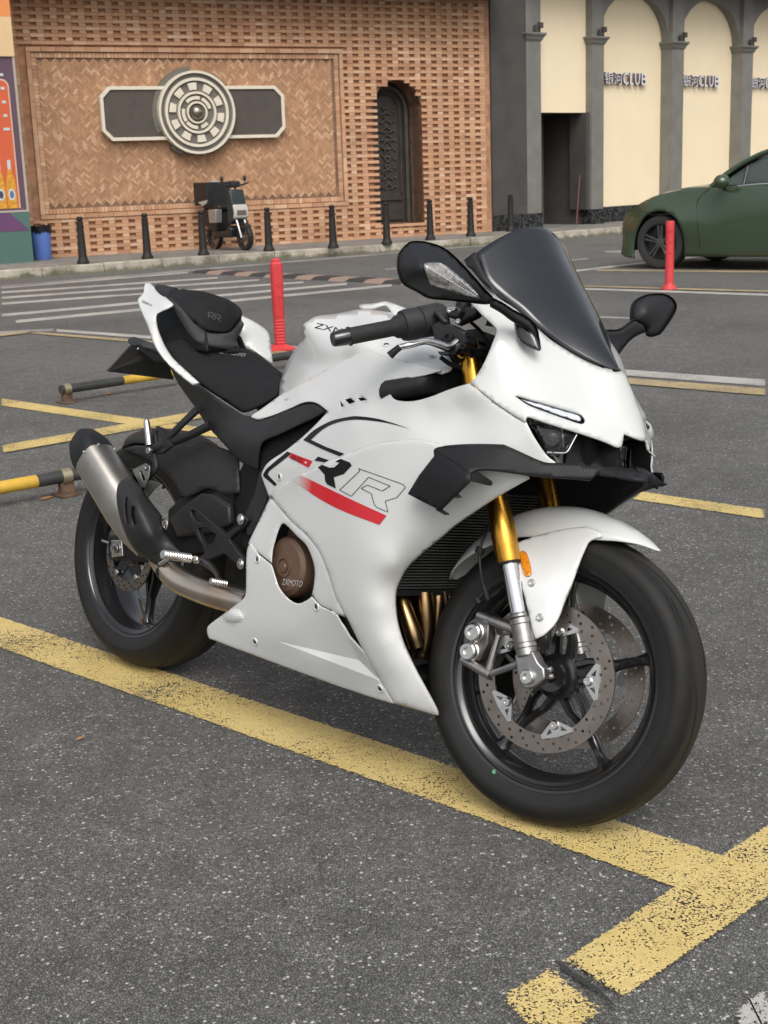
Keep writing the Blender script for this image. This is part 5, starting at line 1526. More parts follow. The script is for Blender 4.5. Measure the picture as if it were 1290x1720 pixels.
# ---------------------------------------------------------------- fork, caliper, fender (steered)
FY = 0.122
for s in (-1, 1):
    foot = F_AX + Vector((-0.006, s*FY, 0))
    bm = bmesh.new()
    lathe(bm, [(0.0, 0.232), (0.0238, 0.232), (0.0250, 0.242), (0.0250, 0.262), (0.0256, 0.266), (0.0256, 0.272), (0.0262, 0.285), (0.0258, 0.31), (0.0238, 0.335), (0.0222, 0.365), (0.0215, 0.42), (0.0222, 0.50), (0.0235, 0.60), (0.0235, 0.70), (0.0, 0.70)], foot, ST_AX, 40)
    leg = add_obj('fork_tube', bm, M_gold, bike, angle=25, mw=STEER)
    bm = bmesh.new()
    lathe(bm, [(0.0, 0.07), (0.0172, 0.07), (0.0172, 0.236), (0, 0.236)], foot, ST_AX, 36)
    add_obj('stanchion', bm, M_chrome, leg, angle=25)
    bm = bmesh.new()
    lathe(bm, [(0.0172, 0.2275), (0.0215, 0.227), (0.0220, 0.233), (0.0172, 0.234)], foot, ST_AX, 36)
    add_obj('dust_seal', bm, M_blk, leg, angle=25)
    bm = bmesh.new()
    lathe(bm, [(0, 0.040), (0.0215, 0.040), (0.0215, 0.056), (0.0228, 0.058), (0.0228, 0.066), (0.0212, 0.068), (0.0212, 0.104), (0.0225, 0.106), (0.0225, 0.116), (0.0195, 0.120), (0.0195, 0.126), (0.0172, 0.128)], foot, ST_AX, 36)
    # foot block with axle clamp
    side = Vector((0, s, 0)); fwd = ST_AX.cross(Vector((0, 1, 0))) * -1
    fwd = Vector((cos(RAKE), 0, sin(RAKE)))
    def fp(a_, b_, y_): return foot + fwd*a_ + ST_AX*b_ + side*y_
    out = [(-0.020, 0.048), (-0.021, 0.01), (-0.020, -0.010), (-0.010, -0.022), (0.008, -0.023), (0.022, -0.017), (0.036, -0.010), (0.038, 0.009), (0.028, 0.022), (0.020, 0.048)]
    prism(bm, [fp(a_, b_, -0.016) for a_, b_ in out], side*0.032)
    add_obj('fork_foot', bm, M_alu, leg, angle=30, bevel=0.003)
    bolt_at(F_AX + Vector((-0.006, s*(FY+0.016), 0)), side, 0.0150, 0.009, M_bolt, leg, 'axle_bolt')
    for k in (0, 1):
        P = fp(0.043, 0.006 - 0.014*k, 0.006)
        bolt_at(P, fwd, 0.0055, 0.007, M_bolt, leg, 'pinch_bolt')
    # caliper: carried behind the leg
    bm = bmesh.new()
    def cp(px, py, y_=-0.118): 
        q = UF(px, py, y_); return Vector((q.x, s*abs(q.y), q.z))
    arms = [((803, 1033), (866, 1058), 0.0085, 0.0120), ((776, 1107), (824, 1134), 0.0085, 0.0110)]
    for a_, b_, r0_, r1_ in arms:
        tube(bm, [cp(*a_), cp(*b_)], [r0_, r1_], 14, 1)
    for a_, b_ in (((838, 1066), (820, 1128)), ((824, 1132), (880, 1112)), ((848, 1062), (870, 1060))):
        pa, pb = cp(*a_), cp(*b_)
        tube(bm, [pa, pb], [0.0065, 0.0075], 8, 1)
    br_ = add_obj('caliper_bracket', bm, M_alu, leg, angle=40)
    bm = bmesh.new()
    out = [(790, 1040), (812, 1026), (830, 1040), (836, 1066), (833, 1100), (822, 1122), (802, 1116), (782, 1092), (783, 1060)]
    prism(bm, [cp(x, y, -0.092) for x, y in out], Vector((0, s*-0.045, 0)))
    prism(bm, [cp(x, y, -0.118) for x, y in [(786, 1044), (806, 1030), (822, 1046), (820, 1080), (806, 1110), (790, 1112), (776, 1092), (778, 1064)]], Vector((0, s*-0.026, 0)))
    cal = add_obj('brake_caliper', bm, M_alud, leg, angle=30, bevel=0.004)
    for q in ((797, 1062), (789, 1094)):
        bm = bmesh.new()
        lathe(bm, [(0, 0.008), (0.008, 0.008), (0.0086, 0.013), (0.0155, 0.013), (0.0178, 0.011), (0.0178, 0.0), (0.0205, -0.002), (0.021, -0.014)], cp(*q, -0.122), (0, s, 0), 28)
        add_obj('caliper_cap', bm, M_bolt, cal, angle=30)
# brake hose
bm = bmesh.new()
tube(bm, [UF(822, 880, -.10), UF(812, 905, -.115), UF(806, 925, -.12), UF(807, 955, -.125), UF(812, 985, -.12), UF(820, 1008, -.115)], 0.0034, 8)
add_obj('brake_hose', bm, M_blk, bike, mw=STEER)
bm = bmesh.new()
lathe(bm, [(0, -0.006), (0.009, -0.006), (0.010, 0), (0.009, 0.006), (0, 0.006)], UF(806, 925, -.12), (0.3, 0, 1), 12)
add_obj('hose_clip', bm, M_blk, bike, mw=STEER)
bm = bmesh.new(); tube(bm, [UF(812, 982, -.12), UF(819, 1006, -.115)], 0.0055, 10, 1); add_obj('hose_ferrule', bm, M_blk, bike, mw=STEER)
bm = bmesh.new(); tube(bm, [UF(800, 1006, -.112), UF(806, 1014, -.112)], 0.006, 10, 1); add_obj('bleed_cap', bm, M_blk, bike, mw=STEER)

# front fender: arch over the tyre
def fender_sec(th, w, rc, drop, n=14):
    out = []
    for k in range(n+1):
        t = -1 + 2*k/n
        r = rc - drop*abs(t)**2.6
        out.append(Vector((F_AX.x + r*cos(th), w*t*(1-0.06*t*t), F_AX.z + r*sin(th))))
    return out
bm = bmesh.new()
secs = []
for (d_, w, rc, drop) in ((61, 0.006, 0.330, 0.002), (63, 0.020, 0.331, 0.006), (67, 0.040, 0.333, 0.014), (73, 0.058, 0.336, 0.030), (80, 0.067, 0.340, 0.048), (88, 0.071, 0.344, 0.060), (96, 0.073, 0.347, 0.066), (106, 0.073, 0.3485, 0.066), (116, 0.071, 0.3485, 0.058), (126, 0.068, 0.345, 0.048), (136, 0.062, 0.341, 0.034), (144, 0.050, 0.337, 0.020), (150, 0.034, 0.334, 0.010), (154, 0.012, 0.332, 0.003)):
    secs.append(fender_sec(radians(d_), w, rc, drop))
cols = [cr([s_[k] for s_ in secs], 4) for k in range(15)]
loft(bm, [[cols[k][j] for k in range(15)] for j in range(len(cols[0]))], closed=False, cap=False)
fd = add_obj('front_fender', bm, M_white, bike, mw=STEER, angle=60)
fd.data.materials.append(M_liner)
md = fd.modifiers.new('solid', 'SOLIDIFY'); md.thickness = 0.0035; md.offset = -1
# which way is out?  flip if the normals look inwards
c0 = fd.data.polygons[len(fd.data.polygons)//2]
if (c0.center - F_AX).dot(c0.normal) < 0: fd.data.flip_normals()
D = TPS([(861, 924, -.103), (872, 918, -.090), (900, 900, -.074), (944, 889, -.067), (985, 884, -.063), (944, 905, -.0745), (991, 902, -.069), (1010, 905, -.066), (974, 945, -.080), (948, 1013, -.100), (931, 1052, -.118), (914, 1066, -.128), (900, 1074, -.130), (889, 1039, -.128), (876, 985, -.125), (905, 960, -.104), (925, 1000, -.112)])
sp_out = sm([(861, 927, 1), (863, 917), (870, 911), (900, 900), (944, 889), (985, 884, 1), (1010, 893, 1), (1012, 903, 1), (1000, 906), (990, 911), (984, 922), (974, 946), (962, 980), (948, 1014), (940, 1036), (930, 1052), (914, 1067), (899, 1074, 1), (894, 1058), (886, 1022), (874, 975)], 4)
for o in panel('fender_side', sp_out, D, M_white, fd, thick=0.004, step=8, mirror=True, proj=UF, angle=60, edge=5, edge_in=0.003): pass
for q in ((893, 979), (907, 1037)):
    p = UF(q[0], q[1], float(D([q])[0]) - 0.001)
    bolt_at(p, (0.1, -1, 0.1), 0.0075, 0.004, M_bolt, fd, 'fender_screw')
bm = bmesh.new()
ro = sm([(872, 930), (877, 925), (884, 928), (889, 940), (893, 958), (892, 966), (886, 969), (880, 965), (875, 948)], 4)
panel('reflector', ro, lambda q: D(q), M_amber, fd, off=0.005, thick=0.008, step=6, proj=UF, edge=2.5, edge_in=0.003)

# ---------------------------------------------------------------- side fairings
SIDE = TPS([
    (422, 697, -.145), (470, 668, -.135), (437, 703, -.155), (507, 677, -.18), (550, 691, -.20), (549, 620, -.155), (516, 638, -.147), (590, 600, -.165), (616, 589, -.170), (742, 622, -.175), (680, 606, -.172),
    (560, 655, -.185), (600, 665, -.205), (640, 640, -.195), (648, 650, -.205), (690, 674, -.222), (725, 665, -.226), (773, 648, -.232), (790, 643, -.234), (836, 680, -.226), (876, 705, -.214), (884, 708, -.213),
    (905, 745, -.195), (935, 777, -.165), (908, 774, -.185), (846, 747, -.226), (830, 715, -.228), (780, 690, -.228), (720, 690, -.226), (700, 700, -.236), (760, 727, -.240), (640, 680, -.216), (640, 703, -.238), (590, 705, -.232), (690, 713, -.247),
    (540, 722, -.215), (509, 733, -.205), (482, 755, -.198), (450, 775, -.192), (440, 795, -.188), (453, 830, -.190), (500, 790, -.213), (560, 760, -.234), (640, 740, -.247), (720, 738, -.254)], 0.02)
FAIR = TPS([
    (454, 830, -.193), (504, 797, -.222), (579, 763, -.246), (640, 746, -.258), (702, 738, -.262), (744, 747, -.262), (800, 760, -.250), (850, 770, -.236), (898, 800, -.188), (863, 819, -.205), (829, 839, -.212),
    (560, 850, -.243), (640, 830, -.262), (700, 820, -.266), (760, 810, -.258), (640, 900, -.266), (580, 920, -.255), (520, 870, -.228), (740, 870, -.240), (764, 884, -.216), (709, 930, -.214), (700, 900, -.245), (660, 950, -.252), (684, 955, -.212), (672, 977, -.208), (667, 992, -.207), (665, 1012, -.206),
    (600, 980, -.258), (640, 1020, -.238), (669, 1044, -.200), (645, 1080, -.222), (679, 1079, -.190), (699, 1123, -.172), (660, 1120, -.200), (719, 1160, -.150), (733, 1190, -.128), (735, 1201, -.118), (690, 1170, -.165), (662, 1180, -.165), (638, 1143, -.185), (608, 1091, -.213), (578, 1034, -.235), (562, 1000, -.240), (554, 973, -.240), (539, 933, -.236), (516, 901, -.228), (487, 873, -.215),
    (420, 910, -.195), (414, 925, -.195), (413, 982, -.195), (408, 1005, -.190), (365, 1039, -.172), (348, 1058, -.163), (351, 1071, -.158), (440, 960, -.205), (461, 1000, -.207), (500, 1030, -.212), (430, 1060, -.186), (464, 1114, -.160), (464, 1070, -.190), (540, 1080, -.203), (563, 1150, -.160), (520, 1110, -.186), (600, 1130, -.190), (620, 1160, -.172), (885, 800, -.198)], 0.012)
TWO = [M_white, M_liner]
def two_sided(objs):
    for o in (objs if isinstance(objs, list) else [objs]):
        o.data.materials.append(M_liner)
        for m_ in o.modifiers:
            if m_.type == 'SOLIDIFY': m_.material_offset = 1; m_.material_offset_rim = 0
    return objs
# upper side cowl (with the tank flank)
up_out = sm([(421.8, 698.4), (428, 703), (437, 703.5), (457, 698), (487, 686), (507, 677), (521, 675), (534, 678.5), (550.6, 691, 1), (530, 713), (509, 733), (482, 755), (455, 773), (444, 785), (439, 797), (441, 806), (453, 838, 1), (470, 834, 1), (505, 812, 1), (537, 796, 1), (580, 778, 1), (640, 761, 1), (702, 753, 1), (760, 765, 1), (846, 765, 1), (908, 785, 1), (925, 783), (935.5, 778, 1), (918, 764), (898, 735), (884, 708.5, 1), (876, 706), (836, 680), (790, 643.5, 1), (773, 648), (749, 656), (725, 665.6), (700, 672.5), (681, 674), (665.6, 671.6), (659, 667), (653, 657), (648, 649, 1), (690, 635), (713, 630), (742, 622, 1), (680, 606), (640, 596), (616, 587, 1), (582, 603), (549, 620), (516.6, 638), (493, 651), (470, 664, 1), (440, 686)], 4)
m_holes = [[(569.8, 672.5), (577.6, 681.7), (573.2, 683.2)], [(578.6, 670.6), (588.7, 668.6), (596.4, 674.8), (587, 678.6)], [(600, 668.5), (610, 667.2), (616.5, 671.5), (606.5, 673.4)]]
two_sided(panel('upper_side_fairing', up_out, SIDE, M_white, bike, off=0.0, step=8, mirror=True, holes=m_holes, edge=3, edge_in=0.0015, angle=60))
# main side fairing
f2_out = sm([(453.5, 834, 1), (460, 823), (475, 812), (504, 796.6), (536.5, 780.5), (578.7, 763), (623, 747), (655, 741), (680, 738), (702, 737.6), (722, 741), (744, 747), (752, 752, 1), (850, 772, 1), (885, 790, 1), (890, 804, 1), (863, 819), (829, 839), (795, 862), (764, 883.5), (743, 902), (709, 930), (684, 955), (672, 977), (666.7, 992), (665.5, 1012), (669, 1044), (679, 1079), (699, 1123), (719, 1160), (733.7, 1188), (737, 1198), (733.7, 1202), (709, 1195), (661, 1181, 1), (638, 1143), (610, 1092), (585, 1043), (577, 1030), (562.5, 1000), (554, 973), (539, 933), (516.6, 901), (487, 873.5)], 4)
two_sided(panel('side_fairing', f2_out, FAIR, M_white, bike, off=0.004, step=8, mirror=True, edge=5, edge_in=0.0045, angle=60))
# middle piece round the clutch cover
mid_out = sm([(453, 836, 1), (437, 870), (420, 905), (416.5, 914.5, 1), (436, 930), (456.5, 947, 1), (458.5, 925), (463, 907), (468, 891), (474.4, 880), (482, 883.5), (499, 901), (514, 915.7), (524, 938), (528.5, 960), (526.5, 985), (523.3, 1000, 1), (538, 1016, 1), (567, 1032, 1), (580, 1037, 1), (566, 1000), (558, 973), (543, 933), (520, 901), (490, 872), (470, 848)], 4)
two_sided(panel('fairing_insert', mid_out, FAIR, M_white, bike, off=-0.001, step=7, mirror=True, edge=3, edge_in=0.003, angle=60))
# lower fairing with its pressed-in facet
Fct = [((543, 1022), 0), ((466, 1077), 0), ((603, 1109), .015), ((638, 1143), 0), ((568, 1033), .002), ((621, 1112), .003)]
Tri = [(0, 1, 2), (1, 3, 2), (0, 2, 4), (4, 2, 5), (2, 3, 5)]
def relief_low(x, y):
    for t in Tri:
        (x1, y1), d1 = Fct[t[0]]; (x2, y2), d2 = Fct[t[1]]; (x3, y3), d3 = Fct[t[2]]
        den = (y2-y3)*(x1-x3)+(x3-x2)*(y1-y3)
        a = ((y2-y3)*(x-x3)+(x3-x2)*(y-y3))/den; b_ = ((y3-y1)*(x-x3)+(x1-x3)*(y-y3))/den; c_ = 1-a-b_
        if min(a, b_, c_) >= -0.001: return a*d1+b_*d2+c_*d3
    # swelling at the rear where the link pipe passes
    e = ((x-392)/17)**2 + ((y-1036)/11)**2
    return -0.010*max(0, 1-e)**0.7 if e < 1 else 0.0
low_out = sm([(420, 911, 1), (414.5, 925), (413, 955), (413, 982), (412, 998), (406, 1008), (388, 1022), (365, 1039), (350, 1051), (347.5, 1060), (351, 1071.5), (363.6, 1077), (464, 1114.6, 1), (563, 1150.6, 1), (620, 1170, 1), (662, 1182.5, 1), (638, 1143, 1), (622, 1113, 1), (609, 1093, 1), (587, 1069, 1), (566.5, 1032.5, 1), (560, 1028.5, 1), (539, 1018, 1), (523.5, 1002, 1), (513.7, 1009), (501, 1013.6), (486, 1006.7), (469, 986.8), (461.6, 965), (456.5, 949, 1), (436, 932, 1)], 4)
two_sided(panel('lower_fairing', low_out, FAIR, M_white, bike, off=0.0015, step=4.5, mirror=True, edge=3, edge_in=0.002, relief=relief_low, angle=14, creases=[((543, 1022), (603, 1109)), ((466, 1077), (603, 1109)), ((466, 1077), (638, 1143)), ((603, 1109), (638, 1143)), ((603, 1109), (619, 1111))]))
vent = [(560, 1026), (590, 1038), (616, 1094), (626, 1116), (606, 1100), (585, 1072)]
panel('fairing_vent', vent, FAIR, M_void, bike, off=-0.016, thick=0.002, step=8, mirror=True)
def fair_screw(q, surf=None, r=0.0062, off=0.002, parent=bike):
    sf = surf or FAIR
    d0 = float(sf([q])[0]); p = U(q[0], q[1], d0 - off)
    pr, pu = U(q[0]+4, q[1], float(sf([(q[0]+4, q[1])])[0]) - off), U(q[0], q[1]-4, float(sf([(q[0], q[1]-4)])[0]) - off)
    n = (pr-p).cross(pu-p).normalized()
    if n.y > 0: n = -n
    bm = bmesh.new()
    lathe(bm, [(0, -0.0012), (r*0.40, -0.0012), (r*0.44, 0.0010), (r*0.80, 0.0010), (r*0.92, 0.0004), (r*0.95, -0.001)], p, n, 18)
    o = add_obj('fairing_screw', bm, M_alu, parent, angle=30)
    bm = bmesh.new()
    lathe(bm, [(r*0.95, -0.001), (r*1.0, 0.0002), (r*1.25, 0.0012), (r*1.5, 0.0006), (r*1.6, -0.0012)], p, n, 22)
    add_obj('screw_seat', bm, M_white, o, angle=50)
    bm = bmesh.new(); lathe(bm, [(0, 0.0002), (r*0.40, 0.0002), (r*0.42, -0.0015)], p, n, 6); add_obj('screw_socket', bm, M_void, o, smooth=False)
    return o
for q in ((432, 939), (531, 1019), (428, 1078), (638, 1157)): fair_screw(q, off=0.0035)
fair_screw((469, 801), SIDE, 0.0055); 

# clutch cover seen through the opening
ec = U(492, 952, -.165)
bm = bmesh.new()
lathe(bm, [(0, 0.030), (0.012, 0.030), (0.013, 0.026), (0.018, 0.026), (0.019, 0.030), (0.024, 0.030), (0.0245, 0.027), (0.055, 0.026), (0.066, 0.020), (0.071, 0.008), (0.072, -0.03)], ec, (0, -1, 0), 56)
cc = add_obj('clutch_cover', bm, M_bronze, bike, angle=25)
bolt_at(ec + Vector((0, -0.024, 0)), (0, -1, 0), 0.0088, 0.007, M_bronze, cc, 'cover_plug')
for r in (0.012,):
    bm = bmesh.new(); P = U(516, 934, ec.y) 
    lathe(bm, [(0, 0.012), (0.004, 0.012), (0.0045, 0.016), (r*0.85, 0.016), (r, 0.012), (r*1.1, -0.03)], P, (0, -1, 0), 16)
    add_obj('cover_boss', bm, M_bronze, cc, angle=30)
bm = bmesh.new()
prism(bm, [ec + Vector((x, -0.004, z)) for x, z in ((-0.034, 0.05), (-0.020, 0.118), (0.0, 0.120), (0.004, 0.098), (0.014, 0.112), (0.036, 0.085), (0.056, 0.048), (0.04, 0.02), (-0.03, 0.02))], (0, 0.03, 0))
add_obj('cover_rib', bm, M_bronze, cc, bevel=0.004, angle=30)

# lettering helper: real glyph shapes pressed flat onto a surface by a plane map
def glyph_polys(txt, font_scale=1.0, bold=False):
    cu = bpy.data.curves.new('t', 'FONT'); cu.body = txt; cu.size = 1.0; cu.resolution_u = 3
    cu.align_x = 'LEFT'; cu.fill_mode = 'FRONT'
    if bold: cu.offset = 0.02
    o = bpy.data.objects.new('t', cu); COL.objects.link(o)
    dg = bpy.context.evaluated_depsgraph_get()
    me = bpy.data.meshes.new_from_object(o.evaluated_get(dg))
    bpy.data.objects.remove(o); bpy.data.curves.remove(cu)
    return me
def text_on(name, txt, fn, mat, parent, mw=None, bold=False, sub=0):
    """fn(u, v) -> point; u, v in units of the text's own width and height"""
    me = glyph_polys(txt, bold=bold)
    xs = [v.co.x for v in me.vertices]; ys = [v.co.y for v in me.vertices]
    x0, x1, y0, y1 = min(xs), max(xs), min(ys), max(ys)
    bm = bmesh.new(); bm.from_mesh(me); bpy.data.meshes.remove(me)
    if sub: bmesh.ops.subdivide_edges(bm, edges=bm.edges, cuts=sub, use_grid_fill=False); 
    for v in bm.verts: v.co = fn((v.co.x-x0)/(x1-x0), (v.co.y-y0)/(y1-y0))
    return add_obj(name, bm, mat, parent, smooth=False, mw=mw, recalc=False)
def decal_fn(surf, o, u, v, off, proj=U):
    def f(a, b_):
        x = o[0]+u[0]*a+v[0]*b_; y = o[1]+u[1]*a+v[1]*b_
        return proj(x, y, float(surf([(x, y)])[0]) - off)
    return f
p0, pu_, pv_ = U(473, 982, ec.y-.0275), U(507, 986, ec.y-.0275), U(475, 972, ec.y-.0275)
text_on('cover_lettering', 'ZXMOTO', lambda a, b_: p0 + (pu_-p0)*a + (pv_-p0)*b_, M_txt, cc)

# film graphics on the fairing
def film(name, pts, surf, mat, off=0.0007, step=9, mirror=True):
    return panel(name, pts, surf, mat, bike, off=off, thick=0, step=step, mirror=mirror)
A_ = 0.0016
Cst = sm([(509, 739, 1), (528, 722), (556, 707), (583, 700.5), (600, 699), (630, 702.5), (655, 709), (690, 720.5, 1), (664, 713.5), (640, 708.5), (600, 704.5), (570, 708.5), (545, 719), (522, 738.5, 1), (546, 750, 1), (578, 762, 1), (571, 766.5, 1), (540, 754, 1)], 4)
film('black_stripe', Cst, SIDE, M_blkfilm, A_)
film('black_stripe', [(442, 796), (447, 788), (462, 775), (482.5, 758), (489.5, 761.5), (484, 766), (465, 781), (452, 791), (449.5, 797), (465, 813.5), (461, 816), (442, 800)], SIDE, M_blkfilm, A_)
film('black_stripe', [(534, 766.8), (552, 772.8), (546, 776.6), (528, 773.5)], SIDE, M_blkfilm, A_)
red5 = plain('dark_red_film', (0.34, 0.012, 0.014), rough=0.3, coat=0.4)
film('number_patch', [(490, 761), (524.5, 774.5), (518, 785.5), (484.5, 768)], SIDE, M_red, A_)
def px_line(a, b_, w):
    a, b_ = Vector(a), Vector(b_); t = (b_-a).normalized(); n = Vector((-t.y, t.x))*w/2
    return [tuple(a-n), tuple(b_-n), tuple(b_+n), tuple(a+n)]
def num(pts, w=1.3):
    for a, b_ in pts: film('number_stroke', px_line(a, b_, w), SIDE, M_blkfilm, A_+0.0006, 6)
def cell(o, s):   # local digit cell: u along the row, v up
    ux, uy = 0.93, 0.39; vx, vy = -0.42, 0.86
    return lambda u, v: (o[0]+ux*u+vx*v*-1*0+vx*v, o[1]+uy*u+vy*v)
for i, dgt in enumerate(('5', '0')):
    c_ = cell((491+9.6*i, 764.2+4.0*i), 1)
    if dgt == '5': segs = [((7, 0.5), (0.5, 0.5)), ((0.5, 0.5), (0.5, 3.4)), ((0.5, 3.4), (7, 3.4)), ((7, 3.4), (7, 6.4)), ((7, 6.4), (0.5, 6.4))]
    else: segs = [((0.8, 0.5), (7, 0.5)), ((7, 0.5), (7, 6.4)), ((7, 6.4), (0.8, 6.4)), ((0.8, 6.4), (0.8, 0.5))]
    num([(c_(*a), c_(*b_)) for a, b_ in segs])
c_ = cell((511.5, 772.2), 1)
film('number_window', [c_(2, 2.2), c_(5.6, 2.2), c_(5.6, 5.2), c_(2, 5.2)], SIDE, M_white, A_+0.0006, 6)
# red stripe: fades out at its rear end
m, nt, b = new_mat('red_stripe_film'); M_redf = m
b.inputs['Roughness'].default_value = 0.3; b.inputs['Coat Weight'].default_value = 0.4
x_s = nt.nodes.new('ShaderNodeTexCoord'); sp = nt.nodes.new('ShaderNodeSeparateXYZ'); nt.links.new(x_s.outputs['Object'], sp.inputs[0])
xa, xb = U(490, 803, -.235).x, U(520, 818, -.24).x
fac = math_(nt, 'DIVIDE', math_(nt, 'SUBTRACT', sp.outputs[0], xa), xb-xa, True)
nt.links.new(mixc(nt, fac, (0.615, 0.625, 0.608), (0.60, 0.012, 0.022)), b.inputs['Base Color'])
film('red_stripe', sm([(489, 804, 1), (505, 798, 1), (540, 815), (590, 839), (649, 866, 1), (637, 881.5, 1), (580, 860), (535, 837)], 4), FAIR, M_redf, 0.0052)
# first R: solid black
Rb = [(564, 775), (572, 771), (589.5, 778), (591, 783), (577, 798), (560, 803), (564, 820), (548, 813), (545.5, 806), (544.5, 795), (534, 785), (538, 782), (553, 787), (560, 786), (568, 780)]
film('black_letter_r', [(533.5, 784.5), (541, 780.8), (553, 785.5), (561, 785), (570, 777.5), (563, 775), (572, 770.6), (588, 777), (590.6, 782), (577.5, 796), (560.5, 801.5), (564, 820.5), (549.5, 813.5), (546, 808), (545, 797)], FAIR, M_blkfilm, 0.0052, 6)
# second R: thin outline
Ro = [(602, 787), (606, 788), (678, 814), (680.8, 818.5), (666, 835.5), (646, 841), (651.5, 860), (633, 852), (628, 847), (624.5, 828.5), (606.5, 821), (616, 814.5), (640, 823.5), (644, 824), (655.5, 816), (618, 801.5), (612, 806), (590, 833.5), (570.5, 823), (573, 820.5), (602, 792)]
def outline_film(pts, w, closed=True):
    for i in range(len(pts) - (0 if closed else 1)):
        film('letter_outline', px_line(pts[i], pts[(i+1) % len(pts)], w), FAIR, M_blkfilm, 0.0052, 8)
outline_film([(602, 787), (677, 813.5), (681, 818.5), (666, 836), (647, 841.5), (651.5, 860), (633.5, 852.5), (628.5, 847.5), (623.5, 829), (606.5, 820.5), (616.5, 814.5), (642, 824.5), (655.5, 816.5), (619, 801.5), (590, 833.5), (570.5, 823), (573.5, 820), (604, 791)], 1.0)

# ---------------------------------------------------------------- nose cowl, screen, lamps
SC_E = [(797, 425, -.170), (811, 472, -.176), (838, 497, -.160), (871, 519, -.141), (900, 546, -.122), (944, 580, -.081), (1006, 612, -.030), (1038, 621.5, -.001)]
SC_C = [(910, 382), (925, 415), (943, 450), (962, 488), (980, 522), (1003, 562), (1026, 601), (1038, 621)]
NOSE = TPS([
    *[(x, y+2.5, d + 0.001) for x, y, d in SC_E[1:-1]], *[(x, y, float(SIDE([(x, y)])[0]) - 0.001) for x, y in ((790, 643), (813, 661), (836, 680), (856, 693), (876, 705))],
    *mid_line([(1040, 624), (1052, 655), (1063, 688), (1072, 715), (1079, 740)], 0.10, 0.022),
    (1041, 750, -.050), (1048, 729, -.036), (1000, 737, -.095), (969, 726, -.125), (912, 708, -.188), (884, 700, -.213), (866, 668, -.209), (983, 706, -.105), (925, 688, -.166),
    (821, 592, -.220), (834, 555, -.203), (810, 529, -.192), (798, 512, -.187), (900, 640, -.168), (950, 655, -.117), (1000, 670, -.062)], 0.004)
ns_out = sm([(790, 643.5, 1), (800, 631.5), (810.5, 614.5), (821, 592), (829, 572), (834, 558), (833, 551), (826, 543), (810.5, 529), (798.6, 517, 1), (788, 506, 1), (800, 482, 1), (809, 475, 1), (837, 500), (869.5, 521.5), (898.5, 547.5), (924, 570), (943, 582.5), (968, 597), (1005, 615), (1025, 623.5), (1040.5, 625, 1), (1052, 655, 1), (1063, 688, 1), (1072, 715, 1), (1079, 740, 1), (1048, 729, 1), (1045, 747), (1041, 751), (1034, 750), (1013.5, 741), (969, 726), (940, 717), (912, 708), (890, 700.5), (884, 701.5), (882, 708.5, 1), (876, 705.5), (836, 679)], 4)
drl_hole = sm([(865, 665, 1), (868, 664.5), (905, 674), (945, 686), (972, 693.5), (980, 699), (983, 706), (980, 711.5), (972, 711.5), (950, 704), (912, 690.5), (888, 681), (872, 670.5)], 3)
two_sided(panel('nose_cowl', ns_out, NOSE, M_white, bike, off=0.001, step=8, join=True, holes=[drl_hole], thick=0.005, angle=60))
panel('running_light_housing', [(862, 661), (905, 671), (975, 691), (986, 704), (984, 714), (970, 714), (905, 691), (870, 673)], NOSE, M_void, bike, off=-0.009, thick=0.002, mirror=True)
panel('running_light', sm([(872, 669.5, 1), (905, 677.5), (945, 689.3), (968, 696), (975, 701), (975.5, 706), (970, 707.5), (948, 700.5), (912, 687.5), (888, 678.5)], 3), NOSE, M_drl, bike, off=-0.0045, thick=0.003, mirror=True, step=6, edge=2.5, edge_in=0.002)
outl = [(880, 678), (905, 686.5), (935, 696.5)]
for a, b_ in zip(outl, outl[1:]): panel('running_light_divider', px_line(a, b_, 1.6), NOSE, M_gloss, bike, off=-0.0038, thick=0, mirror=True)
def screen_pt(k, u, lift_=0.0):
    E = U(SC_E[k][0], SC_E[k][1], SC_E[k][2]); C = U(SC_C[k][0], SC_C[k][1], 0.0)
    q = abs(u)**1.85
    return Vector((C.x + (E.x-C.x)*q + lift_, -E.y*u*-1 if False else abs(E.y)*u, C.z + (E.z-C.z)*q))
bm = bmesh.new()
grid = [cr([screen_pt(k, u/12, 0.004) for k in range(len(SC_E))], 5) for u in range(-12, 13)]
loft(bm, [[grid[a][r] for a in range(len(grid))] for r in range(len(grid[0]))], closed=False, cap=False)
bmesh.ops.remove_doubles(bm, verts=bm.verts, dist=2e-4)
bm.normal_update()
if sum(f.normal.x for f in bm.faces) < 0: bmesh.ops.reverse_faces(bm, faces=bm.faces)
scr = add_obj('windscreen', bm, M_screen, bike, angle=80, recalc=False)
md = scr.modifiers.new('solid', 'SOLIDIFY'); md.thickness = 0.003; md.offset = -1
for s in (-1, 1):
    bm = bmesh.new()
    tube(bm, [screen_pt(k, s*1.0, 0.003) for k in range(len(SC_E))], 0.0024, 8, 5)
    add_obj('screen_trim', bm, M_gloss, bike)
# inner dash panel behind the screen
bm = bmesh.new()
loft(bm, [[Vector((x, -w, z)), Vector((x, -w*0.5, z+0.02)), Vector((x, 0, z+0.025)), Vector((x, w*0.5, z+0.02)), Vector((x, w, z))] for x, w, z in ((1.20, 0.15, 1.02), (1.26, 0.125, 0.985), (1.33, 0.09, 0.94), (1.39, 0.04, 0.905))], closed=False, cap=False)
prism(bm, [Vector((x, -0.075, z)) for x, z in ((1.14, 0.99), (1.165, 1.07), (1.175, 1.07), (1.20, 0.99))], (0, 0.15, 0))
o = add_obj('instrument_panel', bm, M_blk, bike)
md = o.modifiers.new('solid', 'SOLIDIFY'); md.thickness = 0.003
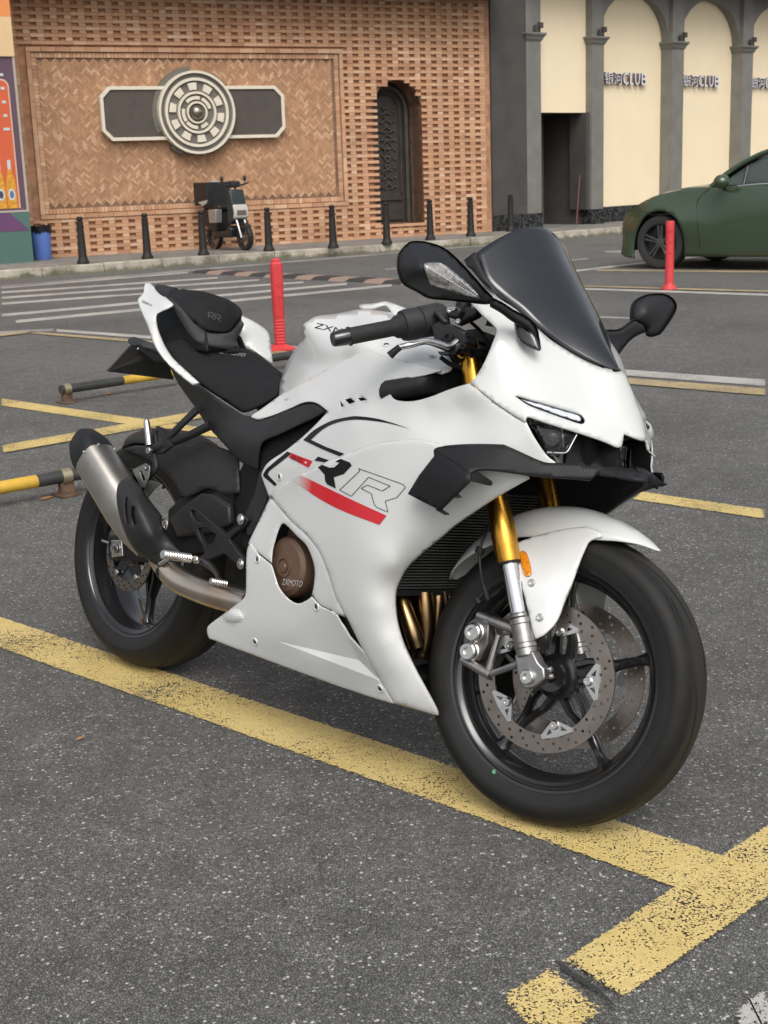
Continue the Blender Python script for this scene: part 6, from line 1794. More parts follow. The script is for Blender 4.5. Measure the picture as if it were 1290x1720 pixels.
# small black winglet piece at the screen's rear corner
STAY = TPS([(779, 437, -.186), (797, 423, -.178), (812, 470, -.186), (842, 500, -.168), (851, 508, -.164)])
panel('screen_stay', sm([(779, 437, 1), (797, 423, 1), (803, 436), (815, 462), (838, 492, 1), (851, 508, 1), (811, 476, 1)], 3), STAY, M_blk, bike, off=0.006, thick=0.004, mirror=False)

# headlamps
M_cover, nt, b = new_mat('lamp_cover')
b.inputs['Base Color'].default_value = (0.02, 0.021, 0.022, 1); b.inputs['Roughness'].default_value = 0.06; b.inputs['Alpha'].default_value = 0.30; b.inputs['Coat Weight'].default_value = 1.0; b.inputs['Coat Roughness'].default_value = 0.02
LAMP = TPS([(884, 700, -.200), (969, 727, -.112), (935, 777, -.150), (919, 759, -.165), (954, 759, -.125), (1041, 751, -.035), (1044, 790, -.030), (1000, 770, -.070), (905, 735, -.180), (1003, 784, -.085)])
lb = [(882, 700), (969, 723), (1041, 748), (1052, 745), (1046, 790), (1004, 790), (937, 784)]
panel('headlamp_housing', lb, LAMP, M_gloss, bike, off=-0.022, thick=0.002, mirror=True)
panel('headlamp_lens', sm([(888, 703, 1), (930, 714), (968, 727, 1), (962, 742), (955, 755), (948, 759.5), (920, 759, 1), (903, 733)], 3), LAMP, M_cover, bike, off=0.004, thick=0.003, mirror=True, edge=6, edge_in=0.008)
hl = U(938, 735, -.140)
for s in (-1, 1):
    bm = bmesh.new()
    lathe(bm, [(0, 0.012), (0.010, 0.010), (0.018, 0.004), (0.021, -0.004), (0.023, -0.006), (0.023, -0.02)], Vector((hl.x - 0.012, s*(abs(hl.y)-0.004), hl.z)), (0.9, s*0.45, -0.05), 28)
    add_obj('projector_lens', bm, plain('lamp_glass', (0.10, 0.105, 0.11), rough=0.05, coat=1.0, spec=1.0) if 'lamp_glass' not in MATS else MATS['lamp_glass'], bike, angle=50)
    for dx_, w_ in ((-14, 3.0), (-5, 1.2), (14, 2.0)):
        bm = bmesh.new(); c0_ = [U(938+dx_+k*0.8, 714+abs(dx_)*0.25+k*8.5, -.150+0.012*sin(k*0.9)) for k in range(5)]
        tube(bm, [Vector((p_.x-0.012, s*abs(p_.y), p_.z)) for p_ in c0_], 0.0011*w_, 8, 3); add_obj('lamp_highlight_rib', bm, M_alu, bike)  # added metal tubes imitate the vertical highlights in the lens
    bm = bmesh.new()
    P = []
    for q in ((918, 760), (930, 760.5), (945, 761), (953, 758), (960, 746), (969, 729)):
        v_ = U(q[0], q[1], float(LAMP([q])[0]) + 0.004); v_.y = s*abs(v_.y)*(1 if s < 0 else 0.85); v_.x -= 0.0 if s < 0 else 0.015; P.append(v_)
    tube(bm, P, 0.0022, 8, 4)
    if s < 0: add_obj('lamp_trim', bm, M_chrome, bike)
panel('intake_shroud', [(955, 745), (990, 740), (1041, 751), (1046, 790), (1004, 788), (950, 780)], LAMP, M_void, bike, off=-0.014, thick=0.003, mirror=True)
# central air intake: black funnel
bm = bmesh.new()
fr = [Vector((1.500, y_, z_)) for y_, z_ in ((-0.045, 0.790), (0, 0.80), (0.045, 0.790), (0.060, 0.735), (0.040, 0.715), (-0.040, 0.715), (-0.060, 0.735))]
bk = [Vector((1.30, p.y*0.7, 0.76 + (p.z-0.755)*0.7)) for p in fr]
loft(bm, [fr, bk], cap=False); bm.faces.new([bm.verts[i] for i in []]) if False else None
bm.verts.ensure_lookup_table()
bm.faces.new([bm.verts[i] for i in range(7, 14)])
o = add_obj('air_intake', bm, M_void, bike)
bm = bmesh.new(); box(bm, (1.40, -0.085, 0.715), (1.455, 0.085, 0.800)); add_obj('intake_dark_fill', bm, M_void, bike, smooth=False)  # black block added to darken the intake opening
# inner liner that closes the nose from below and behind
bm = bmesh.new()
secs = []
for x, w, z0, z1 in ((1.02, 0.17, 0.60, 0.82), (1.15, 0.185, 0.66, 0.82), (1.25, 0.18, 0.72, 0.83), (1.34, 0.15, 0.735, 0.80), (1.43, 0.09, 0.74, 0.78)):
    secs.append([Vector((x, -w, z0+0.03)), Vector((x, -w*0.6, z0)), Vector((x, w*0.6, z0)), Vector((x, w, z0+0.03)), Vector((x, w, z1)), Vector((x, -w, z1))])
loft(bm, secs[1:])
add_obj('nose_liner', bm, M_void, bike, smooth=False)

# ---------------------------------------------------------------- winglets and chin
WING = TPS([(991, 807, -.125), (1004, 784, -.112), (935, 778, -.168), (908, 774, -.190), (899, 797, -.205), (846, 747, -.236), (819, 788, -.285), (800, 790, -.306), (752, 748, -.286), (800, 746, -.262), (870, 775, -.228), (960, 800, -.150), (728, 757, -.305), (789, 795, -.316), (760, 770, -.302)])
wg_out = sm([(728, 757, 1), (733, 752), (752, 748), (780, 746), (810, 745.5), (846, 746.5, 1), (868, 756), (908, 774), (925, 777.5), (935.5, 777, 1), (1003.6, 783.5, 1), (1009, 792, 1), (991, 807, 1), (969, 804.6), (935, 802), (899, 799), (860, 793), (825, 788), (806, 788), (797, 789.5), (789.5, 795, 1), (760, 776, 1)], 3)
M_ribbed, nt, b = new_mat('ribbed_black_plastic')
b.inputs['Base Color'].default_value = (0.012, 0.0123, 0.0135, 1); b.inputs['Roughness'].default_value = 0.5; b.inputs['Specular IOR Level'].default_value = 0.3
tc = nt.nodes.new('ShaderNodeTexCoord'); wv = N(nt, 'ShaderNodeTexWave', Scale=95.0)
wv.bands_direction = 'Y'
mp = nt.nodes.new('ShaderNodeMapping'); mp.inputs['Rotation'].default_value = (0, 0, radians(-18))
nt.links.new(tc.outputs['Object'], mp.inputs[0]); nt.links.new(mp.outputs[0], wv.inputs[0])
bump(nt, b, wv.outputs['Fac'], 0.35, 0.0012)
panel('winglet', wg_out, WING, M_ribbed, bike, off=0.0, thick=0.005, step=8, mirror=True, angle=40)
FIN = TPS([(728, 757, -.305), (789, 795, -.316), (786, 809, -.320), (739, 856, -.312), (685, 829, -.300), (735, 800, -.316)])
M_ribfin, nt, b = new_mat('ribbed_fin_plastic')
b.inputs['Base Color'].default_value = (0.010, 0.0103, 0.0115, 1); b.inputs['Roughness'].default_value = 0.5; b.inputs['Specular IOR Level'].default_value = 0.3
tc = nt.nodes.new('ShaderNodeTexCoord'); wv = N(nt, 'ShaderNodeTexWave', Scale=75.0); wv.bands_direction = 'X'
mp = nt.nodes.new('ShaderNodeMapping'); mp.inputs['Rotation'].default_value = (0, radians(30), 0)
nt.links.new(tc.outputs['Object'], mp.inputs[0]); nt.links.new(mp.outputs[0], wv.inputs[0]); bump(nt, b, wv.outputs['Fac'], 0.4, 0.0012)
panel('winglet_fin', sm([(728, 756, 1), (760, 776, 1), (789.5, 795, 1), (789, 803), (786, 810), (764, 832), (739, 857, 1), (712, 844, 1), (684.7, 829.5, 1), (704, 798, 1), (729, 766, 1)], 3), FIN, M_ribfin, bike, off=0.0, thick=0.005, step=8, mirror=False, angle=40)
for s in (-1,):
    for pts, ya, yb in (([(789, 793), (800, 792), (824, 808), (825, 814), (820, 816), (789, 808)], -.316, -.262), ([(762, 826), (772, 832), (774, 836), (764, 837)], -.316, -.296), ([(735, 852), (752, 862), (753, 865), (746, 865), (730, 856)], -.312, -.285)):
        bm = bmesh.new()
        prism(bm, [Vector((v_.x, s*abs(v_.y), v_.z)) for v_ in (U(x, y, ya + (yb-ya)*min(1, max(0, (x-pts[0][0])/38))) for x, y in pts)], (0, s*-0.005, 0))
        add_obj('fin_bracket', bm, M_blk, bike, bevel=0.001, bseg=1)
# chin spoiler
CHIN = TPS([(1003, 783, -.112), (1009, 797, -.108), (1065, 787, 0.0), (1088, 800, 0.0), (1040, 785, -.05), (1050, 800, -.05), (1078, 793, 0.0), (1030, 797, -.075)])
ch = [(1003, 783), (1030, 784.5), (1066, 786.5), (1078, 792), (1089, 803), (1088, 808), (1050, 803), (1009, 797)]
panel('chin_spoiler', ch, CHIN, M_blk, bike, off=0.0, thick=0.005, step=8)
CHL = TPS([(1066, 787, 0.0), (1078, 791, .02), (1095, 799, .06), (1118, 812, .125), (1103, 816, .10), (1089, 808, .04), (1078, 803, .0)])
panel('chin_spoiler', [(1066, 786.5), (1078, 790), (1095, 798), (1106, 806), (1119, 812), (1110, 816), (1098, 816), (1089, 809), (1078, 803)], CHL, M_blk, bike, off=0.0, thick=0.005, step=6)
for s in (-1, 1):
    bm = bmesh.new()
    a0, a1 = U(1078, 809, 0.03), U(1010, 858, 0.09)
    if s > 0:
        P0 = Vector((a0.x, s*abs(a0.y), a0.z)); P1 = Vector((a1.x, s*abs(a1.y), a1.z))
        prism(bm, [P0 + Vector((0, 0, 0.004)), P0 + Vector((0.004, 0, -0.010)), P1 + Vector((0.004, 0, -0.010)), P1 + Vector((0, 0, 0.002))], (0, s*0.010, 0))
    add_obj('chin_strut', bm, M_gry, bike, bevel=0.001)
    # lower side blade running back from the chin to the fairing
    bm = bmesh.new()
    q = [U(1117, 813, .125), U(1098, 810, .09), U(1080, 812, .05), U(1012, 860, .09), U(1019, 862, .12), U(1040, 846, .125), U(1062, 831, .13), U(1085, 822, .13)]
    q = [Vector((v_.x, s*abs(v_.y), v_.z)) for v_ in q]
    if s > 0:
        prism(bm, q, (0, 0.004, 0)); add_obj('chin_blade', bm, M_blk, bike, smooth=False)
    else: bm.free()

# ---------------------------------------------------------------- fuel tank cover
TANK = TPS([*[(x, y, float(SIDE([(x, y)])[0]) + 0.013) for x, y in ((472, 664), (495, 651), (516, 640), (549, 622), (580, 606), (616, 591), (660, 602), (700, 612), (740, 624))], (574, 523, -.040), (594, 520, -.030), (613, 518, -.024), (640, 521, -.022), (665, 533, -.022), (516, 541, -.110), (509, 572, -.104), (508, 552, -.108), (600, 575, -.160), (560, 590, -.145), (530, 590, -.125), (559, 527, -.055), (532, 531, -.084), (700, 552, -.010), (740, 570, -.02), (590, 540, -.074), (640, 550, -.088), (620, 560, -.135), (700, 590, -.12), (560, 548, -.10), (482, 609, -.06), (471, 640, -.055), (500, 600, -.085)], smooth=0.0)
tk_out = sm([(468, 667, 1), (469.5, 655), (471, 639), (482, 609), (498, 584), (508, 572, 1), (507.5, 552), (509.5, 545), (516.6, 540), (531.5, 531), (559, 527.5), (574, 525), (594, 521), (613, 519.8), (640, 523), (665, 535, 1), (700, 550, 1), (742, 572, 1), (752, 594), (760, 610), (758, 620), (742, 626, 1), (700, 616, 1), (640, 600, 1), (616, 597, 1), (549, 630, 1), (516, 648, 1), (480, 672, 1)], 4)
two_sided(panel('tank_cover', tk_out, TANK, M_white, bike, off=0.0, step=8, join=True, thick=0.004, angle=50))
for q in ((649, 578), (726, 599)): fair_screw(q, TANK, 0.006, 0.002)
bm = bmesh.new(); rows = []
for q in ((509.5, 545), (516.6, 540.5), (531.5, 531.5), (545, 529.5), (559, 528), (574, 525.5), (594, 521.5), (613, 520.3), (640, 523.5), (665, 535.5), (700, 550.5), (742, 572.5)):
    P = U(q[0], q[1], float(TANK([q])[0]))
    rows.append([Vector((P.x - 0.10*abs(P.y)*(1-t*t), P.y*t, P.z + 0.10*abs(P.y)*(1-t*t))) for t in (1, .75, .5, .25, 0, -.25, -.5, -.75, -1)])
loft(bm, rows, closed=False, cap=False)
add_obj('tank_spine', bm, M_white, bike, angle=70)
text_on('tank_lettering', 'ZXMOTO', decal_fn(TANK, (527, 550.5), (95, 21), (5, -8.5), 0.0012), M_blkfilm, bike, sub=1)
FLAP = TPS([(603, 516, .06), (628, 510, .07), (650, 508, .08), (680, 518, .08), (668, 535, .05), (640, 515, .06), (700, 535, .06)])
panel('tank_shoulder', sm([(603, 515), (606, 511.5), (628, 509.5), (645, 506), (655, 508), (680, 517), (705, 530, 1), (700, 560, 1), (668, 540, 1), (662, 531), (650, 513), (640, 512), (625, 517), (610, 518)], 3), FLAP, M_white, bike, off=0.0, thick=0.006, step=6)
# ram duct seen through the cockpit gap
bm = bmesh.new()
DU = [(652, 657, -.195), (695, 650, -.175), (735, 641, -.145), (775, 630, -.06)]
secs = []
for (x, y, d) in DU:
    c_ = U(x, y, d)
    secs.append([c_ + Vector((0, 0.028*cos(a), 0.024*sin(a))) for a in [2*pi*k/12 for k in range(12)]])
smooth_loft(bm, secs, 4, 1)
add_obj('air_duct', bm, M_gry, bike)

CKL = TPS([(745, 560, -.03), (834, 560, -.03), (795, 645, -.03), (760, 640, -.03)])
panel('cockpit_dark_sheet', [(742, 575), (770, 556), (800, 552), (834, 565), (828, 600), (800, 640), (770, 652), (745, 640)], CKL, M_void, bike, thick=0.003, step=14)  # added black sheet stands for the dark of the cockpit gap

# ---------------------------------------------------------------- seats and tail
SEAT = TPS([(471, 634, -.02), (469, 658, -.085), (458, 671, -.10), (418, 691, -.122), (408, 692, -.124), (393, 683, -.128), (334, 643, -.132), (309, 621, -.130), (294, 606, -.125), (279, 579, -.105), (291, 570, -.085), (309, 568, -.07), (330, 576, -.045), (349, 584, -.02), (388, 590, 0.0), (418, 586, 0.0), (438, 599, 0.0), (458, 614, 0.0), (345, 612, -.098), (400, 640, -.095), (440, 650, -.080), (380, 612, -.06), (430, 620, -.04)])
seat_out = sm([(471.5, 634), (471.5, 650), (467, 662), (458, 671), (440, 682), (418, 691.5), (408, 693), (400, 689), (385, 679), (334, 645), (309, 623), (296, 609), (282, 588), (279, 579), (282, 573), (291.6, 569.5), (309, 568), (329, 576.6), (348.7, 583), (388, 588), (405, 586), (418, 587), (438, 599), (458, 614)], 4)
st = panel('rider_seat', seat_out, SEAT, M_seat, bike, off=0.0, step=8, mirror=True, thick=0.012, angle=80, edge=7, edge_in=0.008)
PIL = TPS([(287, 492, -.050), (294, 487, -.030), (344, 490, 0.0), (381, 502, 0.0), (401, 515, 0.0), (404, 527, 0.0), (401, 537, 0.0), (386, 557, -.002), (376, 559, -.012), (360, 558.5, -.026), (344, 555, -.042), (329, 544, -.058), (310, 528, -.076), (292, 512, -.092), (284, 499, -.080), (330, 518, -.048), (370, 535, -.020), (360, 510, -.014)], 0.002)
pil_out = sm([(285.5, 494), (290, 488.5), (300, 486.5), (320, 487), (344, 490), (381, 502), (396, 511), (402, 518), (404.5, 527), (402, 537), (393, 550), (386, 557.5), (376, 559.5), (360, 558.5), (344, 555), (329, 544), (310, 528), (291.6, 512), (285, 502)], 4)
panel('pillion_seat', pil_out, PIL, M_seat, bike, off=0.004, step=8, mirror=True, thick=0.012, angle=80, edge=4, edge_in=0.005)
# seat lettering
text_on('seat_lettering', 'ZXMOTO', decal_fn(SEAT, (368, 593), (42, 6), (4, -5), 0.0014), M_txt, bike)
for i in range(2):
    for (a, b_) in (((0, 0), (0, 10)), ((0, 10), (9, 10)), ((9, 10), (9, 5)), ((9, 5), (0, 5)), ((3, 5), (9, 0))):
        f = lambda u, v: (350 + i*11 + u*1.0 + v*-0.35*0, 524 + i*3.5 + u*0.3 - v*-1.0*0 + (10-v)*1.0)
        film('pillion_logo', px_line(f(*a), f(*b_), 1.3), PIL, M_greyfilm, 0.0056, 6, mirror=False)
TS = TPS([(259, 482, -.06), (290, 511, -.100), (284, 500, -.09), (300, 520, -.092), (329, 555, -.078), (345, 570, -.066), (388, 590, -.012), (404, 545, -.006), (386, 560, -.018), (360, 562, -.045), (398, 582, 0), (312, 553, -.092), (330, 578, -.082)])
M_sur = plain('seat_surround', (0.032, 0.032, 0.033), spec=0.3, rough=0.62, nscale=25, var=0.1, bmp=0.1, bscale=900)
panel('seat_surround', sm([(284, 497, 1), (300, 512), (340, 555), (376, 560), (390, 555), (404, 538, 1), (409, 546), (398, 568), (399, 577), (402, 583, 1), (389, 587), (350, 581), (331, 574), (318, 562), (304, 540), (290, 518, 1)], 3), TS, M_sur, bike, off=-0.004, step=8, mirror=False, thick=0.004)
# black sheet standing in for the dark gap inside the tail
panel('tail_inner', [(262, 485), (300, 512), (345, 556), (350, 590), (310, 590), (275, 585), (262, 545), (262, 520)], TPS([(345, 556, -.06), (350, 590, -.07), (262, 485, -.04), (300, 515, -.05), (320, 560, -.06), (275, 580, -.07), (262, 530, -.06)]), M_void, bike, off=0, thick=0.003, mirror=True)
# rear cap of the pillion seat
CAP = TPS([(259, 482, -.06), (269, 478, -.035), (299, 485, -.015), (287, 492, -.045), (284, 502, -.085), (291, 511, -.105), (275, 492, -.075)])
panel('pillion_rear_cap', sm([(259, 483.5), (262, 479), (269, 477.5), (299, 484, 1), (290, 489), (285, 495), (286, 503), (292, 513, 1), (275, 498)], 3), CAP, M_blk, bike, off=0.004, thick=0.01, mirror=True)
TAIL = TPS([(244, 476, -.095), (252, 475, -.075), (260, 483, -.070), (290, 511, -.114), (289, 516, -.118), (269, 524, -.165), (263, 530, -.185), (265, 552, -.186), (277, 579, -.168), (294, 606, -.150), (335, 643, -.142), (324, 647, -.150), (306, 634, -.162), (282, 611, -.172), (264, 589, -.190), (247, 547, -.200), (233, 512, -.170), (232, 502, -.155), (241, 492, -.125), (262, 505, -.125)])
tl_out = sm([(244, 476), (248, 474.5), (254, 476), (260.6, 483), (275, 496), (290.5, 509.5), (291, 514), (287, 517), (269, 524.5), (263.5, 530), (263.5, 540), (267, 556), (276.7, 579), (285, 593), (294, 604.5), (315, 624, 1), (335, 643, 1), (324, 647.5, 1), (306.5, 634), (281.7, 611.5), (264, 589), (255, 570), (247, 547), (239, 528), (233, 512), (231.5, 503), (236, 497), (240.7, 491), (242, 483)], 4)
two_sided(panel('tail_fairing', tl_out, TAIL, M_white, bike, off=0.0, step=6, mirror=True, thick=0.005, angle=50, edge=4, edge_in=0.004))
for o in [o for o in bike.children if o.name.startswith('tail_fairing')]:
    for m_ in o.modifiers:
        if m_.type == 'SOLIDIFY': m_.material_offset = 0
TIN = TPS([(404, 528, .112), (450, 557, .185), (455, 584, .186), (458, 609, .17), (440, 598, .14), (401, 579, .10), (406, 552, .10), (430, 565, .14)])
panel('tail_inner_fairing', sm([(404, 529, 1), (428, 541), (449, 556), (454, 570), (455.5, 586), (458.5, 610, 1), (446, 602), (425, 588), (400, 581, 1), (403, 565), (408, 548)], 3), TIN, M_white, bike, off=0, thick=0.004, step=6)
text_on('tail_lettering', '500RR-R', decal_fn(TAIL, (238, 507.5), (17, 8), (1, -4), 0.0013), M_blkfilm, bike)
# side cover under the seat
SC_ = TPS([(294, 606, -.140), (324, 647, -.142), (299, 643, -.110), (329, 686, -.112), (349, 716, -.122), (403, 775, -.150), (433, 789, -.165), (436, 745, -.180), (408, 696, -.140), (470, 735, -.190), (550, 691, -.192), (500, 684, -.172), (437, 703, -.150), (370, 690, -.142), (420, 740, -.172), (400, 730, -.160)])
sc_out = sm([(282, 611, 1), (306, 633), (324, 646.5), (334, 645, 1), (370, 672), (400, 692), (409, 697), (421, 699, 1), (428, 704.5), (437, 705), (457, 700), (487, 688), (507, 679), (521, 677), (534, 680), (549, 691, 1), (530, 702), (500, 716), (470, 730), (450, 738), (440, 746), (436, 762), (434, 789, 1), (429, 788), (403, 775), (375, 745), (349, 716), (329, 686), (310, 660), (299, 643.6)], 4)
panel('side_cover', sc_out, SC_, M_gry, bike, off=0.0, step=8, mirror=True, thick=0.005, angle=35, edge=4, edge_in=0.004)
# number plate bracket and tail lamp
bm = bmesh.new()
q = [U(221, 579, -.075), U(180, 624, -.11), U(292, 638, .11), U(278, 592, .03), U(262, 585, .0)]
prism(bm, q, (-0.004, 0, 0.002))
add_obj('plate_bracket', bm, plain('plate_grey', (0.045, 0.044, 0.042), rough=0.7), bike, smooth=False)
bm = bmesh.new()
secs = [[U(x+dx, y+dy, d) for dx, dy in ((0, -6), (8, -5), (10, 0), (6, 6), (-4, 6), (-8, 0))] for x, y, d in ((222, 572, -.06), (245, 580, -.06), (268, 586, -.07))]
smooth_loft(bm, secs, 3, 3)
add_obj('tail_lamp', bm, M_gloss, bike)
bm = bmesh.new()
prism(bm, [U(x, y, -.06) for x, y in ((228, 585), (233, 576), (270, 586), (279, 606), (257, 606))], (0, 0.10, 0))
add_obj('plate_arm', bm, M_blk, bike, bevel=0.003)
bolt_at(U(232, 586, -.061), (0, -1, 0), 0.004, 0.003, M_bolt, bike, 'plate_screw')

# ---------------------------------------------------------------- handlebar, controls (steered)
def hb(px, py, y): return UF(px, py, y)
bm = bmesh.new()
ga, gb = UF(561, 570, -.335), UF(688, 545, -.205)
gd = (gb-ga).normalized()
def along(t): return ga + (gb-ga)*t
tube(bm, [along(-0.02), along(0.0), along(0.20)], [0.0135, 0.0155, 0.0175], 24, 1)
bar_end = add_obj('bar_end', bm, M_gloss, bike, mw=STEER, angle=40)
bm = bmesh.new()
n_r = 30; pr = []
Lg = (gb-ga).length
pr = [(0.0, 0.19*Lg), (0.0195, 0.19*Lg), (0.0195, 0.21*Lg)]
for k in range(18):
    t0 = 0.22 + k*0.030; pr += [(0.0172, t0*Lg), (0.0176, (t0+0.020)*Lg), (0.0170, (t0+0.025)*Lg)]
pr += [(0.0185, 0.78*Lg), (0.0235, 0.82*Lg), (0.0245, 0.86*Lg), (0.0265, 0.90*Lg), (0.0, 0.90*Lg)]
lathe(bm, pr, ga, gd, 28)
add_obj('handlebar_grip', bm, plain('grip_rubber', (0.018, 0.018, 0.018), rough=0.7), bike, mw=STEER, angle=50)
bm = bmesh.new()
lathe(bm, [(0, 0.90*Lg), (0.031, 0.90*Lg), (0.033, 0.95*Lg), (0.033, 1.10*Lg), (0.030, 1.11*Lg), (0.030, 1.13*Lg), (0.033, 1.14*Lg), (0.034, 1.40*Lg), (0.030, 1.46*Lg), (0, 1.46*Lg)], ga, gd, 32)
add_obj('switch_housing', bm, plain('switch_plastic', (0.024, 0.024, 0.024), rough=0.6, bmp=0.2, bscale=1500), bike, mw=STEER, angle=40)
# master cylinder & clutter
bm = bmesh.new()
for pts, y0, dy in (([(722, 546), (738, 538), (760, 545), (785, 560), (786, 575), (765, 585), (745, 585), (728, 570)], -.20, 0.035),
                    ([(724, 522), (733, 519), (752, 540), (744, 546)], -.205, 0.02),
                    ([(748, 520), (768, 512), (775, 520), (766, 535), (750, 532)], -.19, 0.04),
                    ([(765, 528), (782, 514), (798, 516), (802, 524), (795, 531), (775, 540), (762, 545)], -.17, 0.03),
                    ([(740, 560), (770, 565), (778, 590), (750, 590)], -.185, 0.04)):
    prism(bm, [UF(x, y, y0) for x, y in pts], (0, dy, 0))
add_obj('master_cylinder', bm, plain('control_plastic', (0.020, 0.020, 0.021), rough=0.5, bmp=0.15, bscale=1200), bike, mw=STEER, bevel=0.005, angle=40)
for q, r in (((753, 568), 0.011), ((745, 573), 0.006), ((771, 541), 0.006), ((757, 522), 0.007), ((764, 520), 0.005), ((787, 563), 0.006), ((779, 583), 0.007)):
    bolt_at(UF(q[0], q[1], -.206), (0, -1, 0.2), r, 0.006, M_bolt if q[0] in (771, 764, 757) else M_blk, bike, 'lever_bolt', mw=STEER)
# reservoir and hoses
bm = bmesh.new()
lathe(bm, [(0, 0), (0.014, 0), (0.016, 0.004), (0.016, 0.02), (0.013, 0.026), (0, 0.026)], UF(776, 524, -.16), (0, 0.1, 1), 20)
add_obj('fluid_reservoir', bm, M_blk, bike, mw=STEER, angle=40)
for pth, r in (([(757, 590, -.18), (770, 604, -.15), (790, 610, -.12), (812, 600, -.10)], 0.0045), ([(760, 584, -.17), (780, 600, -.14), (800, 618, -.11)], 0.0035), ([(768, 575, -.16), (790, 590, -.13), (812, 615, -.12)], 0.003), ([(775, 560, -.15), (795, 570, -.1), (820, 580, -.05)], 0.005), ([(740, 600, -.17), (757, 612, -.15), (780, 618, -.13), (795, 612, -.11)], 0.005), ([(790, 540, -.14), (810, 560, -.11), (822, 585, -.10)], 0.004)):
    bm = bmesh.new(); tube(bm, [UF(*p_) for p_ in pth], r, 8, 5)
    add_obj('control_cable', bm, M_blk, bike, mw=STEER)
# brake lever
LV = [(655, 597, -.300, 0.0075), (664, 589, -.298, 0.006), (672, 583, -.295, 0.0062), (690, 579, -.285, 0.0068), (715, 573, -.262, 0.0072), (738, 578, -.235, 0.009), (755, 583, -.215, 0.010), (768, 575, -.20, 0.0095)]
bm = bmesh.new()
tube(bm, [UF(x, y, d) for x, y, d, r in LV[2:]], [r for *_, r in LV[2:]], 12, 5, flat=1.0)
add_obj('brake_lever', bm, plain('polished_lever', (0.55, 0.55, 0.54), rough=0.16, metal=1.0), bike, mw=STEER)
bm = bmesh.new()
tube(bm, [UF(x, y, d) for x, y, d, r in LV[:3]], [0.0085, 0.0072, 0.0068], 12, 4)
add_obj('lever_tip', bm, M_blk, bike, mw=STEER)
bm = bmesh.new()
prism(bm, [UF(x, y, -.21) for x, y in ((734, 590), (758, 590), (772, 574), (778, 578), (762, 596), (738, 596))], (0, 0.015, 0))
add_obj('lever_mount', bm, M_gloss, bike, mw=STEER, bevel=0.002)
# yoke, gold fork tops (the fork tubes pass), dash bracket
bm = bmesh.new()
yc = F_AX + ST_AX*0.66
prism(bm, [yc + Vector((cos(RAKE), 0, sin(RAKE)))*a_ + Vector((0, b_, 0)) for a_, b_ in ((0.035, -0.10), (0.04, 0.10), (0.01, 0.15), (-0.05, 0.06), (-0.07, 0), (-0.05, -0.06), (0.01, -0.15))], ST_AX*0.022)
add_obj('top_yoke', bm, M_blk, bike, mw=STEER, bevel=0.004)
bm = bmesh.new()
yc = F_AX + ST_AX*0.46
prism(bm, [yc + Vector((cos(RAKE), 0, sin(RAKE)))*a_ + Vector((0, b_, 0)) for a_, b_ in ((0.035, -0.11), (0.035, 0.11), (0.0, 0.15), (-0.06, 0.05), (-0.06, -0.05), (0.0, -0.15))], ST_AX*0.04)
add_obj('lower_yoke', bm, M_blk, bike, mw=STEER, bevel=0.004)
# left side controls, mostly hidden
for s in (1,):
    bm = bmesh.new()
    la, lb_ = Vector((ga.x, -ga.y, ga.z)), Vector((gb.x, -gb.y, gb.z))
    lathe(bm, [(0, 0), (0.0175, 0), (0.0175, 0.11), (0.03, 0.12), (0.033, 0.19), (0, 0.19)], la, (lb_-la), 20)
    add_obj('handlebar_grip', bm, M_blk, bike, mw=STEER)

# ---------------------------------------------------------------- mirrors
M_mir = plain('mirror_shell', (0.014, 0.0147, 0.016), spec=0.35, rough=0.5, nscale=20, var=0.08, bmp=0.12, bscale=1200)
mo = sm([(669, 437), (672, 424), (686, 408), (696, 404.5), (717, 406), (740, 413), (756, 423), (781, 447), (810, 480), (824, 494), (829, 502), (826, 510), (815, 511), (795, 509), (755, 504.5), (722, 501), (702, 490), (680, 478), (672, 463), (669, 450)], 3)
MIR = TPS([(669, 437, -.402), (696, 405, -.380), (740, 413, -.352), (781, 447, -.318), (824, 494, -.268), (826, 510, -.262), (795, 509, -.285), (755, 505, -.322), (702, 490, -.368), (672, 463, -.400), (720, 450, -.408), (760, 475, -.362), (700, 440, -.418), (790, 485, -.312), (690, 465, -.412)])
# a solid: front skin from the field, back skin set inwards and rearwards
def shell_body(name, outline, field, back, depthv, mat, parent, proj=U, step=7, s=1, R_=7):
    O = densify(outline, step); pts = list(O); ed = [(i, (i+1) % len(O)) for i in range(len(O))]
    xs = [p[0] for p in O]; ys = [p[1] for p in O]
    y = min(ys); r_ = 0
    while y < max(ys):
        x = min(xs) + (step/2 if r_ % 2 else 0)
        while x < max(xs):
            if inside((x, y), O) and dist_poly((x, y), O) > step*0.4: pts.append((x, y))
            x += step
        y += step*0.87; r_ += 1
    vs, _, fs = delaunay_2d_cdt([Vector(p) for p in pts], ed, [], 0, 1e-5)[:3]
    fs = [f for f in fs if inside((sum(vs[i].x for i in f)/3, sum(vs[i].y for i in f)/3), O)]
    dd = field([(v.x, v.y) for v in vs]); bm = bmesh.new(); F, B = [], []
    for v, d in zip(vs, dd):
        e = min(1, dist_poly((v.x, v.y), O)/R_)
        bulge = sqrt(max(0, 1-(1-e)**2))
        pr_ = proj(v.x, v.y, d) + Vector((0.010, -0.006, 0))*(bulge-1)
        bk_ = proj(v.x, v.y, d) + Vector(back)*bulge*depthv
        F.append(bm.verts.new((pr_.x, pr_.y*s, pr_.z))); B.append(bm.verts.new((bk_.x, bk_.y*s, bk_.z)))
    for f in fs:
        bm.faces.new([F[i] for i in f]); bm.faces.new([B[i] for i in reversed(f)])
    bmesh.ops.remove_doubles(bm, verts=bm.verts, dist=0.0008)
    return add_obj(name, bm, mat, parent, angle=60)
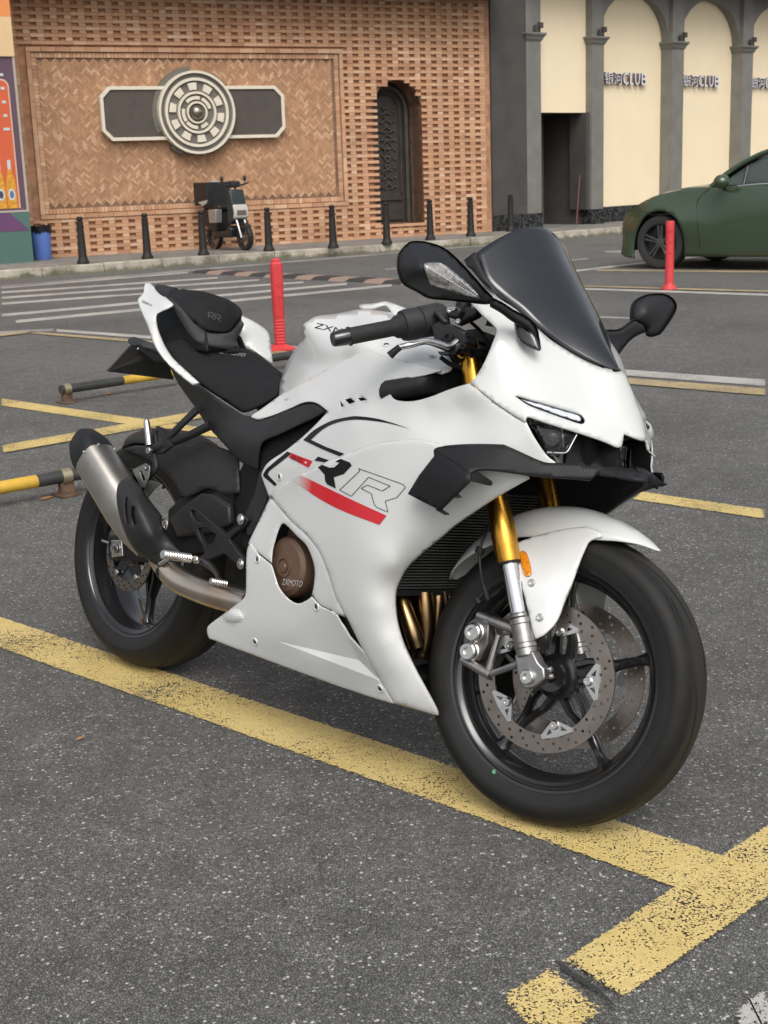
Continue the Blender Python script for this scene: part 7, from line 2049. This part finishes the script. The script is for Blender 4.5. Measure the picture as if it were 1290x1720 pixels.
lo = sm([(712, 445), (718, 441.5), (742, 442), (762, 456), (790, 480), (803, 495), (802, 499), (792, 499.5), (770, 494), (733, 482), (722, 474), (715, 458)], 3)
def shrink(pts, k, cx_=755, cy_=472): return [(cx_+(x-cx_)*k, cy_+(y-cy_)*k) for x, y in pts]
mr = shell_body('mirror', mo, MIR, (-0.035, 0.035, 0.0), 1.0, M_mir, bike)
panel('lens_rim', shrink(lo, 1.09), MIR, M_gloss, mr, off=0.0015, thick=0.003, step=5, edge=3, edge_in=0.002)
panel('indicator_lens', lo, MIR, plain('indicator_lens_clear', (0.24, 0.23, 0.215), rough=0.10, coat=1.0, nscale=120, var=0.6, spec=0.8), mr, off=0.0035, thick=0.003, step=5, edge=3, edge_in=0.002)
for a, b_, n_ in (((716, 448), (798, 497), 26), ((740, 443.5), (801, 494), 20)):
    bm = bmesh.new()
    for k in range(n_):
        t = k/(n_-1); q = (a[0]+(b_[0]-a[0])*t, a[1]+(b_[1]-a[1])*t)
        p = U(q[0], q[1], float(MIR([q])[0]) - 0.004)
        lathe(bm, [(0, 0.0016), (0.0011, 0.001), (0.0014, 0)], p, (0.2, -1, 0), 6)
    add_obj('led_row', bm, M_drl, mr, smooth=False)
ARM = TPS([(829, 500, -.266), (829, 514, -.266), (863, 525, -.215), (884, 538, -.190), (900, 552, -.172), (906, 570, -.164), (909, 588, -.160), (862, 540, -.214)])
shell_body('mirror_arm', sm([(826, 499, 1), (845, 508), (863, 520), (884, 531), (899, 544), (905, 560), (909.5, 588, 1), (903, 577), (894, 562), (880, 549), (862, 539), (845, 526), (826, 515, 1)], 3), ARM, (-0.016, 0.016, -0.002), 1.0, M_mir, mr, step=5)
FT = TPS([(864, 547, -.186), (872, 575, -.186), (895, 588, -.176), (906, 590, -.168), (900, 560, -.170), (880, 545, -.180)])
panel('mirror_foot', sm([(863, 541), (870, 540), (885, 548), (900, 563), (907, 580), (908, 588), (903, 589.5), (885, 582), (872, 573), (866, 558)], 3), FT, M_gloss, mr, off=0.004, thick=0.012, step=5, edge=4, edge_in=0.005)
# the left mirror, seen from its front beyond the screen
MIL = TPS([(1062, 540, .330), (1063, 516, .335), (1085, 496, .365), (1120, 494, .415), (1136, 507, .440), (1137, 522, .440), (1112, 563, .400), (1095, 566, .375), (1080, 548, .350), (1085, 525, .345), (1100, 530, .375)])
ml = shell_body('mirror', sm([(1061.5, 538), (1062, 518), (1068, 505), (1080, 497.5), (1092, 493.5), (1115, 493), (1128, 499), (1135.5, 508), (1136.5, 520), (1125, 541), (1110, 561), (1104, 563.5), (1096, 566), (1088, 562), (1087, 549), (1075, 545), (1065, 543)], 3), MIL, (-0.035, 0.035, 0.0), 1.0, M_mir, bike, step=6)
ARL = TPS([(1015, 553, .13), (1040, 553, .19), (1065, 538, .27), (1086, 550, .33), (1060, 571, .26), (1037, 598, .17), (1025, 575, .15)])
shell_body('mirror_arm', sm([(1014, 553, 1), (1040, 553), (1055, 544), (1068, 536), (1085, 545, 1), (1089, 558, 1), (1074, 562), (1060, 571), (1048, 585), (1037, 600, 1), (1026, 580)], 3), ARL, (-0.016, 0.016, 0), 1.0, M_mir, ml, step=5)
# ---------------------------------------------------------------- engine, frame, radiator, headers
bm = bmesh.new()
secs = []
for x, w, z0, z1 in ((0.42, 0.10, 0.28, 0.62), (0.52, 0.13, 0.22, 0.74), (0.65, 0.15, 0.20, 0.78), (0.80, 0.155, 0.20, 0.82), (0.92, 0.15, 0.28, 0.84), (0.99, 0.13, 0.42, 0.84)):
    secs.append([Vector((x, -w, z0+0.05)), Vector((x, -w*0.7, z0)), Vector((x, w*0.7, z0)), Vector((x, w, z0+0.05)), Vector((x, w, z1-0.05)), Vector((x, w*0.6, z1)), Vector((x, -w*0.6, z1)), Vector((x, -w, z1-0.05))])
loft(bm, secs)
add_obj('engine_block', bm, M_void, bike, smooth=False)
# radiator: core with real fins
rx = 1.075
def RP(px, py): return UX(px, py, rx)
zb = RP(700, 988).z; zt = RP(830, 845).z + 0.03
bm = bmesh.new(); nf = 34
for k in range(nf):
    z = zb + (zt-zb)*k/nf
    lean_ = (z-zb)*0.30
    box(bm, (rx-0.02+lean_, -0.185, z), (rx+0.004+lean_, 0.185, z+(zt-zb)/nf*0.45))
add_obj('radiator_fin', bm, plain('radiator_fins', (0.13, 0.13, 0.12), rough=0.45, metal=0.4), bike, smooth=False)['kind'] = 'stuff'
bm = bmesh.new()
loft(bm, [[Vector((rx-0.022+l_, -0.187, z_)), Vector((rx-0.022+l_, 0.187, z_)), Vector((rx-0.045+l_, 0.187, z_)), Vector((rx-0.045+l_, -0.187, z_))] for z_, l_ in ((zb-0.01, 0), (zt, (zt-zb)*0.30))])
box(bm, (rx-0.03, -0.19, zb-0.014), (rx+0.010, 0.19, zb-0.002))
add_obj('radiator_core', bm, M_blk, bike, smooth=False)
for (pts, r) in (([(672, 1000, -.13), (682, 1030, -.13), (693, 1062, -.125), (700, 1085, -.115)], 0.0185), ([(712, 996, -.085), (714, 1020, -.085), (716, 1050, -.08), (712, 1085, -.075), (700, 1110, -.07)], 0.0195), ([(735, 994, -.03), (736, 1015, -.03), (733, 1050, -.03), (728, 1085, -.03)], 0.0195), ([(755, 994, .03), (756, 1015, .03), (753, 1050, .03)], 0.0195)):
    bm = bmesh.new()
    tube(bm, [U(*p_) for p_ in pts], r, 18, 5)
    add_obj('header_pipe', bm, M_head, bike)
bm = bmesh.new()
secs = []
for x, w, z0, z1 in ((0.75, 0.12, 0.17, 0.26), (0.95, 0.11, 0.16, 0.27), (1.08, 0.10, 0.17, 0.29)):
    secs.append([Vector((x, -w, z0)), Vector((x, w, z0)), Vector((x, w, z1)), Vector((x, -w, z1))])
loft(bm, secs)
for k in range(4):
    z = 0.19 + 0.035*k
    box(bm, (1.08, -0.115, z), (1.10, 0.115, z+0.008))
add_obj('oil_cooler', bm, M_blk, bike, smooth=False)

def pp(name, pts, y, thick, mat, bevel=0.003, parent=bike, holes=None, proj=U):
    """a cast or pressed part: traced profile at its lateral place, extruded inwards"""
    if holes:
        bmx = plate2d([tuple(p) for p in pts], [[tuple(p) for p in h] for h in holes], lambda a, b_, h: proj(a, b_, y) + Vector((0, h, 0)), 0, thick)
    else:
        bmx = bmesh.new(); prism(bmx, [proj(a, b_, y) for a, b_ in pts], (0, thick, 0))
    return add_obj(name, bmx, mat, parent, bevel=bevel, bseg=2, angle=35)
pp('frame_spar', [(434, 745), (470, 728), (552, 690), (509, 740), (444, 795), (452, 830), (445, 850), (421, 905), (412, 930), (402, 910), (408, 860), (427, 815), (436, 790)], -.162, 0.06, M_void, 0.006)
pp('frame_cover', [(436, 790), (446, 800), (450, 832), (436, 868), (420, 900), (413, 900), (412, 860), (426, 830)], -.172, 0.02, M_gry, 0.004)
# swingarm (right) and axle block
pp('swingarm', [(180, 899), (214, 900), (240, 905), (281, 880), (281, 856), (300, 838), (337, 823), (354, 827), (372, 838), (390, 855), (400, 890), (395, 930), (350, 925), (300, 935), (262, 945), (240, 945), (214, 941), (181, 941)], -.108, 0.035, M_blk, 0.006)
pp('swingarm_brace', [(281, 870), (337, 828), (354, 830), (384, 850), (386, 880), (350, 895), (296, 903)], -.125, 0.02, M_gry, 0.006)
pp('axle_block', [(186, 907), (204, 907), (206, 934), (187, 936)], -.122, 0.015, M_bolt, 0.002)
bolt_at(U(194, 921, -.124), (0, -1, 0), 0.012, 0.010, M_bolt, bike, 'axle_nut')
bolt_at(U(194, 921, -.134), (0, -1, 0), 0.006, 0.010, M_bolt, bike, 'axle_end')
bm = bmesh.new(); tube(bm, [U(172, 908, -.12), U(184, 912, -.12)], 0.0035, 8, 1); add_obj('chain_adjuster', bm, M_bolt, bike)
add_obj('swingarm', (lambda bmx: (prism(bmx, [Vector((x, 0.10, z)) for x, z in ((-0.05, 0.29), (-0.05, 0.345), (0.15, 0.36), (0.35, 0.42), (0.5, 0.45), (0.5, 0.33), (0.3, 0.29))], (0, 0.035, 0)), bmx)[1])(bmesh.new()), M_blk, bike, bevel=0.006)
# rear hugger: arch plus skirt
bm = bmesh.new()
secs = []
for d_, w, r in ((112, 0.080, 0.338), (100, 0.092, 0.340), (85, 0.098, 0.344), (70, 0.10, 0.348), (55, 0.10, 0.352), (40, 0.095, 0.352), (28, 0.085, 0.350)):
    th = radians(d_); sec = []
    for k in range(13):
        t = -1 + k/6
        rr = r - 0.045*abs(t)**4
        sec.append(Vector((rr*cos(th), w*t, RR + rr*sin(th))))
    secs.append(sec)
cols = [cr([s_[k] for s_ in secs], 3) for k in range(13)]
loft(bm, [[cols[k][j] for k in range(13)] for j in range(len(cols[0]))], closed=False, cap=False)
hg = add_obj('rear_hugger', bm, M_gry, bike, angle=50)
md = hg.modifiers.new('solid', 'SOLIDIFY'); md.thickness = 0.003
HUG = TPS([(200, 751, -.09), (255, 726, -.095), (315, 723, -.10), (359, 737, -.10), (400, 761, -.10), (400, 826, -.115), (350, 817, -.125), (311, 834, -.122), (300, 830, -.12), (289, 808, -.115), (268, 785, -.108), (242, 769, -.10), (213, 756, -.095), (330, 780, -.118)])
panel('hugger_skirt', sm([(205, 755, 1), (228, 748), (262, 750), (300, 745), (340, 742), (400, 762, 1), (402, 828, 1), (375, 830), (350, 820), (330, 828), (311, 835, 1), (300, 830), (289, 808), (268, 785), (242, 769), (213, 757)], 4), HUG, M_gry, bike, thick=0.004, step=8, angle=40)
# rear set bracket with its windows
pp('footrest_bracket', [(313, 852), (325, 851), (338, 862), (360, 882), (378, 898), (400, 880), (404, 868), (412, 866), (416, 874), (410, 884), (392, 898), (384, 906), (398, 925), (410, 940), (412, 950), (404, 954), (396, 948), (376, 930), (352, 940), (340, 948), (328, 948), (330, 938), (342, 930), (338, 915), (322, 890), (313, 866)], -.185, 0.016, M_blk, 0.003,
   holes=[[(319, 858), (326, 857), (341, 871), (342, 878), (328, 876), (321, 866)], [(330, 888), (345, 887), (362, 898), (360, 908), (346, 918), (338, 906)]])
for q in ((406, 872), (406, 947)):
    bm = bmesh.new(); p = U(q[0], q[1], -.188)
    lathe(bm, [(0, 0.002), (0.004, 0.002), (0.0045, 0.007), (0.008, 0.007), (0.010, 0.004), (0.013, 0.004), (0.013, 0)], p, (0, -1, 0), 18)
    add_obj('bracket_bolt', bm, M_bolt, bike, angle=30)
def serrated_peg(a, b_, r, n, mat, name, w=1.0):
    bm = bmesh.new(); d = (b_-a); L_ = d.length
    pr = [(0, 0)]
    for k in range(n):
        pr += [(r*0.84, L_*(k/n)), (r*1.04, L_*((k+0.35)/n)), (r*1.04, L_*((k+0.6)/n)), (r*0.84, L_*((k+0.85)/n))]
    pr += [(0, L_)]
    lathe(bm, pr, a, d, 14)
    return add_obj(name, bm, mat, bike, angle=30)
serrated_peg(U(273, 931, -.282), U(320, 938, -.195), 0.0115, 11, M_bolt, 'rider_footpeg')
bolt_at(U(331, 940, -.20), (0, -1, 0), 0.010, 0.008, M_bolt, bike, 'peg_pivot')
bm = bmesh.new(); tube(bm, [U(268, 948, -.27), U(279, 941, -.27)], 0.0045, 8, 1); add_obj('peg_feeler', bm, M_bolt, bike)
# brake pedal
bm = bmesh.new()
tube(bm, [U(340, 942, -.185), U(352, 950, -.188), U(363, 962, -.20), U(368, 974, -.215)], [0.010, 0.009, 0.007, 0.006], 10, 4)
add_obj('brake_pedal', bm, M_alud, bike)
serrated_peg(U(354, 976, -.235), U(381, 981, -.190), 0.0085, 7, M_bolt, 'pedal_tip')
# pillion hanger arms, peg
bm = bmesh.new()
tube(bm, [U(331, 688, -.125), U(306, 712, -.15), U(276, 742, -.172)], [0.010, 0.009, 0.009], 10, 3)
tube(bm, [U(354, 714, -.135), U(310, 735, -.155), U(275, 748, -.170), U(252, 755, -.178)], [0.012, 0.0105, 0.010, 0.012], 10, 3)
add_obj('pillion_hanger', bm, M_blk, bike)
pp('hanger_plate', [(252, 745), (257, 722), (262, 715), (270, 718), (280, 740), (290, 748), (272, 762), (256, 764)], -.176, 0.010, M_blk, 0.003, holes=[[(260, 726), (265, 724), (272, 738), (262, 742)]])
bm = bmesh.new()
pr = []
pa, pb = U(246, 705, -.185), U(251, 748, -.185)
tube(bm, [pa, pa + (pb-pa)*0.1, pa + (pb-pa)*0.5, pb], [0.006, 0.008, 0.009, 0.010], 12, 3)
add_obj('pillion_footpeg', bm, M_bolt, bike)
bolt_at(U(253, 757, -.19), (0, -1, 0), 0.009, 0.01, M_bolt, bike, 'peg_pivot')
bm = bmesh.new(); tube(bm, [U(258, 765, -.178), U(262, 785, -.18), U(250, 800, -.185)], 0.008, 8, 3); add_obj('silencer_hanger', bm, M_blk, bike)

# ---------------------------------------------------------------- exhaust
def ring_sec(c, axis, ry, rz, n=32, p=3.2):
    M = frame_z(axis); out = []
    lat = Vector((0, 1, 0)); lat = (lat - lat.dot(axis)*axis).normalized(); up_ = axis.cross(lat)
    for k in range(n):
        a = 2*pi*k/n; ca, sa = cos(a), sin(a)
        out.append(c + lat*ry*math.copysign(abs(ca)**(2/p), ca) + up_*rz*math.copysign(abs(sa)**(2/p), sa))
    return out
s0, s1 = U(143, 745, -.205), U(256, 925, -.165)
sx = (s1-s0).normalized(); SL = (s1-s0).length
def sil(t): return s0 + (s1-s0)*t
bm = bmesh.new()
loft(bm, [ring_sec(sil(t), sx, a_, b_) for t, a_, b_ in ((0.10, 0.044, 0.049), (0.105, 0.0465, 0.0515), (0.30, 0.0480, 0.0530), (0.62, 0.0500, 0.0545), (0.80, 0.048, 0.049), (0.98, 0.034, 0.034))])
si = add_obj('silencer', bm, M_ti, bike, angle=30)
bm = bmesh.new()
loft(bm, [ring_sec(sil(t), sx, a_, b_) for t, a_, b_ in ((0.135, 0.0485, 0.0535), (0.09, 0.0480, 0.0530), (0.03, 0.043, 0.049), (-0.05, 0.032, 0.038), (-0.062, 0.028, 0.034), (-0.055, 0.022, 0.026), (0.04, 0.020, 0.024))])
add_obj('silencer_cap', bm, M_blk, si, angle=30)
for a in (0.15, 0.55, 0.9, -0.3):
    P = ring_sec(sil(0.145), sx, 0.0485, 0.0535, 40)[int(a*20) % 40]
    bolt_at(P, (P - sil(0.145)), 0.0035, 0.003, M_bolt, si, 'rivet')
# heat shield: traced outline over the silencer's outer side
HS = TPS([(198, 813, -.240), (220, 801, -.215), (250, 830, -.205), (272, 865, -.200), (278, 895, -.200), (304, 928, -.190), (298, 940, -.190), (270, 952, -.205), (255, 945, -.215), (228, 926, -.235), (211, 900, -.252), (201, 865, -.258), (196, 835, -.252), (235, 860, -.262), (255, 900, -.245), (225, 840, -.262)])
slots = [sm([(211.5, 837), (213.5, 838), (213, 855), (216, 878), (214.5, 879), (211, 862), (210.5, 845)], 2), sm([(223, 853), (225.5, 853), (225, 866), (228, 880), (226, 882), (222.5, 870), (221.5, 860)], 2)]
hs = panel('heat_shield', sm([(197.5, 816), (204, 807), (212, 802.5), (220, 801), (224, 803, 1), (247, 834), (268, 861), (272, 867), (272, 880), (277, 894, 1), (290, 910), (305, 929), (300, 937), (292, 939), (281, 939), (276, 948), (270, 952.5), (258, 947), (243, 937), (228, 926), (215, 907), (206, 885), (199, 860), (195.5, 835)], 4), HS, M_gry, bike, thick=0.004, step=6, holes=slots, edge=5, edge_in=0.006, angle=60)
bm = bmesh.new()
for q in ((211, 858), (226, 868)):
    pass
bm.free()
panel('shield_backing', [(205, 825), (235, 830), (240, 890), (215, 895)], TPS([(205, 825, -.225), (235, 830, -.225), (240, 890, -.225), (215, 895, -.225)]), M_void, hs, thick=0.002)
bm = bmesh.new()
tube(bm, [U(273, 874, -.203), U(277, 872, -.203), U(281, 878, -.203), U(279, 889, -.203), U(275, 884, -.203), U(277, 878, -.203)], 0.0022, 8, 3)
add_obj('spring_hook', bm, M_bolt, hs)
bolt_at(U(259, 929, -.222), (0, -1, 0), 0.004, 0.003, M_void, hs, 'shield_screw')
# silencer bracket
pp('silencer_bracket', [(222, 789), (244, 778), (251, 783), (250, 800), (243, 819), (236, 818)], -.20, 0.004, M_alu, 0.001, holes=[[(234, 792), (238, 790), (244, 806), (240, 808)]])
bolt_at(U(246, 787, -.204), (0, -1, 0), 0.006, 0.008, M_bolt, bike, 'bracket_bolt')
bm = bmesh.new()
tube(bm, [U(262, 925, -.165), U(276, 948, -.170), U(298, 972, -.165), U(330, 988, -.155), U(370, 1001, -.145), (U(420, 1013, -.13))], [0.028, 0.031, 0.033, 0.033, 0.034, 0.034], 28, 6)
add_obj('link_pipe', bm, M_pipe, bike, angle=60)
bm = bmesh.new()
lathe(bm, [(0.029, -0.008), (0.033, -0.008), (0.033, 0.008), (0.029, 0.008)], U(283, 957, -.168), (U(298, 972, -.165)-U(276, 948, -.170)), 28)
add_obj('pipe_clamp', bm, M_blk, bike)
# side stand on the far side: reaches the ground
bm = bmesh.new()
ws = Vector((0.55, 0.22, 0.30))
def to_bk(w): return BK_RI @ (w - BK_T)
top_w = BK_T + BK_R @ Vector((0.58, 0.13, 0.30))
ft = BK_T + BK_R @ Vector((0.46, 0.30, 0.10)); ft.z = 0.012
tube(bm, [to_bk(top_w), to_bk(ft)], [0.014, 0.011], 12, 1)
fp_ = to_bk(ft)
lathe(bm, [(0, -0.010), (0.032, -0.010), (0.032, -0.004), (0, -0.004)], fp_, BK_RI @ Vector((0, 0, 1)), 18)
add_obj('side_stand', bm, M_blk, bike)
